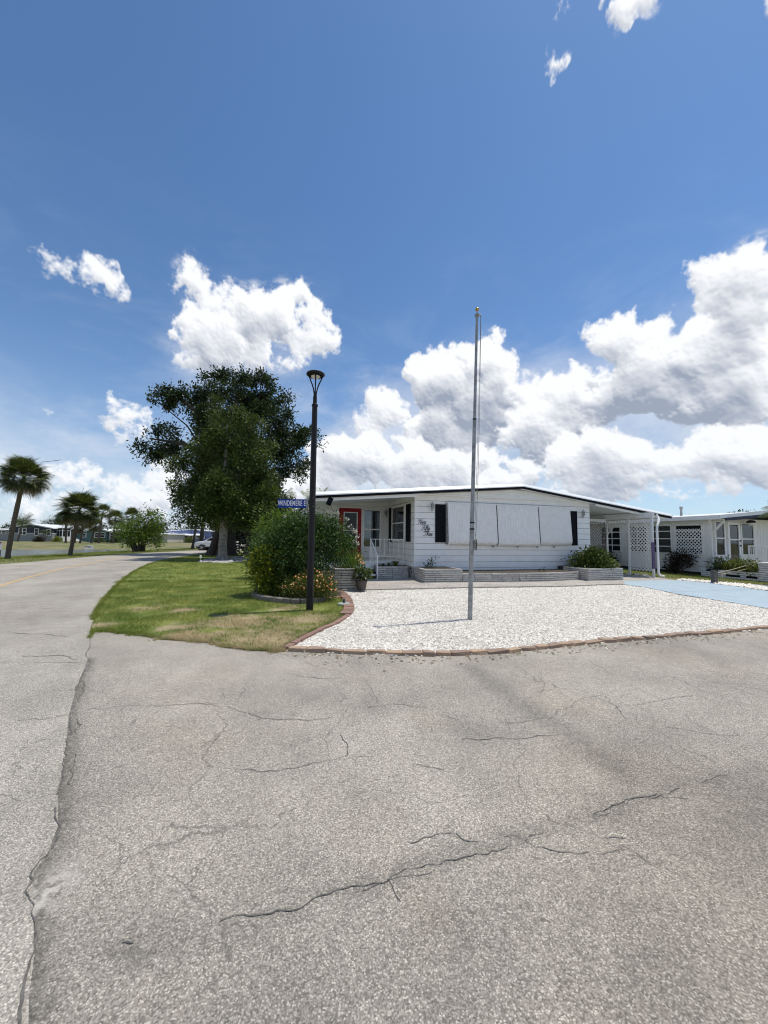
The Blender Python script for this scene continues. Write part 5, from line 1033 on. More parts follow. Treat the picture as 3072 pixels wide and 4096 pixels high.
bo = empty('timber_bollard', (13.0, 15.25, 0), 0.3, 'short weathered square timber post at the edge of the blue drive', 'post')
MB().box((-0.085, -0.085, -0.05), (0.085, 0.085, 0.50)).build('shaft', 'timber', bo, bevel=0.012); MB().box((-0.088, -0.088, 0.44), (0.088, 0.088, 0.455)).build('band', 'mortar', bo)
st_ = empty('stake', (13.72, 15.72, 0), 0, 'thin pale stake tied with rope behind the timber post', 'stake')
MB().tube([(0, 0, -0.05), (0.01, 0, 0.2), (-0.01, 0.01, 0.40)], [0.028, 0.024, 0.02], 6).build('shaft', 'tan_rope', st_)
q0, q1 = hw(16.55, -1.98, 0.72), hw(16.0, -1.98, 0.80)
tr_ = empty('rope_line', (0, 0, 0), 0, 'two tan ropes stretched from the timber post up to the neighbouring porch', 'rope')
for a_, b_ in (((13.05, 15.25, 0.40), q1), ((13.72, 15.72, 0.33), q0)):
    MB().tube([tuple(a_[i] + (b_[i] - a_[i]) * u - (0.05 * math.sin(u * math.pi) if i == 2 else 0) for i in range(3)) for u in [k / 8 for k in range(9)]], 0.016, 6).build('rope', 'tan_rope', tr_)
ll = empty('lantern_post', hw(15.2, -4.0, 0.79), 0, 'dark post lantern standing on the tall white brick planter', 'lantern')
MB().lathe([(0.02, 0.0), (0.05, 0.02), (0.02, 0.05), (0.02, 0.18), (0.06, 0.2), (0.09, 0.42), (0.11, 0.43), (0.03, 0.52), (0.01, 0.56)], 8).build('lantern_body', 'polemetal', ll)
for i, (x, y, r, l) in enumerate(((10.80, 0.16, 0.17, 'pale lumpy shell rock nearest the first carport post'), (10.86, -0.22, 0.19, 'middle pale shell rock of three under the lattice screen'), (10.90, -0.60, 0.20, 'pale shell rock closest to the purple wrapped post'))):
    bm = bmesh.new(); bmesh.ops.create_icosphere(bm, subdivisions=2, radius=1.0)
    for v in bm.verts: v.co *= 0.8 + 0.45 * mnoise.noise(v.co * 1.7 + Vector((i * 5, 0, 0)))
    me = bpy.data.meshes.new('shell_rock'); bm.to_mesh(me); bm.free(); me.materials.append(M['shell'])
    tag(link('shell_rock', me, None, hw(x, y, 0.06), (0, 0, i), (r, r * 0.8, r * 0.6)), l, 'rock', 'shell rocks under the carport lattice')

# ================================================================== PLANTS NEAR THE HOUSE
def plant(name, label, cat, loc, parts, group=None):
    o = empty(name, loc, 0, label, cat, group)
    for nm, me in parts: link(nm, me, o)
    return o
def stems_mesh(base, tips, r, m, n=5, seed=1): return limbs(base, [(t_, r) for t_ in tips], r, n, seed).mesh('stem', m)
# big flowering shrub in the bed
SC = [(0, 0, 1.75, 0.62, .85), (-0.55, 0.1, 1.55, 0.6, .8), (0.5, 0, 1.65, 0.58, .8), (0.8, 0, 1.5, 0.52, .8), (-0.95, 0, 1.30, 0.45, .8), (-1.1, -0.1, 1.05, 0.36, .8), (0.98, 0.1, 1.28, 0.45, .8), (0.3, -0.3, 1.2, 0.6, .9), (-0.4, -0.25, 1.1, 0.62, .9), (0.35, -0.25, 0.85, 0.48, .9), (-0.35, -0.15, 0.65, 0.5, .9), (-0.4, 0, 0.35, 0.42, .9), (-0.15, 0.3, 0.7, 0.6, .9), (-0.3, -0.35, 0.4, 0.45, .8), (0.2, 0, 2.0, 0.4, .6), (-0.35, 0.1, 1.95, 0.36, .6), (0.6, 0, 1.95, 0.36, .6)]
shrub = plant('flowering_shrub', 'large rounded green shrub with small white flower heads behind the street lamp', 'shrub', (-2.28, 11.0, 0),
    [('leaves', leaf_mesh('leaves', SC, 30000, 0.08, 'leaf_shrub', 2.9, 0.20, 18, 5, 0.4, 0.66, 0.4)), ('stem', stems_mesh((0, 0, 0), [(c[0], c[1], c[2]) for c in SC], 0.03, 'bark_dark'))])
rg = random.Random(8); mb = MB(); fl_c = []
for (x, y, z) in [(-1.25, 0, 1.35), (-1.3, 0, 1.25), (-1.15, 0, 1.5), (-1.33, 0.05, 1.1), (0.75, 0, 2.28), (0.85, 0, 2.34), (0.95, 0, 2.3), (0.66, 0, 2.35), (1.02, 0, 2.2), (1.18, -0.1, 2.05), (1.32, -0.1, 1.95), (1.38, -0.1, 1.88), (1.48, -0.15, 1.78), (1.52, -0.1, 1.62), (1.45, -0.1, 1.5), (-0.3, 0, 2.36), (0.1, 0, 2.42), (0.3, 0, 2.38), (-0.6, 0.0, 2.2), (1.55, -0.1, 1.45), (1.25, 0, 2.15)]:
    mb.tube([(x * 0.8, y, z - 0.38), (x * 0.93, y, z - 0.16), (x, y, z)], 0.006, 4); fl_c.append((x, y, z, 0.05, 0.45))
mb.build('flower_stalk', 'leaf_bright', shrub); link('flower_head', leaf_mesh('flower_head', fl_c, 900, 0.03, 'flower_white', 1.2, 0.03, 12, 9), shrub)['kind'] = 'stuff'
# blanket flowers by the lamp
FC = [(0, 0, 0.34, 0.34, .9), (-0.32, 0, 0.30, 0.28, .9), (0.32, 0, 0.32, 0.30, .9), (-0.12, -0.18, 0.26, 0.28, .8), (0.18, -0.15, 0.26, 0.28, .8), (0.05, 0.1, 0.5, 0.26, .8), (0.42, 0.1, 0.45, 0.24, .8), (-0.46, 0, 0.2, 0.2, .8), (0.52, -0.05, 0.2, 0.2, .8)]
ff = plant('blanket_flower', 'low spreading bush of orange blanket flowers at the foot of the lamp', 'flower bush', (-1.9, 9.95, 0), [('leaves', leaf_mesh('leaves', FC, 11000, 0.05, 'leaf_olive', 3.0, 0.14, 12, 15, 0.3, 0.5, -0.2)), ('stem', stems_mesh((0, 0, 0), [(c[0], c[1], c[2] + 0.15) for c in FC], 0.012, 'leaf_olive'))])
rg2 = np.random.default_rng(5); vs = []; fs = []
def disc_flowers(centres, r, seed):
    rg = np.random.default_rng(seed); V = []; Fq = []
    for c in centres:
        nrm = Vector((rg.normal() * 0.5, -0.5 + rg.normal() * 0.4, 0.8)).normalized(); a = nrm.orthogonal().normalized(); b = nrm.cross(a); k = len(V); rr = r * rg.uniform(0.7, 1.25)
        ring = [Vector(c) + a * math.cos(i * 0.785) * rr + b * math.sin(i * 0.785) * rr for i in range(8)]
        V += [tuple(p) for p in ring]; Fq += [(k, k + 1, k + 2, k + 3), (k, k + 3, k + 4, k + 7), (k + 7, k + 4, k + 5, k + 6)]
    return raw_mesh('flower_head', np.array(V), np.array(Fq), 'flower')
def shell_pts(cl, n, seed, zmin=0.0):
    rg = np.random.default_rng(seed); out = []
    while len(out) < n:
        c = cl[rg.integers(len(cl))]; d = rg.normal(size=3); d /= np.linalg.norm(d); d[2] = abs(d[2]) if rg.random() < 0.8 else d[2]; d[1] = -abs(d[1]) if rg.random() < 0.65 else d[1]
        p = np.array(c[:3]) + d * c[3] * rg.uniform(0.95, 1.3)
        if p[2] > zmin: out.append(tuple(p))
    return out
link('flower_head', disc_flowers(shell_pts(FC, 190, 6, 0.30), 0.020, 7), ff)['kind'] = 'stuff'
# croton behind, planter plants, bushes
plant('croton_bush', 'yellow-green croton bush at the left flank of the big shrub', 'shrub', (-3.22, 10.6, 0), [('leaves', leaf_mesh('leaves', [(0, 0, 0.85, 0.33, 1), (0.05, 0, 0.5, 0.36, 1), (-0.1, 0, 1.05, 0.22, 1), (0.12, 0, 0.25, 0.3, .8)], 3000, 0.10, 'leaf_yellow', 2.0, 0.2, 12, 25)), ('stem', stems_mesh((0, 0, 0), [(0, 0, 0.8), (0.1, 0, 0.5), (-0.1, 0, 1.0)], 0.02, 'bark_dark'))])
plant('golden_shrub', 'bright yellow-green shrub top showing behind the big shrub under the sign', 'shrub', (-4.2, 15.2, 0), [('leaves', leaf_mesh('leaves', [(0, 0, 2.0, 0.55, 1), (0.3, 0, 2.35, 0.4, 1), (-0.4, 0, 1.7, 0.5, 1), (0, 0, 1.1, 0.7, 1), (0.6, 0, 1.3, 0.5, 1)], 5000, 0.10, 'leaf_bright', 2.6, 0.24, 14, 26)), ('stem', stems_mesh((0, 0, 0), [(0, 0, 1.6), (0.4, 0, 1.9), (-0.4, 0, 1.4)], 0.03, 'bark_dark'))])
PC = [(0, 0, 0.16, 0.20, .9), (-0.25, 0.2, 0.18, 0.22, .9), (0.18, 0.2, 0.14, 0.20, .9), (-0.05, -0.08, 0.10, 0.16, .8), (0.1, 0.4, 0.25, 0.22, .9)]
pp = plant('planter_flowers', 'light green flowering plants spilling from the tall brick planter', 'plant', (-1.05, 12.2, 0.66), [('leaves', leaf_mesh('leaves', PC, 4200, 0.055, 'leaf_bright', 3.2, 0.13, 12, 35, 0.3, 0.5, -0.2)), ('stem', stems_mesh((0, 0, -0.03), [(c[0], c[1], c[2]) for c in PC], 0.008, 'leaf_olive'))])
fp2 = [(0.16, 0.05, 0.30), (0.22, 0.1, 0.35), (0.28, 0.0, 0.24), (0.33, 0.1, 0.28), (0.37, 0.0, 0.20), (0.40, 0.05, 0.13), (0.25, 0.05, 0.40), (0.1, 0.1, 0.42), (0.36, 0.0, 0.38), (0.30, 0.02, 0.16)]
link('flower_head', disc_flowers(fp2 + [(x + 0.03, y, z + 0.03) for x, y, z in fp2], 0.028, 17), pp)['kind'] = 'stuff'
mb = MB()
for x, y, z in fp2: mb.tube([(x * 0.4, y, 0.05), (x * 0.8, y, z * 0.7), (x, y, z)], 0.005, 4)
mb.build('flower_stalk', 'leaf_olive', pp)
pot = empty('potted_plant', (-0.66, 11.78, 0.05), 0, 'brown plastic pot with a small leafy plant on the patio corner', 'potted plant')
MB().lathe([(0.125, 0.0), (0.135, 0.02), (0.175, 0.24), (0.188, 0.245), (0.188, 0.285), (0.172, 0.285), (0.165, 0.25)], 24).build('pot', 'pot', pot, smooth=True)
MB().lathe([(0.16, 0.245), (0.01, 0.262)], 16).build('soil', 'soil', pot)
PT = [(-0.10, 0, 0.48, 0.10, .9), (0.12, 0, 0.55, 0.12, .9), (0.02, 0, 0.42, 0.09, .9), (0.20, 0, 0.48, 0.09, .9), (-0.05, 0, 0.60, 0.10, .8), (-0.14, 0, 0.36, 0.07, .8)]
link('leaves', leaf_mesh('leaves', PT, 520, 0.085, 'leaf_green', 2.2, 0.10, 9, 45), pot); link('stem', stems_mesh((0, 0, 0.24), [(c[0], c[1], c[2]) for c in PT], 0.009, 'bark_dark'), pot)
plant('round_bush', 'dense round green bush on the planter at the carport corner', 'shrub', hw(7.55, -0.95, 0.5), [('leaves', leaf_mesh('leaves', [(0, 0, 0.26, 0.50, .85), (-0.40, 0, 0.20, 0.38, .8), (0.42, 0, 0.20, 0.38, .8), (0.1, -0.2, 0.42, 0.38, .8), (-0.2, -0.25, 0.08, 0.36, .7), (0.35, -0.3, 0.08, 0.36, .7), (0.62, -0.1, 0.08, 0.26, .7)], 8500, 0.10, 'leaf_green', 2.0, 0.2, 12, 55, 0.5, 0.65, 0.2)), ('stem', stems_mesh((0, 0, 0), [(0, 0, 0.3), (0.3, 0, 0.3), (-0.3, 0, 0.3)], 0.02, 'bark_dark'))])
plant('sapling', 'small dark seedling with sparse leaves on the left end of the long planter', 'plant', hw(0.42, -0.55, 0.515), [('leaves', leaf_mesh('leaves', [(0, 0, 0.08, 0.10, .7), (0.12, 0, 0.18, 0.06, .7), (-0.1, 0, 0.03, 0.08, .5), (0.22, 0, 0.34, 0.06, .7), (0.02, 0, 0.22, 0.05, .7)], 110, 0.10, 'leaf_dark', 2.4, 0.1, 6, 56)), ('stem', stems_mesh((0, 0, 0), [(0.05, 0, 0.2), (0.24, 0, 0.36), (-0.08, 0, 0.06)], 0.008, 'bark_dark'))])
plant('weed_tuft', 'tiny weed growing in the long planter under the third awning panel', 'plant', hw(4.9, -1.2, 0.365), [('leaves', leaf_mesh('leaves', [(0, 0, 0.05, 0.08, .6), (0.1, 0, 0.07, 0.05, .6)], 60, 0.07, 'leaf_dark', 3, 0.08, 6, 57))])
ag = empty('agave', hw(-0.55, 0.72, 0.505), 0.4, 'grey-green agave rosette beside the porch railing', 'plant')
def blade_mesh(name, n, L, w, m, seed, lift=0.9):
    rg = random.Random(seed); V = []; F4 = []
    for i in range(n):
        an = i * 2.4; el_ = rg.uniform(0.35, 1.25) * lift; l = L * rg.uniform(0.7, 1.1); d = Vector((math.cos(an) * math.cos(el_), math.sin(an) * math.cos(el_), math.sin(el_))); s_ = Vector((-math.sin(an), math.cos(an), 0)); k = len(V)
        for u, ww in ((0, 0.6), (0.4, 1.0), (0.75, 0.7), (1.0, 0.06)):
            c = d * (l * u) + Vector((0, 0, -0.25 * l * u * u)); V += [tuple(c - s_ * w * ww + Vector((0, 0, 0.3 * w * ww))), tuple(c), tuple(c + s_ * w * ww + Vector((0, 0, 0.3 * w * ww)))]
        for q in range(3): F4 += [(k + 3 * q, k + 3 * q + 1, k + 3 * q + 4, k + 3 * q + 3), (k + 3 * q + 1, k + 3 * q + 2, k + 3 * q + 5, k + 3 * q + 4)]
    return raw_mesh(name, np.array(V), np.array(F4), m)
link('leaves', blade_mesh('leaves', 16, 0.36, 0.045, 'leaf_olive', 3), ag)
sc_ = empty('succulent_clump', hw(-1.08, 0.7, 0.505), 0, 'low dark succulents left of the agave in the step planter', 'plant')
for i, (x, r) in enumerate(((0, 0.22), (-0.2, 0.18), (0.22, 0.2))): link('rosette', blade_mesh('rosette', 13, r, 0.03, 'leaf_shrub', 8 + i, 1.1), sc_, (x, 0, 0))
plant('purple_shrub', 'dark purple-leaved shrub before the louvred wall between carport and porch', 'shrub', hw(14.55, 0.45, 0), [('leaves', leaf_mesh('leaves', [(0, 0, 0.70, 0.30, .9), (-0.2, 0.25, 0.5, 0.26, .9), (0.15, -0.25, 0.75, 0.24, .9), (-0.1, 0.15, 0.9, 0.2, .8), (-0.25, 0.3, 0.2, 0.22, .8)], 1700, 0.12, 'leaf_purple', 2.2, 0.2, 12, 65)), ('stem', stems_mesh((0, 0, 0), [(0, 0, 0.8), (-0.3, 0.3, 0.5), (0.2, -0.3, 0.9), (0, 0.2, 1.0)], 0.022, 'bark_dark'))])
plant('purple_shrub', 'dark purple-leaved shrub seen between bush and first carport post', 'shrub', hw(14.6, 5.2, 0), [('leaves', leaf_mesh('leaves', [(0, 0, 0.6, 0.42, .9), (0.1, -0.3, 0.4, 0.4, .9), (-0.1, 0.2, 0.8, 0.3, .9), (0, 0, 0.25, 0.4, .8)], 1600, 0.13, 'leaf_purple', 2.2, 0.22, 12, 66)), ('stem', stems_mesh((0, 0, 0), [(0, 0, 0.6), (0.1, -0.3, 0.5)], 0.022, 'bark_dark'))])
NPC = [(0, 0.9, 0.22, 0.32, .8), (0, 0.5, 0.2, 0.30, .8), (0, 0.1, 0.22, 0.32, .8), (0, -0.3, 0.2, 0.3, .8), (0, -0.7, 0.24, 0.3, .8), (0, -1.0, 0.15, 0.25, .8)]
plant('planter_flowers', 'pinkish green low shrubs filling the white brick planter of the neighbouring porch', 'plant', hw(14.85, -1.65, 0.335), [('leaves', leaf_mesh('leaves', NPC, 3800, 0.09, 'leaf_olive', 2.4, 0.16, 12, 75))])
fe = empty('fern', hw(14.8, -2.6, 0.33), 0, 'bright green spiky fern at the right end of the white brick planter', 'plant')
link('leaves', blade_mesh('leaves', 40, 0.5, 0.014, 'leaf_bright', 12, 1.25), fe)
# the palm whose fronds hang in at the right edge
def frond_mesh(name, m, L=1.6, n=26, ll=0.45, droop=0.9, seed=0):
    rg = random.Random(seed); V = []; F4 = []; pts = []
    for i in range(13):
        u = i / 12; pts.append(Vector((L * (u - 0.12 * droop * u * u), 0, L * (0.42 * u - droop * 0.72 * u * u))))
    mb = MB().tube(pts, [0.018 * (1 - 0.8 * i / 12) for i in range(13)], 4)
    for i in range(n):
        u = 0.12 + 0.88 * i / n; f = u * 12; k = min(int(f), 11); p = pts[k].lerp(pts[k + 1], f - k); d = (pts[k + 1] - pts[k]).normalized(); l = ll * (0.55 + 0.9 * math.sin(math.pi * min(1, u * 0.95 + 0.08)))
        for s in (-1, 1):
            o = (Vector((0, s, 0)) * 0.85 + d * 0.55 + Vector((0, 0, -0.25 - 0.2 * rg.random()))).normalized(); a = p; b = p + o * l * 0.5 + d * 0.014 * 1; c = p + o * l + Vector((0, 0, -0.25 * l)); e = p + o * l * 0.5 - d * 0.014
            kk = len(mb.v); mb.add([a, b, c, e], [(0, 1, 2, 3)])
    return mb.mesh(name, m, recalc=False)
def feather_palm(name, label, loc, h, tr, nf, L, m, seed, group=None, lean=(0, 0)):
    o = empty(name, loc, 0, label, 'palm tree', group); rg = random.Random(seed)
    MB().tube([(lean[0] * u, lean[1] * u, h * u - 0.05) for u in [i / 8 for i in range(9)]], [tr * (1.15 - 0.3 * i / 8) for i in range(9)], 9).build('trunk', 'bark_palm', o)
    ms = [frond_mesh('frond', m, L * rg.uniform(0.9, 1.1), 26, L * 0.28, d_, seed + i) for i, d_ in enumerate((0.45, 0.8, 1.15))]
    for i in range(nf):
        k = i / nf; link('frond', ms[0 if k < 0.33 else (1 if k < 0.7 else 2)], o, (lean[0], lean[1], h), (0, -R(55) + R(75) * k, i * 2.399 + rg.uniform(-0.2, 0.2)))
    return o
feather_palm('date_palm', 'palm with drooping feathery fronds at the right edge before the neighbouring porch', (15.75, 14.6, 0), 2.75, 0.09, 22, 1.15, 'leaf_palm', 3)
feather_palm('areca_palm', 'yellow-green feathery palm rising behind the house between big tree and lamp', (-8.9, 33.0, 0), 4.3, 0.10, 18, 2.0, 'leaf_palm_y', 4, 'yellow-green palms behind the house')
feather_palm('areca_palm', 'yellow-green feathery palm just above the left roof end behind the lamp', (-5.3, 30.0, 0), 4.2, 0.10, 16, 1.6, 'leaf_palm_y', 5, 'yellow-green palms behind the house')

# ================================================================== TREES ACROSS THE LAWN
DARK = [(-20.5,32.9,9.9,0.62),(-20.8,32.4,8.9,0.61),(-19.9,33.6,11.0,0.63),(-18.4,32.6,10.5,0.51),(-19.4,32.3,8.6,0.71),(-21.0,33.6,8.4,0.42),(-19.5,35.7,10.0,0.56),(-20.2,35.2,9.6,0.66),(-19.1,35.1,9.3,0.55),(-20.3,32.9,13.6,0.36),(-20.5,34.1,14.6,0.43),(-19.2,33.1,14.3,0.47),(-18.2,32.7,13.7,0.51),(-17.5,32.4,14.0,0.51),(-19.0,32.9,13.1,0.46),(-18.7,35.7,14.3,0.61),(-17.7,35.3,15.0,0.55),(-17.4,35.2,14.2,0.66),(-18.0,35.2,13.4,0.55),(-17.6,32.8,12.8,0.41),(-15.9,33.2,15.6,0.42),(-16.9,34.5,16.3,0.27),(-15.4,34.9,16.5,0.66),(-15.0,35.4,16.8,0.61),(-14.2,35.5,16.7,0.56),(-12.2,32.3,15.4,0.51),(-12.3,34.4,15.9,0.49),(-11.5,34.7,16.3,0.6),(-10.7,34.0,15.6,0.48),(-14.5,32.7,14.7,0.56),(-14.0,33.9,15.1,0.58),(-12.5,32.4,14.4,0.51),(-16.5,35.7,15.5,0.39),(-10.9,35.5,15.5,0.44),(-16.0,34.2,14.2,0.75),(-14.5,33.2,13.8,0.73),(-14.4,35.6,14.7,0.89),(-12.7,34.3,14.2,0.86),(-12.1,35.5,14.7,0.89),(-11.1,35.4,14.4,0.78),(-10.0,34.0,13.4,0.53),(-9.5,33.7,14.5,0.26),(-8.9,34.4,14.6,0.38),(-8.9,33.7,13.9,0.32),(-9.3,32.6,13.6,0.31),(-10.7,33.2,12.7,0.83),(-12.5,35.3,13.6,0.88),(-9.6,32.2,11.8,0.81),(-8.5,32.2,12.0,0.5),(-8.7,34.5,12.2,0.54),(-9.6,33.1,11.1,0.93),(-8.8,34.1,11.1,0.86),(-7.8,33.9,11.0,0.64),(-7.0,33.4,10.7,0.47),(-6.8,36.0,11.5,0.39),(-5.8,32.8,9.9,0.23),(-7.6,33.7,10.2,0.53),(-8.1,32.8,9.5,0.62),(-9.6,34.5,10.3,0.86),(-9.5,33.1,8.9,0.83),(-8.5,33.4,9.0,0.52),(-8.0,35.0,9.1,0.38),(-9.1,33.3,7.9,0.73),(-8.4,34.2,7.8,0.54),(-7.8,35.6,8.1,0.61),(-6.7,32.4,7.2,0.3),(-7.2,32.2,6.6,0.3),(-8.9,32.9,6.9,0.62),(-10.0,35.1,6.6,0.66),(-6.9,34.5,8.5,0.27),(-15.9,32.9,12.4,0.83),(-16.6,33.3,11.6,0.63),(-15.2,32.7,11.4,0.92),(-16.8,33.8,12.4,0.53),(-15.4,32.2,10.3,0.71),(-15.1,34.8,12.5,1.09),(-14.3,35.6,12.8,1.11),(-13.2,35.8,12.4,1.12),(-15.1,34.9,11.0,1.2),(-13.2,35.8,10.7,1.23),(-10.2,32.1,9.2,1.0),(-13.2,33.2,8.9,1.14),(-16.5,35.9,9.5,1.12),(-11.7,35.1,7.7,1.21),(-13.3,33.6,7.4,1.16),(-16.4,35.8,7.8,1.12)]
FRONT = [(-12.4,27.9,11.4,0.44),(-12.8,28.5,10.9,0.54),(-11.8,26.8,9.7,0.59),(-10.4,26.5,10.3,0.5),(-10.3,27.3,10.2,0.6),(-9.1,26.3,9.6,0.49),(-8.8,27.1,9.5,0.38),(-11.6,29.0,10.0,0.82),(-9.7,27.0,9.0,0.76),(-11.4,25.9,8.6,0.65),(-12.0,26.0,8.0,0.73),(-13.4,26.4,7.8,0.58),(-14.0,28.4,7.8,0.8),(-12.3,27.1,7.5,0.85),(-11.1,26.8,8.0,0.84),(-9.8,26.2,7.8,0.82),(-9.7,29.0,8.9,0.73),(-8.3,27.3,8.2,0.43),(-9.0,26.6,7.2,0.75),(-14.1,26.1,6.4,0.65),(-14.6,26.1,6.4,0.41),(-13.4,26.4,6.5,0.75),(-13.1,28.1,6.6,0.88),(-11.1,26.4,6.6,0.83),(-9.8,26.0,6.5,0.82),(-9.1,27.5,6.4,0.77),(-8.2,26.7,7.1,0.5),(-14.6,29.1,5.8,0.73),(-13.9,26.3,5.6,0.41),(-13.1,27.6,5.5,0.86),(-12.1,28.4,5.6,0.89),(-10.3,27.2,5.4,0.85),(-9.6,29.1,5.5,0.82),(-8.2,27.4,5.8,0.52),(-8.0,26.7,4.7,0.5),(-14.8,27.2,4.4,0.34),(-14.6,26.0,5.0,0.2),(-14.3,27.2,4.7,0.43),(-12.9,26.7,4.5,0.75),(-10.4,28.7,4.8,0.9),(-9.0,28.6,4.6,0.72)]
LOWC = [(-13.9,26.0,4.5,0.49),(-13.8,25.1,4.9,0.31),(-13.5,25.5,4.0,0.4),(-12.7,25.5,3.7,0.72),(-13.5,25.4,3.2,0.32),(-13.7,25.5,2.6,0.24),(-13.6,26.7,2.7,0.42),(-12.3,25.3,2.8,0.55),(-11.4,25.1,3.6,0.79),(-12.2,26.9,2.8,0.59),(-10.7,26.1,4.1,0.98),(-11.2,27.0,3.4,0.76),(-9.7,25.8,3.5,0.81),(-8.8,26.8,4.2,1.01),(-7.9,26.3,4.6,0.66),(-9.2,26.6,3.1,0.67),(-9.5,26.5,2.6,0.5),(-10.1,26.0,2.4,0.41),(-7.9,25.2,3.1,0.55),(-7.9,25.4,2.3,0.48)]
LOWC = LOWC + [(-10.9, 25.5, 3.7, 0.9), (-11.6, 25.6, 4.4, 0.95), (-10.1, 25.6, 4.2, 0.95), (-10.9, 25.4, 5.2, 0.95), (-11.9, 25.6, 3.5, 0.7), (-9.9, 25.5, 3.2, 0.7), (-10.9, 25.5, 2.95, 0.5)]
def rel(cl, b, k=1.0): return [(x - b[0], y - b[1], z, r * k, 0.85) for x, y, z, r in cl]
bt = (-11.0, 33.5, 0)
big = empty('ficus_tree', bt, 0, 'huge dark spreading tree behind the grey-trunked tree', 'tree')
D2 = rel(DARK, bt, 0.70)
link('crown', leaf_mesh('crown', D2, 54000, 0.22, 'leaf_dark', 1.8, 0.46, 44, 101, 0.5, 0.62), big)
trk = MB().tube([(-2.75, 0, -0.1), (-2.75, 0, 0.7), (-2.7, 0, 2.2), (-2.2, 0, 4.5), (-1.2, 0, 7.0)], [1.05, 0.88, 0.82, 0.75, 0.5], 12)
trk.tube([(-3.75, -0.8, -0.1), (-3.45, -0.8, 0.5), (-3.2, -0.8, 1.5), (-2.9, -0.6, 3.0), (-2.4, 0, 5.0)], [0.42, 0.32, 0.28, 0.28, 0.3], 10).tube([(0.1, -0.6, -0.1), (0.0, -0.6, 0.7), (-0.1, -0.6, 2.0), (-0.2, -0.4, 3.6), (-0.4, 0, 5.2)], [1.25, 0.75, 0.5, 0.42, 0.4], 10)
trk.build('trunk', 'bark_dark', big, smooth=True)
tips = [(c[0], c[1], c[2] - 0.1) for c in D2]
lm = limbs((-2.0, 0, 5.0), [(tips[i], 0.13) for i in range(0, len(tips), 3)], 0.1, 6, 3, 0.5); lm.tube([(-3.0, 0, 8.6), (-4.2, -0.4, 10.6), (-5.4, -0.6, 12.2), (-6.6, -0.6, 13.4), (-8.6, -0.6, 13.9)], [0.26, 0.22, 0.18, 0.13, 0.06], 8).tube([(-0.5, 0, 6.5), (-1.8, 0, 7.8), (-3.0, 0, 8.6)], [0.4, 0.33, 0.26], 8).tube([(-0.5, 0, 6.0), (-4.0, -0.5, 8.3), (-6.6, -0.6, 9.6), (-9.4, -0.6, 10.0)], [0.32, 0.24, 0.16, 0.06], 8).build('branch', 'bark_dark', big)
ft = (-10.95, 26.3, 0)
fr = empty('shade_tree', ft, 0, 'grey-trunked tree with lighter green crown standing in a ring of white stones', 'tree')
F2 = rel(FRONT, ft, 0.84); L2 = rel(LOWC, ft, 0.88)
link('crown', leaf_mesh('crown', F2 + L2, 66000, 0.15, 'leaf_green', 1.9, 0.36, 40, 103, 0.4, 0.6), fr)
tb = MB().tube([(0.0, 0, -0.05), (0, 0, 0.15), (0.02, 0, 0.5), (0.0, 0, 1.2), (0.03, 0, 1.9), (0.06, 0, 2.7), (0.1, 0, 4.0), (-0.1, 0.2, 6.5), (-0.2, 0.4, 9.5)], [0.50, 0.36, 0.29, 0.265, 0.275, 0.25, 0.22, 0.14, 0.05], 14)
for an in (0.3, 1.6, 2.9, 4.1, 5.3): tb.tube([(0.2 * math.cos(an), 0.2 * math.sin(an), 0.32), (0.42 * math.cos(an), 0.42 * math.sin(an), 0.1), (0.8 * math.cos(an), 0.8 * math.sin(an), -0.05)], [0.12, 0.10, 0.04], 7)
for v in range(len(tb.v)):
    p = Vector(tb.v[v]); nz = mnoise.noise(p * 2.2) * 0.035; tb.v[v] = (p.x * (1 + nz), p.y * (1 + nz), p.z)
tb.build('trunk', 'bark_grey', fr, smooth=True)
MB().lathe([(0.13, 0.0), (0.15, 0.02), (0.10, 0.03), (0.06, 0.02)], 12).build('knot', 'bark_grey', fr).matrix_local = Matrix.Translation((-0.05, -0.27, 1.05)) @ Matrix.Rotation(R(90), 4, 'X')
limbs((0.08, 0.1, 3.2), [((c[0], c[1], c[2]), 0.05) for c in F2[::4] + L2[::3]], 0.1, 6, 5, 0.5).build('branch', 'bark_dark', fr)
sec = empty('shade_tree', (-9.9, 28.9, 0), 0, 'leaning brown trunk tree with bare forked limbs beside the big shrub', 'tree')
MB().tube([(0.1, 0, -0.1), (0.0, 0, 0.4), (-0.15, 0, 1.3), (-0.1, 0, 2.3), (-0.05, 0, 3.0)], [0.75, 0.42, 0.24, 0.20, 0.2], 12).tube([(-0.05, 0, 2.3), (-0.35, -0.2, 2.9), (-0.6, -0.3, 3.5)], [0.12, 0.09, 0.06], 7).tube([(0, 0, 2.4), (0.6, -0.2, 2.9), (1.1, -0.2, 3.0), (1.6, 0, 3.4)], [0.13, 0.10, 0.07, 0.04], 7).tube([(-0.15, 0, 1.3), (-0.5, -0.3, 1.9), (-0.62, -0.3, 2.15)], [0.07, 0.05, 0.03], 6).build('trunk', 'bark_dark', sec, smooth=True)
link('crown', leaf_mesh('crown', [(0, 0, 4.2, 1.3, .8), (1.2, 0, 4.4, 1.1, .8), (1.6, -0.3, 3.6, 0.9, .8), (-0.8, 0, 3.9, 0.8, .8), (0.8, 0, 5.6, 1.2, .8), (0.3, -0.5, 3.1, 0.6, .7), (1.9, 0, 2.9, 0.6, .8)], 14000, 0.2, 'leaf_dark', 1.9, 0.5, 20, 104), sec)
hd = empty('shade_fill_hedge', (-11.0, 37.5, 0), 0, 'added hedge standing in for the black shade under the big tree', 'hedge')  # leaves added to fill in the black shade beneath the canopy
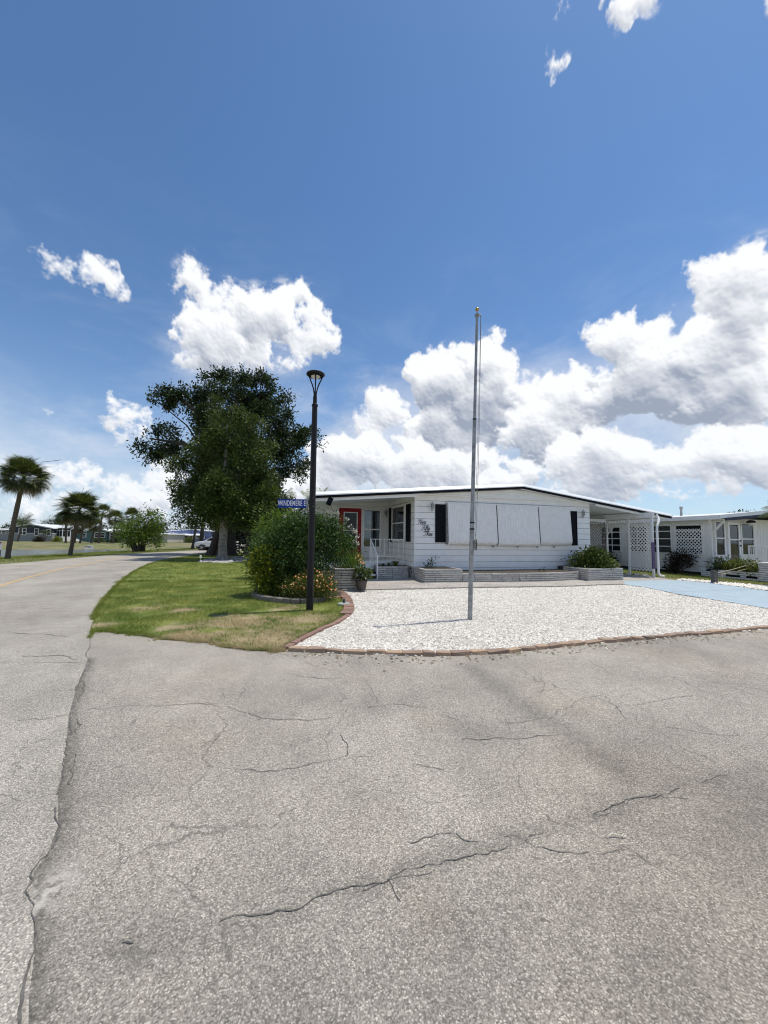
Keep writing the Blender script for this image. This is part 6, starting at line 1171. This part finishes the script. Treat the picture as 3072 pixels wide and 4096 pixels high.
link('leaves', leaf_mesh('leaves', [(x, 0, z, 0.8, 1) for x in (-4.4, -3.8, -1.7, -0.7, 0.4, 1.4) for z in (0.6, 1.6, 2.6, 3.6, 4.4)] + [(x, 0.3, z, 0.8, 1) for x in (-4.2, -3.4, -2.6) for z in (2.7, 3.5, 4.3)], 12000, 0.3, 'leaf_dark', 1.8, 0.6, 18, 105), hd)
stones('tree_ring_stones', [(-11.3, 23.7), (-9.6, 23.2), (-8.6, 25.5), (-8.2, 28.5), (-9.4, 30.0), (-10.9, 30.2), (-12.0, 28.8), (-12.0, 25.5)], 3400, 0.075, 0.0, 'ring_stone', 9)
tag(MB().box((-0.16, -0.07, 0), (0.16, 0.07, 0.09)).build('edging_block', 'rough_brick', bevel=0.02), 'reddish stone block at the front right of the white stone ring', 'stone').location = (-8.75, 24.4, 0)
gl_ = empty('path_light', (-11.0, 23.3, 0), 0, 'small white garden light on a thin stake left of the stone ring', 'garden light')
MB().tube([(0, 0, -0.05), (0, 0, 0.28)], 0.012, 6).build('stake', 'trimwhite', gl_); MB().lathe([(0.03, 0.27), (0.06, 0.30), (0.06, 0.40), (0.07, 0.41), (0.02, 0.45)], 10).build('lamp_head', 'trimwhite', gl_)
# tall bare trunks behind
def broadleaf(name, label, loc, h, tr, clumps, n, leaf, m, seed, bark='bark_dark', group=None, cat='tree', lean=0.0):
    o = empty(name, loc, 0, label, cat, group)
    zt = max(c[2] for c in clumps); zb = min(c[2] for c in clumps)
    MB().tube([(lean * u, 0, h * u - 0.1) for u in (0, 0.08, 0.3, 0.6, 1.0)], [tr * 1.5, tr, tr * 0.85, tr * 0.7, tr * 0.35], 8).build('trunk', bark, o)
    limbs((lean * 0.7, 0, h * 0.6), [((c[0], c[1], c[2]), tr * 0.3) for c in clumps[:10]], tr, 5, seed, 0.4).build('branch', bark, o)
    link('crown', leaf_mesh('crown', clumps, n, leaf, m, 1.9, max(0.5, leaf * 2.2), 18, seed, 0.5, 0.45), o); return o
broadleaf('pine_tree', 'slim straight trunk tree beside the road left of the white car', (-25.2, 51.0, 0), 8.5, 0.16, [(0.4, 0, 7.5, 1.6, .7), (1.8, 0, 8.3, 1.5, .7), (-0.8, 0, 8.0, 1.2, .7), (2.4, 0, 7.0, 1.2, .7)], 5000, 0.3, 'leaf_dark', 201, 'bark_dark', lean=0.9)
for i, (x, y, l) in enumerate(((-27.0, 57.0, 'bare thick trunk left of the white car, nearest the blue house corner'), (-24.0, 56.5, 'second bare trunk directly above the white car bonnet'), (-25.2, 58.5, 'thin leaning trunk between two thicker trunks over the car'))):
    broadleaf('oak_tree', l, (x, y, 0), 8.0, (0.32, 0.26, 0.15)[i], [(1.5, 0, 7.5, 2.0, .7), (3.5, 0, 7.0, 2.0, .7), (0.5, 0, 8.5, 1.6, .7)], 3600, 0.32, 'leaf_dark', 210 + i, 'bark_dark', 'trunks behind the white car', 'tree', 0.5)
broadleaf('yellow_shrub', 'pale yellow-green leaf spray hanging left of the grey trunk', (-13.5, 30.5, 0), 2.6, 0.05, [(0, 0, 2.75, 0.32, .6), (-0.5, 0, 2.85, 0.22, .6), (0.35, 0, 2.6, 0.22, .6)], 900, 0.14, 'leaf_yellow', 221, 'bark_dark', None, 'shrub')
# bush tree across the road
broadleaf('bushy_tree', 'light green multi-stemmed tree on the verge across the road', (-26.4, 41.9, -0.2), 2.6, 0.2, [(0, 0, 2.6, 1.1, .8), (-1.6, 0, 2.2, 0.9, .8), (1.2, 0, 2.7, 0.8, .8), (1.7, 0, 1.9, 0.6, .8), (0.7, 0, 3.7, 0.7, .9), (1.4, 0.2, 3.9, 0.6, .8), (-0.6, 0, 3.2, 0.6, .8), (-1.9, 0, 1.7, 0.6, .8), (0, -0.5, 1.7, 1.0, .8), (1.2, -0.4, 1.6, 0.8, .8), (1.9, 0, 3.2, 0.5, .8), (0.9, 0, 4.4, 0.4, .8), (1.9, 0, 1.0, 0.4, .7), (-1.2, 0, 1.0, 0.5, .7)], 6500, 0.20, 'leaf_bright', 231)
MBt = MB()
for dx, dy, h in ((-0.5, 0, 1.2), (0.35, 0.1, 1.6), (0.1, -0.2, 1.5), (-0.75, 0.1, 0.9)): MBt.tube([(dx * 0.7, dy, -0.1), (dx, dy, h * 0.5), (dx * 1.5, dy, h)], [0.24, 0.2, 0.12], 8)
MBt.build('trunk', 'bark_dark', [o for o in COL.objects if o.name.startswith('bushy_tree')][0])

# ================================================================== SABAL PALMS
def fan_frond(name, m, seed, L=1.0):
    """a fan leaf: stalk along +x and a folded fan of narrow blades"""
    rg = random.Random(seed); V = []; F4 = []; hub = Vector((0.95 * L, 0, 0.05 * L))
    def q(a, b, c, d): k = len(V); V.extend([tuple(a), tuple(b), tuple(c), tuple(d)]); F4.append((k, k + 1, k + 2, k + 3))
    q((0, -0.014, 0), (0, 0.014, 0), hub + Vector((0, 0.01, 0)), hub - Vector((0, 0.01, 0)))
    n = 30
    for i in range(n):
        an = R(-118 + 236 * i / (n - 1)); l = L * (0.95 - 0.25 * abs(an) / 2.06) * rg.uniform(0.9, 1.08)
        d = Vector((math.cos(an), math.sin(an), 0.22 * abs(math.sin(an)))).normalized(); s = Vector((-d.y, d.x, 0)).normalized(); w = 0.028 * L
        tip = hub + d * l + Vector((0, 0, -0.20 * l - rg.random() * 0.12 * l)); midp = hub + d * l * 0.55 + Vector((0, 0, 0.02 * l))
        q(hub, midp - s * w, tip, midp + s * w)
    return raw_mesh(name, np.array(V, float), np.array(F4), m)
FF = [fan_frond('frond', 'leaf_palm', i) for i in range(4)]; FD = [fan_frond('frond', 'leaf_dead', 9)]
def sabal(label, base, top, tr, cr, nf, seed, group=None, bend=0.0):
    """base and top in world metres; cr: crown radius"""
    o = empty('sabal_palm', base, 0, label, 'palm tree', group); rg = random.Random(seed); T = Vector(top) - Vector(base)
    pts = [(T.x * u ** (1 + bend), T.y * u, T.z * u - 0.1 * (1 - u)) for u in [i / 12 for i in range(13)]]
    MB().tube(pts, [tr * (1.35 if i == 0 else 1.08 - 0.16 * i / 12 + rg.uniform(-0.05, 0.05)) for i in range(13)], 12).build('trunk', 'bark_palm', o, smooth=True)
    for i in range(nf):
        k = (i + 0.5) / nf; pitch_ = R(82) - R(135) * k; sc = cr / 1.9 * rg.uniform(0.85, 1.1); dead = k > 0.93
        link('frond', (FD if dead else FF)[rg.randrange(1 if dead else 4)], o, tuple(T), (rg.uniform(-0.5, 0.5), -pitch_, i * 2.399 + rg.uniform(-0.25, 0.25)), (sc, sc, sc))
    for i in range(3): a_ = rg.uniform(0, 6.28); MB().tube([(T.x, T.y, T.z), (T.x + cr * 0.5 * math.cos(a_), T.y + cr * 0.5 * math.sin(a_), T.z + cr * 0.75), (T.x + cr * 1.1 * math.cos(a_), T.y + cr * 1.1 * math.sin(a_), T.z + cr * 0.95)], 0.005 * cr, 4).build('flower_stalk', 'leaf_dead', o)
    return o
PG = 'sabal palms along the far bank'
sabal('tall leaning sabal palm at the left edge, nearest the road', (-26.85, 27.68, gz_at(-26.85, 27.68) - 0.1), (-25.95, 27.5, 5.55), 0.145, 1.8, 90, 1, 'big sabal palms beside the pond', 0.3)
sabal('sabal palm between the pond and road, second along the verge', (-26.87, 33.2, gz_at(-26.87, 33.2) - 0.1), (-26.3, 33.2, 3.65), 0.145, 1.95, 90, 2, 'big sabal palms beside the pond', 0.2)
for i, (px, lab, b, t_, r, cr, bd) in enumerate((
    (0, 'slender curved sabal palm with highest crown on the far bank', (-56.7, 76.9, 0), (-55.9, 76.5, 6.1), 0.19, 1.7, 0.8),
    (0, 'straight sabal palm left of the light green verge tree', (-55.1, 78.6, 0), (-54.8, 78.6, 4.9), 0.19, 1.8, 0.0),
    (0, 'sabal palm crown peeking over the light green verge tree', (-48.5, 73.4, 0), (-48.0, 73.4, 5.1), 0.18, 1.7, 0.0),
    (0, 'short sabal palm before the teal house front', (-59.3, 78.4, 0), (-58.6, 78.4, 3.4), 0.19, 1.6, 0.4),
    (0, 'sabal palm right of the second verge palm trunk', (-60.5, 77.0, 0), (-60.0, 77.0, 3.7), 0.18, 1.6, 0.2),
    (0, 'sabal palm hugging the right side of the verge palm', (-62.0, 77.5, 0), (-61.6, 77.5, 3.0), 0.18, 1.5, 0.0),
    (0, 'sabal palm in front of the navy house steps', (-63.9, 77.7, 0), (-64.2, 77.7, 4.9), 0.19, 1.7, 0.0))):
    sabal(lab, b, t_, r * 0.9, cr * 1.22, 40, 20 + i, PG, bd)
feather_palm('queen_palm', 'feathery queen palm before the left windows of the navy house', (-80.5, 85.0, 0), 4.3, 0.17, 20, 2.6, 'leaf_palm', 41, None, (0.8, 0))
feather_palm('queen_palm', 'feathery palm half hidden behind the leftmost palm trunk', (-96.0, 103.0, 0), 4.0, 0.17, 18, 2.4, 'leaf_palm', 42)
pm = empty('dwarf_palm', (-74.0, 84.3, 0), 0, 'small triple-stemmed dwarf palm in front of the navy house', 'palm tree')
for dx, h in ((-0.5, 2.0), (0.1, 2.3), (0.8, 2.1)):
    MB().tube([(0, 0, -0.05), (dx * 0.5, 0, h * 0.5), (dx, 0, h)], 0.07, 6).build('trunk', 'bark_palm', pm)
fd = frond_mesh('frond', 'leaf_palm', 1.0, 18, 0.3, 1.0, 5)
for i in range(24): dx, h = ((-0.5, 2.0), (0.1, 2.3), (0.8, 2.1))[i % 3]; link('frond', fd, pm, (dx, 0, h), (0, -R(40) + R(60) * (i / 24), i * 2.4))

# ================================================================== FAR HOMES
def far_home(label, loc, W, D, zw, zr, wallm, lowm, roofm, wins, door=None, zl_=1.75, rz=0.0, gable=True, door_m='navy', awn=None, trim='trimwhite'):
    o = empty('far_home', loc, rz, label, 'house')
    if gable: poly = [(0, 0), (W, 0), (W, zw), (W / 2, zr), (0, zw)]
    else: poly = [(0, 0), (W, 0), (W, zw), (0, zw)]
    w = MB().prism(poly, 0, D, 'y').build('wall', wallm, o)
    if lowm: MB().box((-0.04, -0.04, 0), (W + 0.04, D + 0.04, zl_)).build('lower_siding', lowm, w); MB().box((-0.06, -0.06, zl_), (W + 0.06, D + 0.06, zl_ + 0.10)).build('band_board', trim, w)
    e = 0.35
    if gable: rp = [(-e, zw - 0.05), (W / 2, zr + 0.02), (W + e, zw - 0.05), (W + e, zw + 0.16), (W / 2, zr + 0.24), (-e, zw + 0.16)]; MB().prism(rp, -0.35, D + 0.35, 'y').build('roof', roofm, o)
    else: MB().prism([(-0.5, zw), (D + 0.5, zw), (D + 0.5, zw + 0.12), (D / 2, zr), (-0.5, zw + 0.12)], -0.4, W + 0.4, 'x').build('roof', roofm, o)
    for x0, x1, z0, z1, face in wins:
        mull = ((x0 + x1) / 2,) if x1 - x0 > 1.5 else (); y = -0.05
        if face == 'f':
            mb = MB(); f = 0.12
            mb.box((x0, y - 0.06, z0), (x0 + f, y + 0.08, z1)).box((x1 - f, y - 0.06, z0), (x1, y + 0.08, z1)).box((x0 + f, y - 0.06, z0), (x1 - f, y + 0.08, z0 + f)).box((x0 + f, y - 0.06, z1 - f), (x1 - f, y + 0.08, z1)).box((x0 + f, y - 0.05, (z0 + z1) / 2 - 0.04), (x1 - f, y + 0.06, (z0 + z1) / 2 + 0.04))
            for mx in mull: mb.box((mx - 0.08, y - 0.055, z0 + f), (mx + 0.08, y + 0.065, z1 - f))
            wn_ = mb.build('window', trim, o); MB().box((x0 + f, y - 0.02, z0 + f), (x1 - f, y + 0.03, z1 - f)).build('pane', 'glass_dark', wn_)
        else:
            mb = MB().box((W - 0.02, x0, z0), (W + 0.10, x1, z1)); wn_ = mb.build('window', trim, o)
            MB().box((W, x0 + 0.12, z0 + 0.12), (W + 0.115, x1 - 0.12, z1 - 0.12)).build('pane', 'glass_dark', wn_)
    if door:
        x0, x1, z0, z1, face = door
        if face == 'f': dd_ = MB().box((x0 - 0.12, -0.12, z0), (x1 + 0.12, 0.02, z1 + 0.12)).build('door_frame', trim, o); MB().box((x0, -0.14, z0), (x1, -0.08, z1)).build('door', door_m, dd_)
        else: dd_ = MB().box((W - 0.02, x0 - 0.12, z0), (W + 0.10, x1 + 0.12, z1 + 0.12)).build('door_frame', trim, o); MB().box((W, x0, z0), (W + 0.13, x1, z1)).build('door', door_m, dd_)
    return o
nh = far_home('navy and grey far home with white-trimmed windows across the pond', (-86.0, 88.5, 0), 10.0, 14.0, 2.9, 3.75, 'navy', 'greysiding', 'roofwhite', [(2.3, 4.1, 1.35, 3.0, 'f'), (5.9, 6.9, 1.3, 2.9, 'f'), (8.7, 9.7, 1.25, 2.75, 'f'), (8.0, 9.2, 1.2, 2.8, 's')], (5.0, 6.1, 0.75, 2.7, 's'))
bay = MB().box((10.0, 1.2, 0), (11.3, 3.6, 3.15)).build('bay', 'trimwhite', nh); MB().prism([(1.0, 3.15), (3.8, 3.15), (2.4, 3.7)], 9.6, 11.5, 'x').build('bay_roof', 'roofwhite', bay)
for z0, z1 in ((1.15, 2.45), (2.55, 3.05)):
    for y0 in (1.35, 2.05, 2.75): MB().box((11.29, y0, z0), (11.32, y0 + 0.6, z1)).build('pane', 'glass_dark', bay)
    for x0 in (10.1, 10.7): MB().box((x0, 1.18, z0), (x0 + 0.5, 1.21, z1)).build('pane', 'glass_dark', bay)
for i in range(4): MB().box((10.05, 4.6, 0.0), (12.2 - 0.45 * i, 6.6, 0.19 * (i + 1))).build('step', 'trimwhite', nh)
far_home('grey-walled far carport shed left of the navy home', (-98.5, 93.0, 0), 9.0, 8.0, 2.5, 2.9, 'greysiding', None, 'roofwhite', [(5.2, 7.6, 1.5, 2.4, 'f')], None, gable=False)
far_home('teal far home with arched white roof behind the sabal palms', (-66.2, 86.0, 0), 4.6, 10.0, 2.45, 2.8, 'teal', None, 'roofwhite', [(1.8, 4.2, 1.0, 2.2, 'f')], None); 
far_home('white-fronted far home extension right of the teal home', (-61.4, 86.2, 0), 3.2, 9.0, 2.35, 2.55, 'beige', None, 'roofwhite', [(0.3, 2.6, 0.9, 2.2, 'f')], None, gable=False)
far_home('low beige far home with flat white roof half hidden by palms', (-60.5, 92.0, 0), 9.0, 8.0, 1.9, 2.2, 'beige', None, 'roofwhite', [(1.5, 3.5, 0.8, 1.6, 'f'), (5.0, 7.0, 0.8, 1.6, 'f')], None, gable=False)
far_home('pale far home at the left behind the first palm', (-76.2, 95.0, 0), 9.0, 8.0, 2.4, 2.75, 'teal', None, 'roofwhite', [(2, 4, 1, 2, 'f'), (5.5, 7.5, 1, 2, 'f')], None, gable=False)
lh = far_home('blue-violet far home with white awnings beyond the verge', (-56.0, 100.0, 0), 11.3, 12.0, 2.75, 3.2, 'lilac', None, 'roofwhite', [(3.3, 5.2, 0.85, 1.75, 'f'), (5.4, 7.0, 0.85, 1.75, 'f'), (7.2, 9.2, 0.85, 1.75, 'f'), (1.6, 2.6, 1.0, 2.4, 'f')], (0.5, 1.4, 0.4, 2.4, 'f'), rz=R(6))
for x in (3.1, 6.0):
    MB().add([(x, -0.05, 2.25), (x + 1.45, -0.05, 2.45), (x + 2.9, -0.05, 2.25), (x, -1.0, 1.78), (x + 1.45, -1.0, 1.9), (x + 2.9, -1.0, 1.78), (x, -1.0, 1.65), (x + 1.45, -1.0, 1.65), (x + 2.9, -1.0, 1.65)], [(0, 1, 4, 3), (1, 2, 5, 4), (3, 4, 7, 6), (4, 5, 8, 7)]).build('awning', 'trimwhite', lh)
MB().box((0.3, -1.3, 0), (1.7, -0.05, 0.38)).build('step', 'navy', lh)
for i, (x, y, r, m, lab, cat) in enumerate(((-53.1, 97.5, 1.2, 'leaf_olive', 'rounded pale green bush under the blue-violet home awning', 'shrub'), (-48.4, 96.5, 1.0, 'leaf_olive', 'brownish bush right of the slim trunk before the blue-violet home', 'shrub'), (-75.8, 85.0, 0.75, 'leaf_purple', 'dark purple bush before the navy home', 'shrub'), (-72.3, 85.6, 0.7, 'leaf_yellow', 'yellow croton at the navy home corner', 'shrub'), (-58.5, 84.2, 0.8, 'leaf_dark', 'dark bush at the foot of the teal home', 'shrub'), (-61.8, 84.0, 0.7, 'leaf_green', 'green bush left of the teal home window', 'shrub'), (-52.0, 80.0, 0.9, 'leaf_green', 'leafy bush behind the straight sabal palm', 'shrub'))):
    plant('garden_bush', lab, cat, (x, y, 0), [('leaves', leaf_mesh('leaves', [(0, 0, r * 0.5, r, .7), (r * 0.5, 0, r * 0.4, r * 0.7, .7), (-r * 0.5, 0, r * 0.4, r * 0.7, .7)], 1300, 0.22, m, 2.0, 0.4, 10, 300 + i))])
TRC = [(0, 0, 0, 1.5, .8), (1.8, 0, -0.6, 1.3, .8), (-1.8, 0, -0.5, 1.3, .8), (0.8, 0.5, 0.9, 1.1, .8), (-0.7, 0.5, 0.7, 1.1, .8), (2.9, 0, -1.2, 1.0, .8), (-2.9, 0, -1.2, 1.0, .8)]
for i, (x, y, h, s, m, n, lab) in enumerate((
    (-112, 118, 5.2, 1.3, 'leaf_dark', 1500, 'dark far tree at the left edge behind the grey shed'), (-101, 118, 6.4, 1.4, 'leaf_dark', 1700, 'dense dark far tree behind the queen palm'),
    (-91, 119, 6.6, 1.2, 'leaf_purple', 700, 'sparse grey open-branched far tree above the navy home ridge'), (-83, 120, 6.3, 1.3, 'leaf_purple', 700, 'second sparse grey open-branched far tree, over the navy home right slope'),
    (-75, 112, 4.0, 1.2, 'leaf_dark', 1300, 'dark far tree behind the second verge palm'), (-68, 112, 4.6, 1.3, 'leaf_palm', 1500, 'olive far tree between two bank palms'), (-62, 106, 5.2, 1.1, 'leaf_dark', 1300, 'rounded far tree seen right of the curved palm'), (-58, 118, 4.5, 1.4, 'leaf_dark', 1500, 'dark far tree behind the verge tree'),
    (-56, 128, 4.6, 1.4, 'leaf_dark', 1600, 'dark far tree above the blue-violet home left end'), (-48, 128, 4.8, 1.3, 'leaf_dark', 1600, 'dark far tree above the blue-violet home ridge'), (-41, 126, 5.0, 1.4, 'leaf_dark', 1600, 'dark far tree right of the blue-violet home'),
    (-33, 122, 5.0, 1.5, 'leaf_dark', 1600, 'dark far tree seen through the trunks'), (58, 62, 5.9, 1.2, 'leaf_dark', 1400, 'dark tree crown peeping over the neighbouring roof'))):
    broadleaf('far_tree', lab, (x, y, 0), h * 0.9, 0.22, [(a * s, b * s, h * 0.78 + c * s, r * s * 0.85, q_) for a, b, c, r, q_ in TRC], n * 2, 0.3, m, 400 + i, 'bark_dark', 'trees beyond the far homes')
tl = [(x, 135 + (i % 3) * 2, 1.0 + (i % 4) * 0.5, 2.4, .8) for i, x in enumerate(np.arange(-170, -20, 2.4))]
tag(link('treeline', leaf_mesh('treeline', tl, 14000, 0.7, 'leaf_dark', 1.8, 1.2, 14, 501)), kind='stuff')
cv = empty('culvert_headwall', (-43.6, 57.4, -0.62), R(-38), 'pale concrete culvert headwall at the far bank of the pond', 'culvert')
MB().box((-1.0, 0, 0), (1.0, 0.2, 0.62)).box((-1.0, -0.9, 0), (-0.8, 0, 0.35)).box((0.8, -0.9, 0), (1.0, 0, 0.35)).add([(-1.6, -0.9, 0), (-1.0, -0.9, 0), (-1.0, 0, 0.6), (-1.4, 0, 0), (-1.0, -0.9, 0.35), (-1.5, -0.5, 0)], [(0, 1, 4), (0, 4, 2), (0, 2, 3)]).build('wall', 'brick_white', cv)
MB().box((-0.55, -0.04, 0.03), (0.55, 0.02, 0.46)).build('opening', 'glass_dark', cv)
sn = empty('yard_sign', (-36.2, 36.2, -0.45), R(40), 'small white and red sign on posts at the left edge by the pond', 'sign')
MB().box((-0.35, -0.02, 0.55), (0.35, 0.02, 1.35)).build('panel', 'trimwhite', sn); MB().box((-0.3, -0.03, 1.15), (0.3, -0.021, 1.28)).build('red_band', 'red', sn)
for x in (-0.28, 0.28): MB().box((x - 0.03, 0.021, -0.1), (x + 0.03, 0.07, 1.3)).build('post', 'timber', sn)
pipe_ = tag(MB().tube([(-0.9, 0, 0), (0.9, 0, 0.02)], 0.06, 8).build('drift_log', 'bark_grey'), 'thin pale log lying at the right end of the pond edge', 'log'); pipe_.location = (-36.2, 51.0, -0.42); pipe_.rotation_euler = (0, 0.1, -0.6)

# ================================================================== VEHICLES
def suv(label, loc, rz, paint, det=True):
    o = empty('parked_car', loc, rz, label, 'car')
    prof_ = [(-2.20, 0.42), (-2.24, 0.62), (-2.20, 0.80), (-2.02, 0.95), (-1.15, 1.07), (-0.45, 1.50), (0.1, 1.62), (1.3, 1.60), (1.95, 1.22), (2.2, 1.05), (2.24, 0.6), (2.15, 0.36), (-2.05, 0.32)]
    bm = bmesh.new(); L_ = []
    for s, w in ((-1, 0), (1, 0)): L_.append([bm.verts.new((x, s * (0.90 if z < 1.1 else 0.90 - (z - 1.05) * 0.34), z)) for x, z in prof_])
    bm.faces.new(L_[0]); bm.faces.new(list(reversed(L_[1])))
    for i in range(len(prof_)): j = (i + 1) % len(prof_); bm.faces.new((L_[0][j], L_[0][i], L_[1][i], L_[1][j]))
    bmesh.ops.recalc_face_normals(bm, faces=bm.faces)
    me = bpy.data.meshes.new('body'); bm.to_mesh(me); bm.free(); me.materials.append(M[paint]); b = link('body', me, o)
    md = b.modifiers.new('bevel', 'BEVEL'); md.width = 0.07; md.segments = 3; md.limit_method = 'ANGLE'; md.angle_limit = R(20)
    for p in me.polygons: p.use_smooth = True
    for s in (-1, 1):
        MB().add([(-1.0, s * 0.895, 1.10), (-0.42, s * 0.775, 1.46), (0.15, s * 0.735, 1.56), (0.15, s * 0.90, 1.10)], [(0, 1, 2, 3)]).add([(0.22, s * 0.90, 1.10), (0.22, s * 0.735, 1.56), (1.2, s * 0.735, 1.55), (1.55, s * 0.87, 1.18)], [(0, 1, 2, 3)]).build('side_window', 'glass_dark', o, recalc=False)
        for x in (-1.38, 1.35):
            MB().tube([(x, s * 0.60, 0.36), (x, s * 0.895, 0.36)], 0.445, 20).build('wheel_arch', 'tyre', o)
            wh = MB().tube([(x, s * 0.62, 0.345), (x, s * 0.925, 0.345)], 0.345, 24).build('wheel', 'tyre', o); rm = MB().tube([(x, s * 0.90, 0.345), (x, s * 0.932, 0.345)], 0.07, 12)
            for k in range(5): an = k * 1.2566; rm.bar((x, s * 0.93, 0.345), (x + 0.25 * math.cos(an), s * 0.93, 0.345 + 0.25 * math.sin(an)), 0.06, 0.02, (0, 1, 0))
            rm.build('rim', 'chrome', wh)
        MB().box((-2.16, min(s * 0.55, s * 0.86), 0.74), (-1.98, max(s * 0.55, s * 0.86), 0.86)).build('headlight', 'lamp_lens', o); MB().box((2.12, min(s * 0.55, s * 0.84), 0.85), (2.25, max(s * 0.55, s * 0.84), 1.0)).build('taillight', 'red', o)
        MB().box((-0.92, min(s * 0.92, s * 1.06), 1.05), (-0.80, max(s * 0.92, s * 1.06), 1.17)).build('mirror', paint, o, bevel=0.02)
        MB().box((-2.0, min(s * .9, s * .915), 0.30), (2.0, max(s * .9, s * .915), 0.44)).build('sill', 'tyre', o)
    MB().add([(-1.10, -0.78, 1.085), (-1.10, 0.78, 1.085), (-0.47, 0.66, 1.505), (-0.47, -0.66, 1.505)], [(0, 1, 2, 3)]).build('windscreen', 'glass_dark', o, recalc=False)
    for ob in o.children:
        if ob.name.startswith('windscreen'): ob.location = (-0.03, 0, 0.02)
    MB().box((-2.27, -0.6, 0.40), (-2.19, 0.6, 0.62)).build('grille', 'tyre', o)
    return o
suv('white crossover parked across the road end, half hidden by trunks', (-19.2, 44.6, 0), R(3), 'carwhite')
suv('dark car glimpsed far off between the tree trunks', (-34.6, 93.0, 0), R(20), 'carblack')

# ================================================================== SMALL THINGS
vb = empty('sprinkler_cover', (-0.93, 9.35, 0), 0, 'round pale green irrigation cover in the lawn by the paver edging', 'cover')
MB().lathe([(0.15, -0.02), (0.15, 0.035), (0.13, 0.05), (0.05, 0.055)], 20).build('disc', 'disc', vb); MB().lathe([(0.035, 0.04), (0.03, 0.10), (0.02, 0.15)], 8).build('nozzle', 'valve', vb)
mk = empty('marker_stone', (-1.55, 12.4, 0), 0, 'rounded pale upright stone in shadow left of the tall planter', 'stone')
MB().tube([(0, 0, -0.05), (0, 0, 0.3), (0.0, 0, 0.62), (0, 0, 0.78), (0, 0, 0.84)], [0.085, 0.085, 0.085, 0.065, 0.02], 12).build('stone', 'concrete', mk, smooth=True)
tw = tag(MB().tube([(-0.05, -0.006, 0.012), (-0.02, 0.004, 0.02), (0.012, 0.0, 0.014), (0.05, -0.008, 0.008)], [0.002, 0.0038, 0.0034, 0.0015], 6).tube([(0.03, -0.002, 0.013), (0.048, 0.014, 0.012)], [0.002, 0.001], 5).build('twig', 'shell'), 'short pale dry twig lying on the asphalt', 'twig'); tw.location = (1.28, 2.2, 0.0)
def litter(n, seed):
    rg = np.random.default_rng(seed); V = []; Fq = []
    for i in range(n):
        x, y = rg.uniform(-3.8, 6.5), 0
        P_ = [(p[0], p[1]) for p in KERB]; xx_ = rg.uniform(-1.3, 7.0); y = np.interp(xx_, [p[0] for p in KERB], [p[1] for p in KERB]) - abs(rg.normal()) * 0.16 - 0.03
        an = rg.uniform(0, 6.28); l = rg.uniform(0.012, 0.035); k = len(V); c, s_ = math.cos(an), math.sin(an)
        if i % 3 == 0: xx_, y = rg.uniform(-1.0, 8.0), rg.uniform(5.8, 12.5); y = y if inside(np.array([xx_]), np.array([y]), GRAVEL)[0] else 5.0
        if i % 7 == 0: xx_, y = rg.uniform(-4.0, 6.0), rg.uniform(2.2, 5.2); l *= 0.3
        zo = 0.018 if i % 3 == 0 and i % 7 else 0.0
        V += [(xx_ - c * l, y - s_ * l, zo + 0.006), (xx_ + s_ * l * 0.4, y - c * l * 0.4, zo + 0.014), (xx_ + c * l, y + s_ * l, zo + 0.006), (xx_ - s_ * l * 0.4, y + c * l * 0.4, zo + 0.010)]; Fq.append((k, k + 1, k + 2, k + 3))
    return raw_mesh('leaf_litter', np.array(V), np.array(Fq), 'leaf_dead')
tag(link('leaf_litter', litter(420, 3)), kind='stuff')
rg = np.random.default_rng(77)
stones('stray_gravel', [(x, y - 0.35) for x, y in KERB[:-1]] + [(x, y - 0.02) for x, y in KERB[:-1][::-1]], 260, 0.012, 0.002, 'gravel', 78)

dv = [o for o in COL.objects if o.name == 'driveway'][0]
for i, pts in enumerate(([(9.15, 12.4), (11.2, 12.95), (12.9, 13.4)], [(9.45, 9.6), (11.5, 10.1), (13.7, 10.6)])): ribbon('joint', pts, 0.012, 0.019, 'crack', dv, 0.15, 0.1, 300 + i)
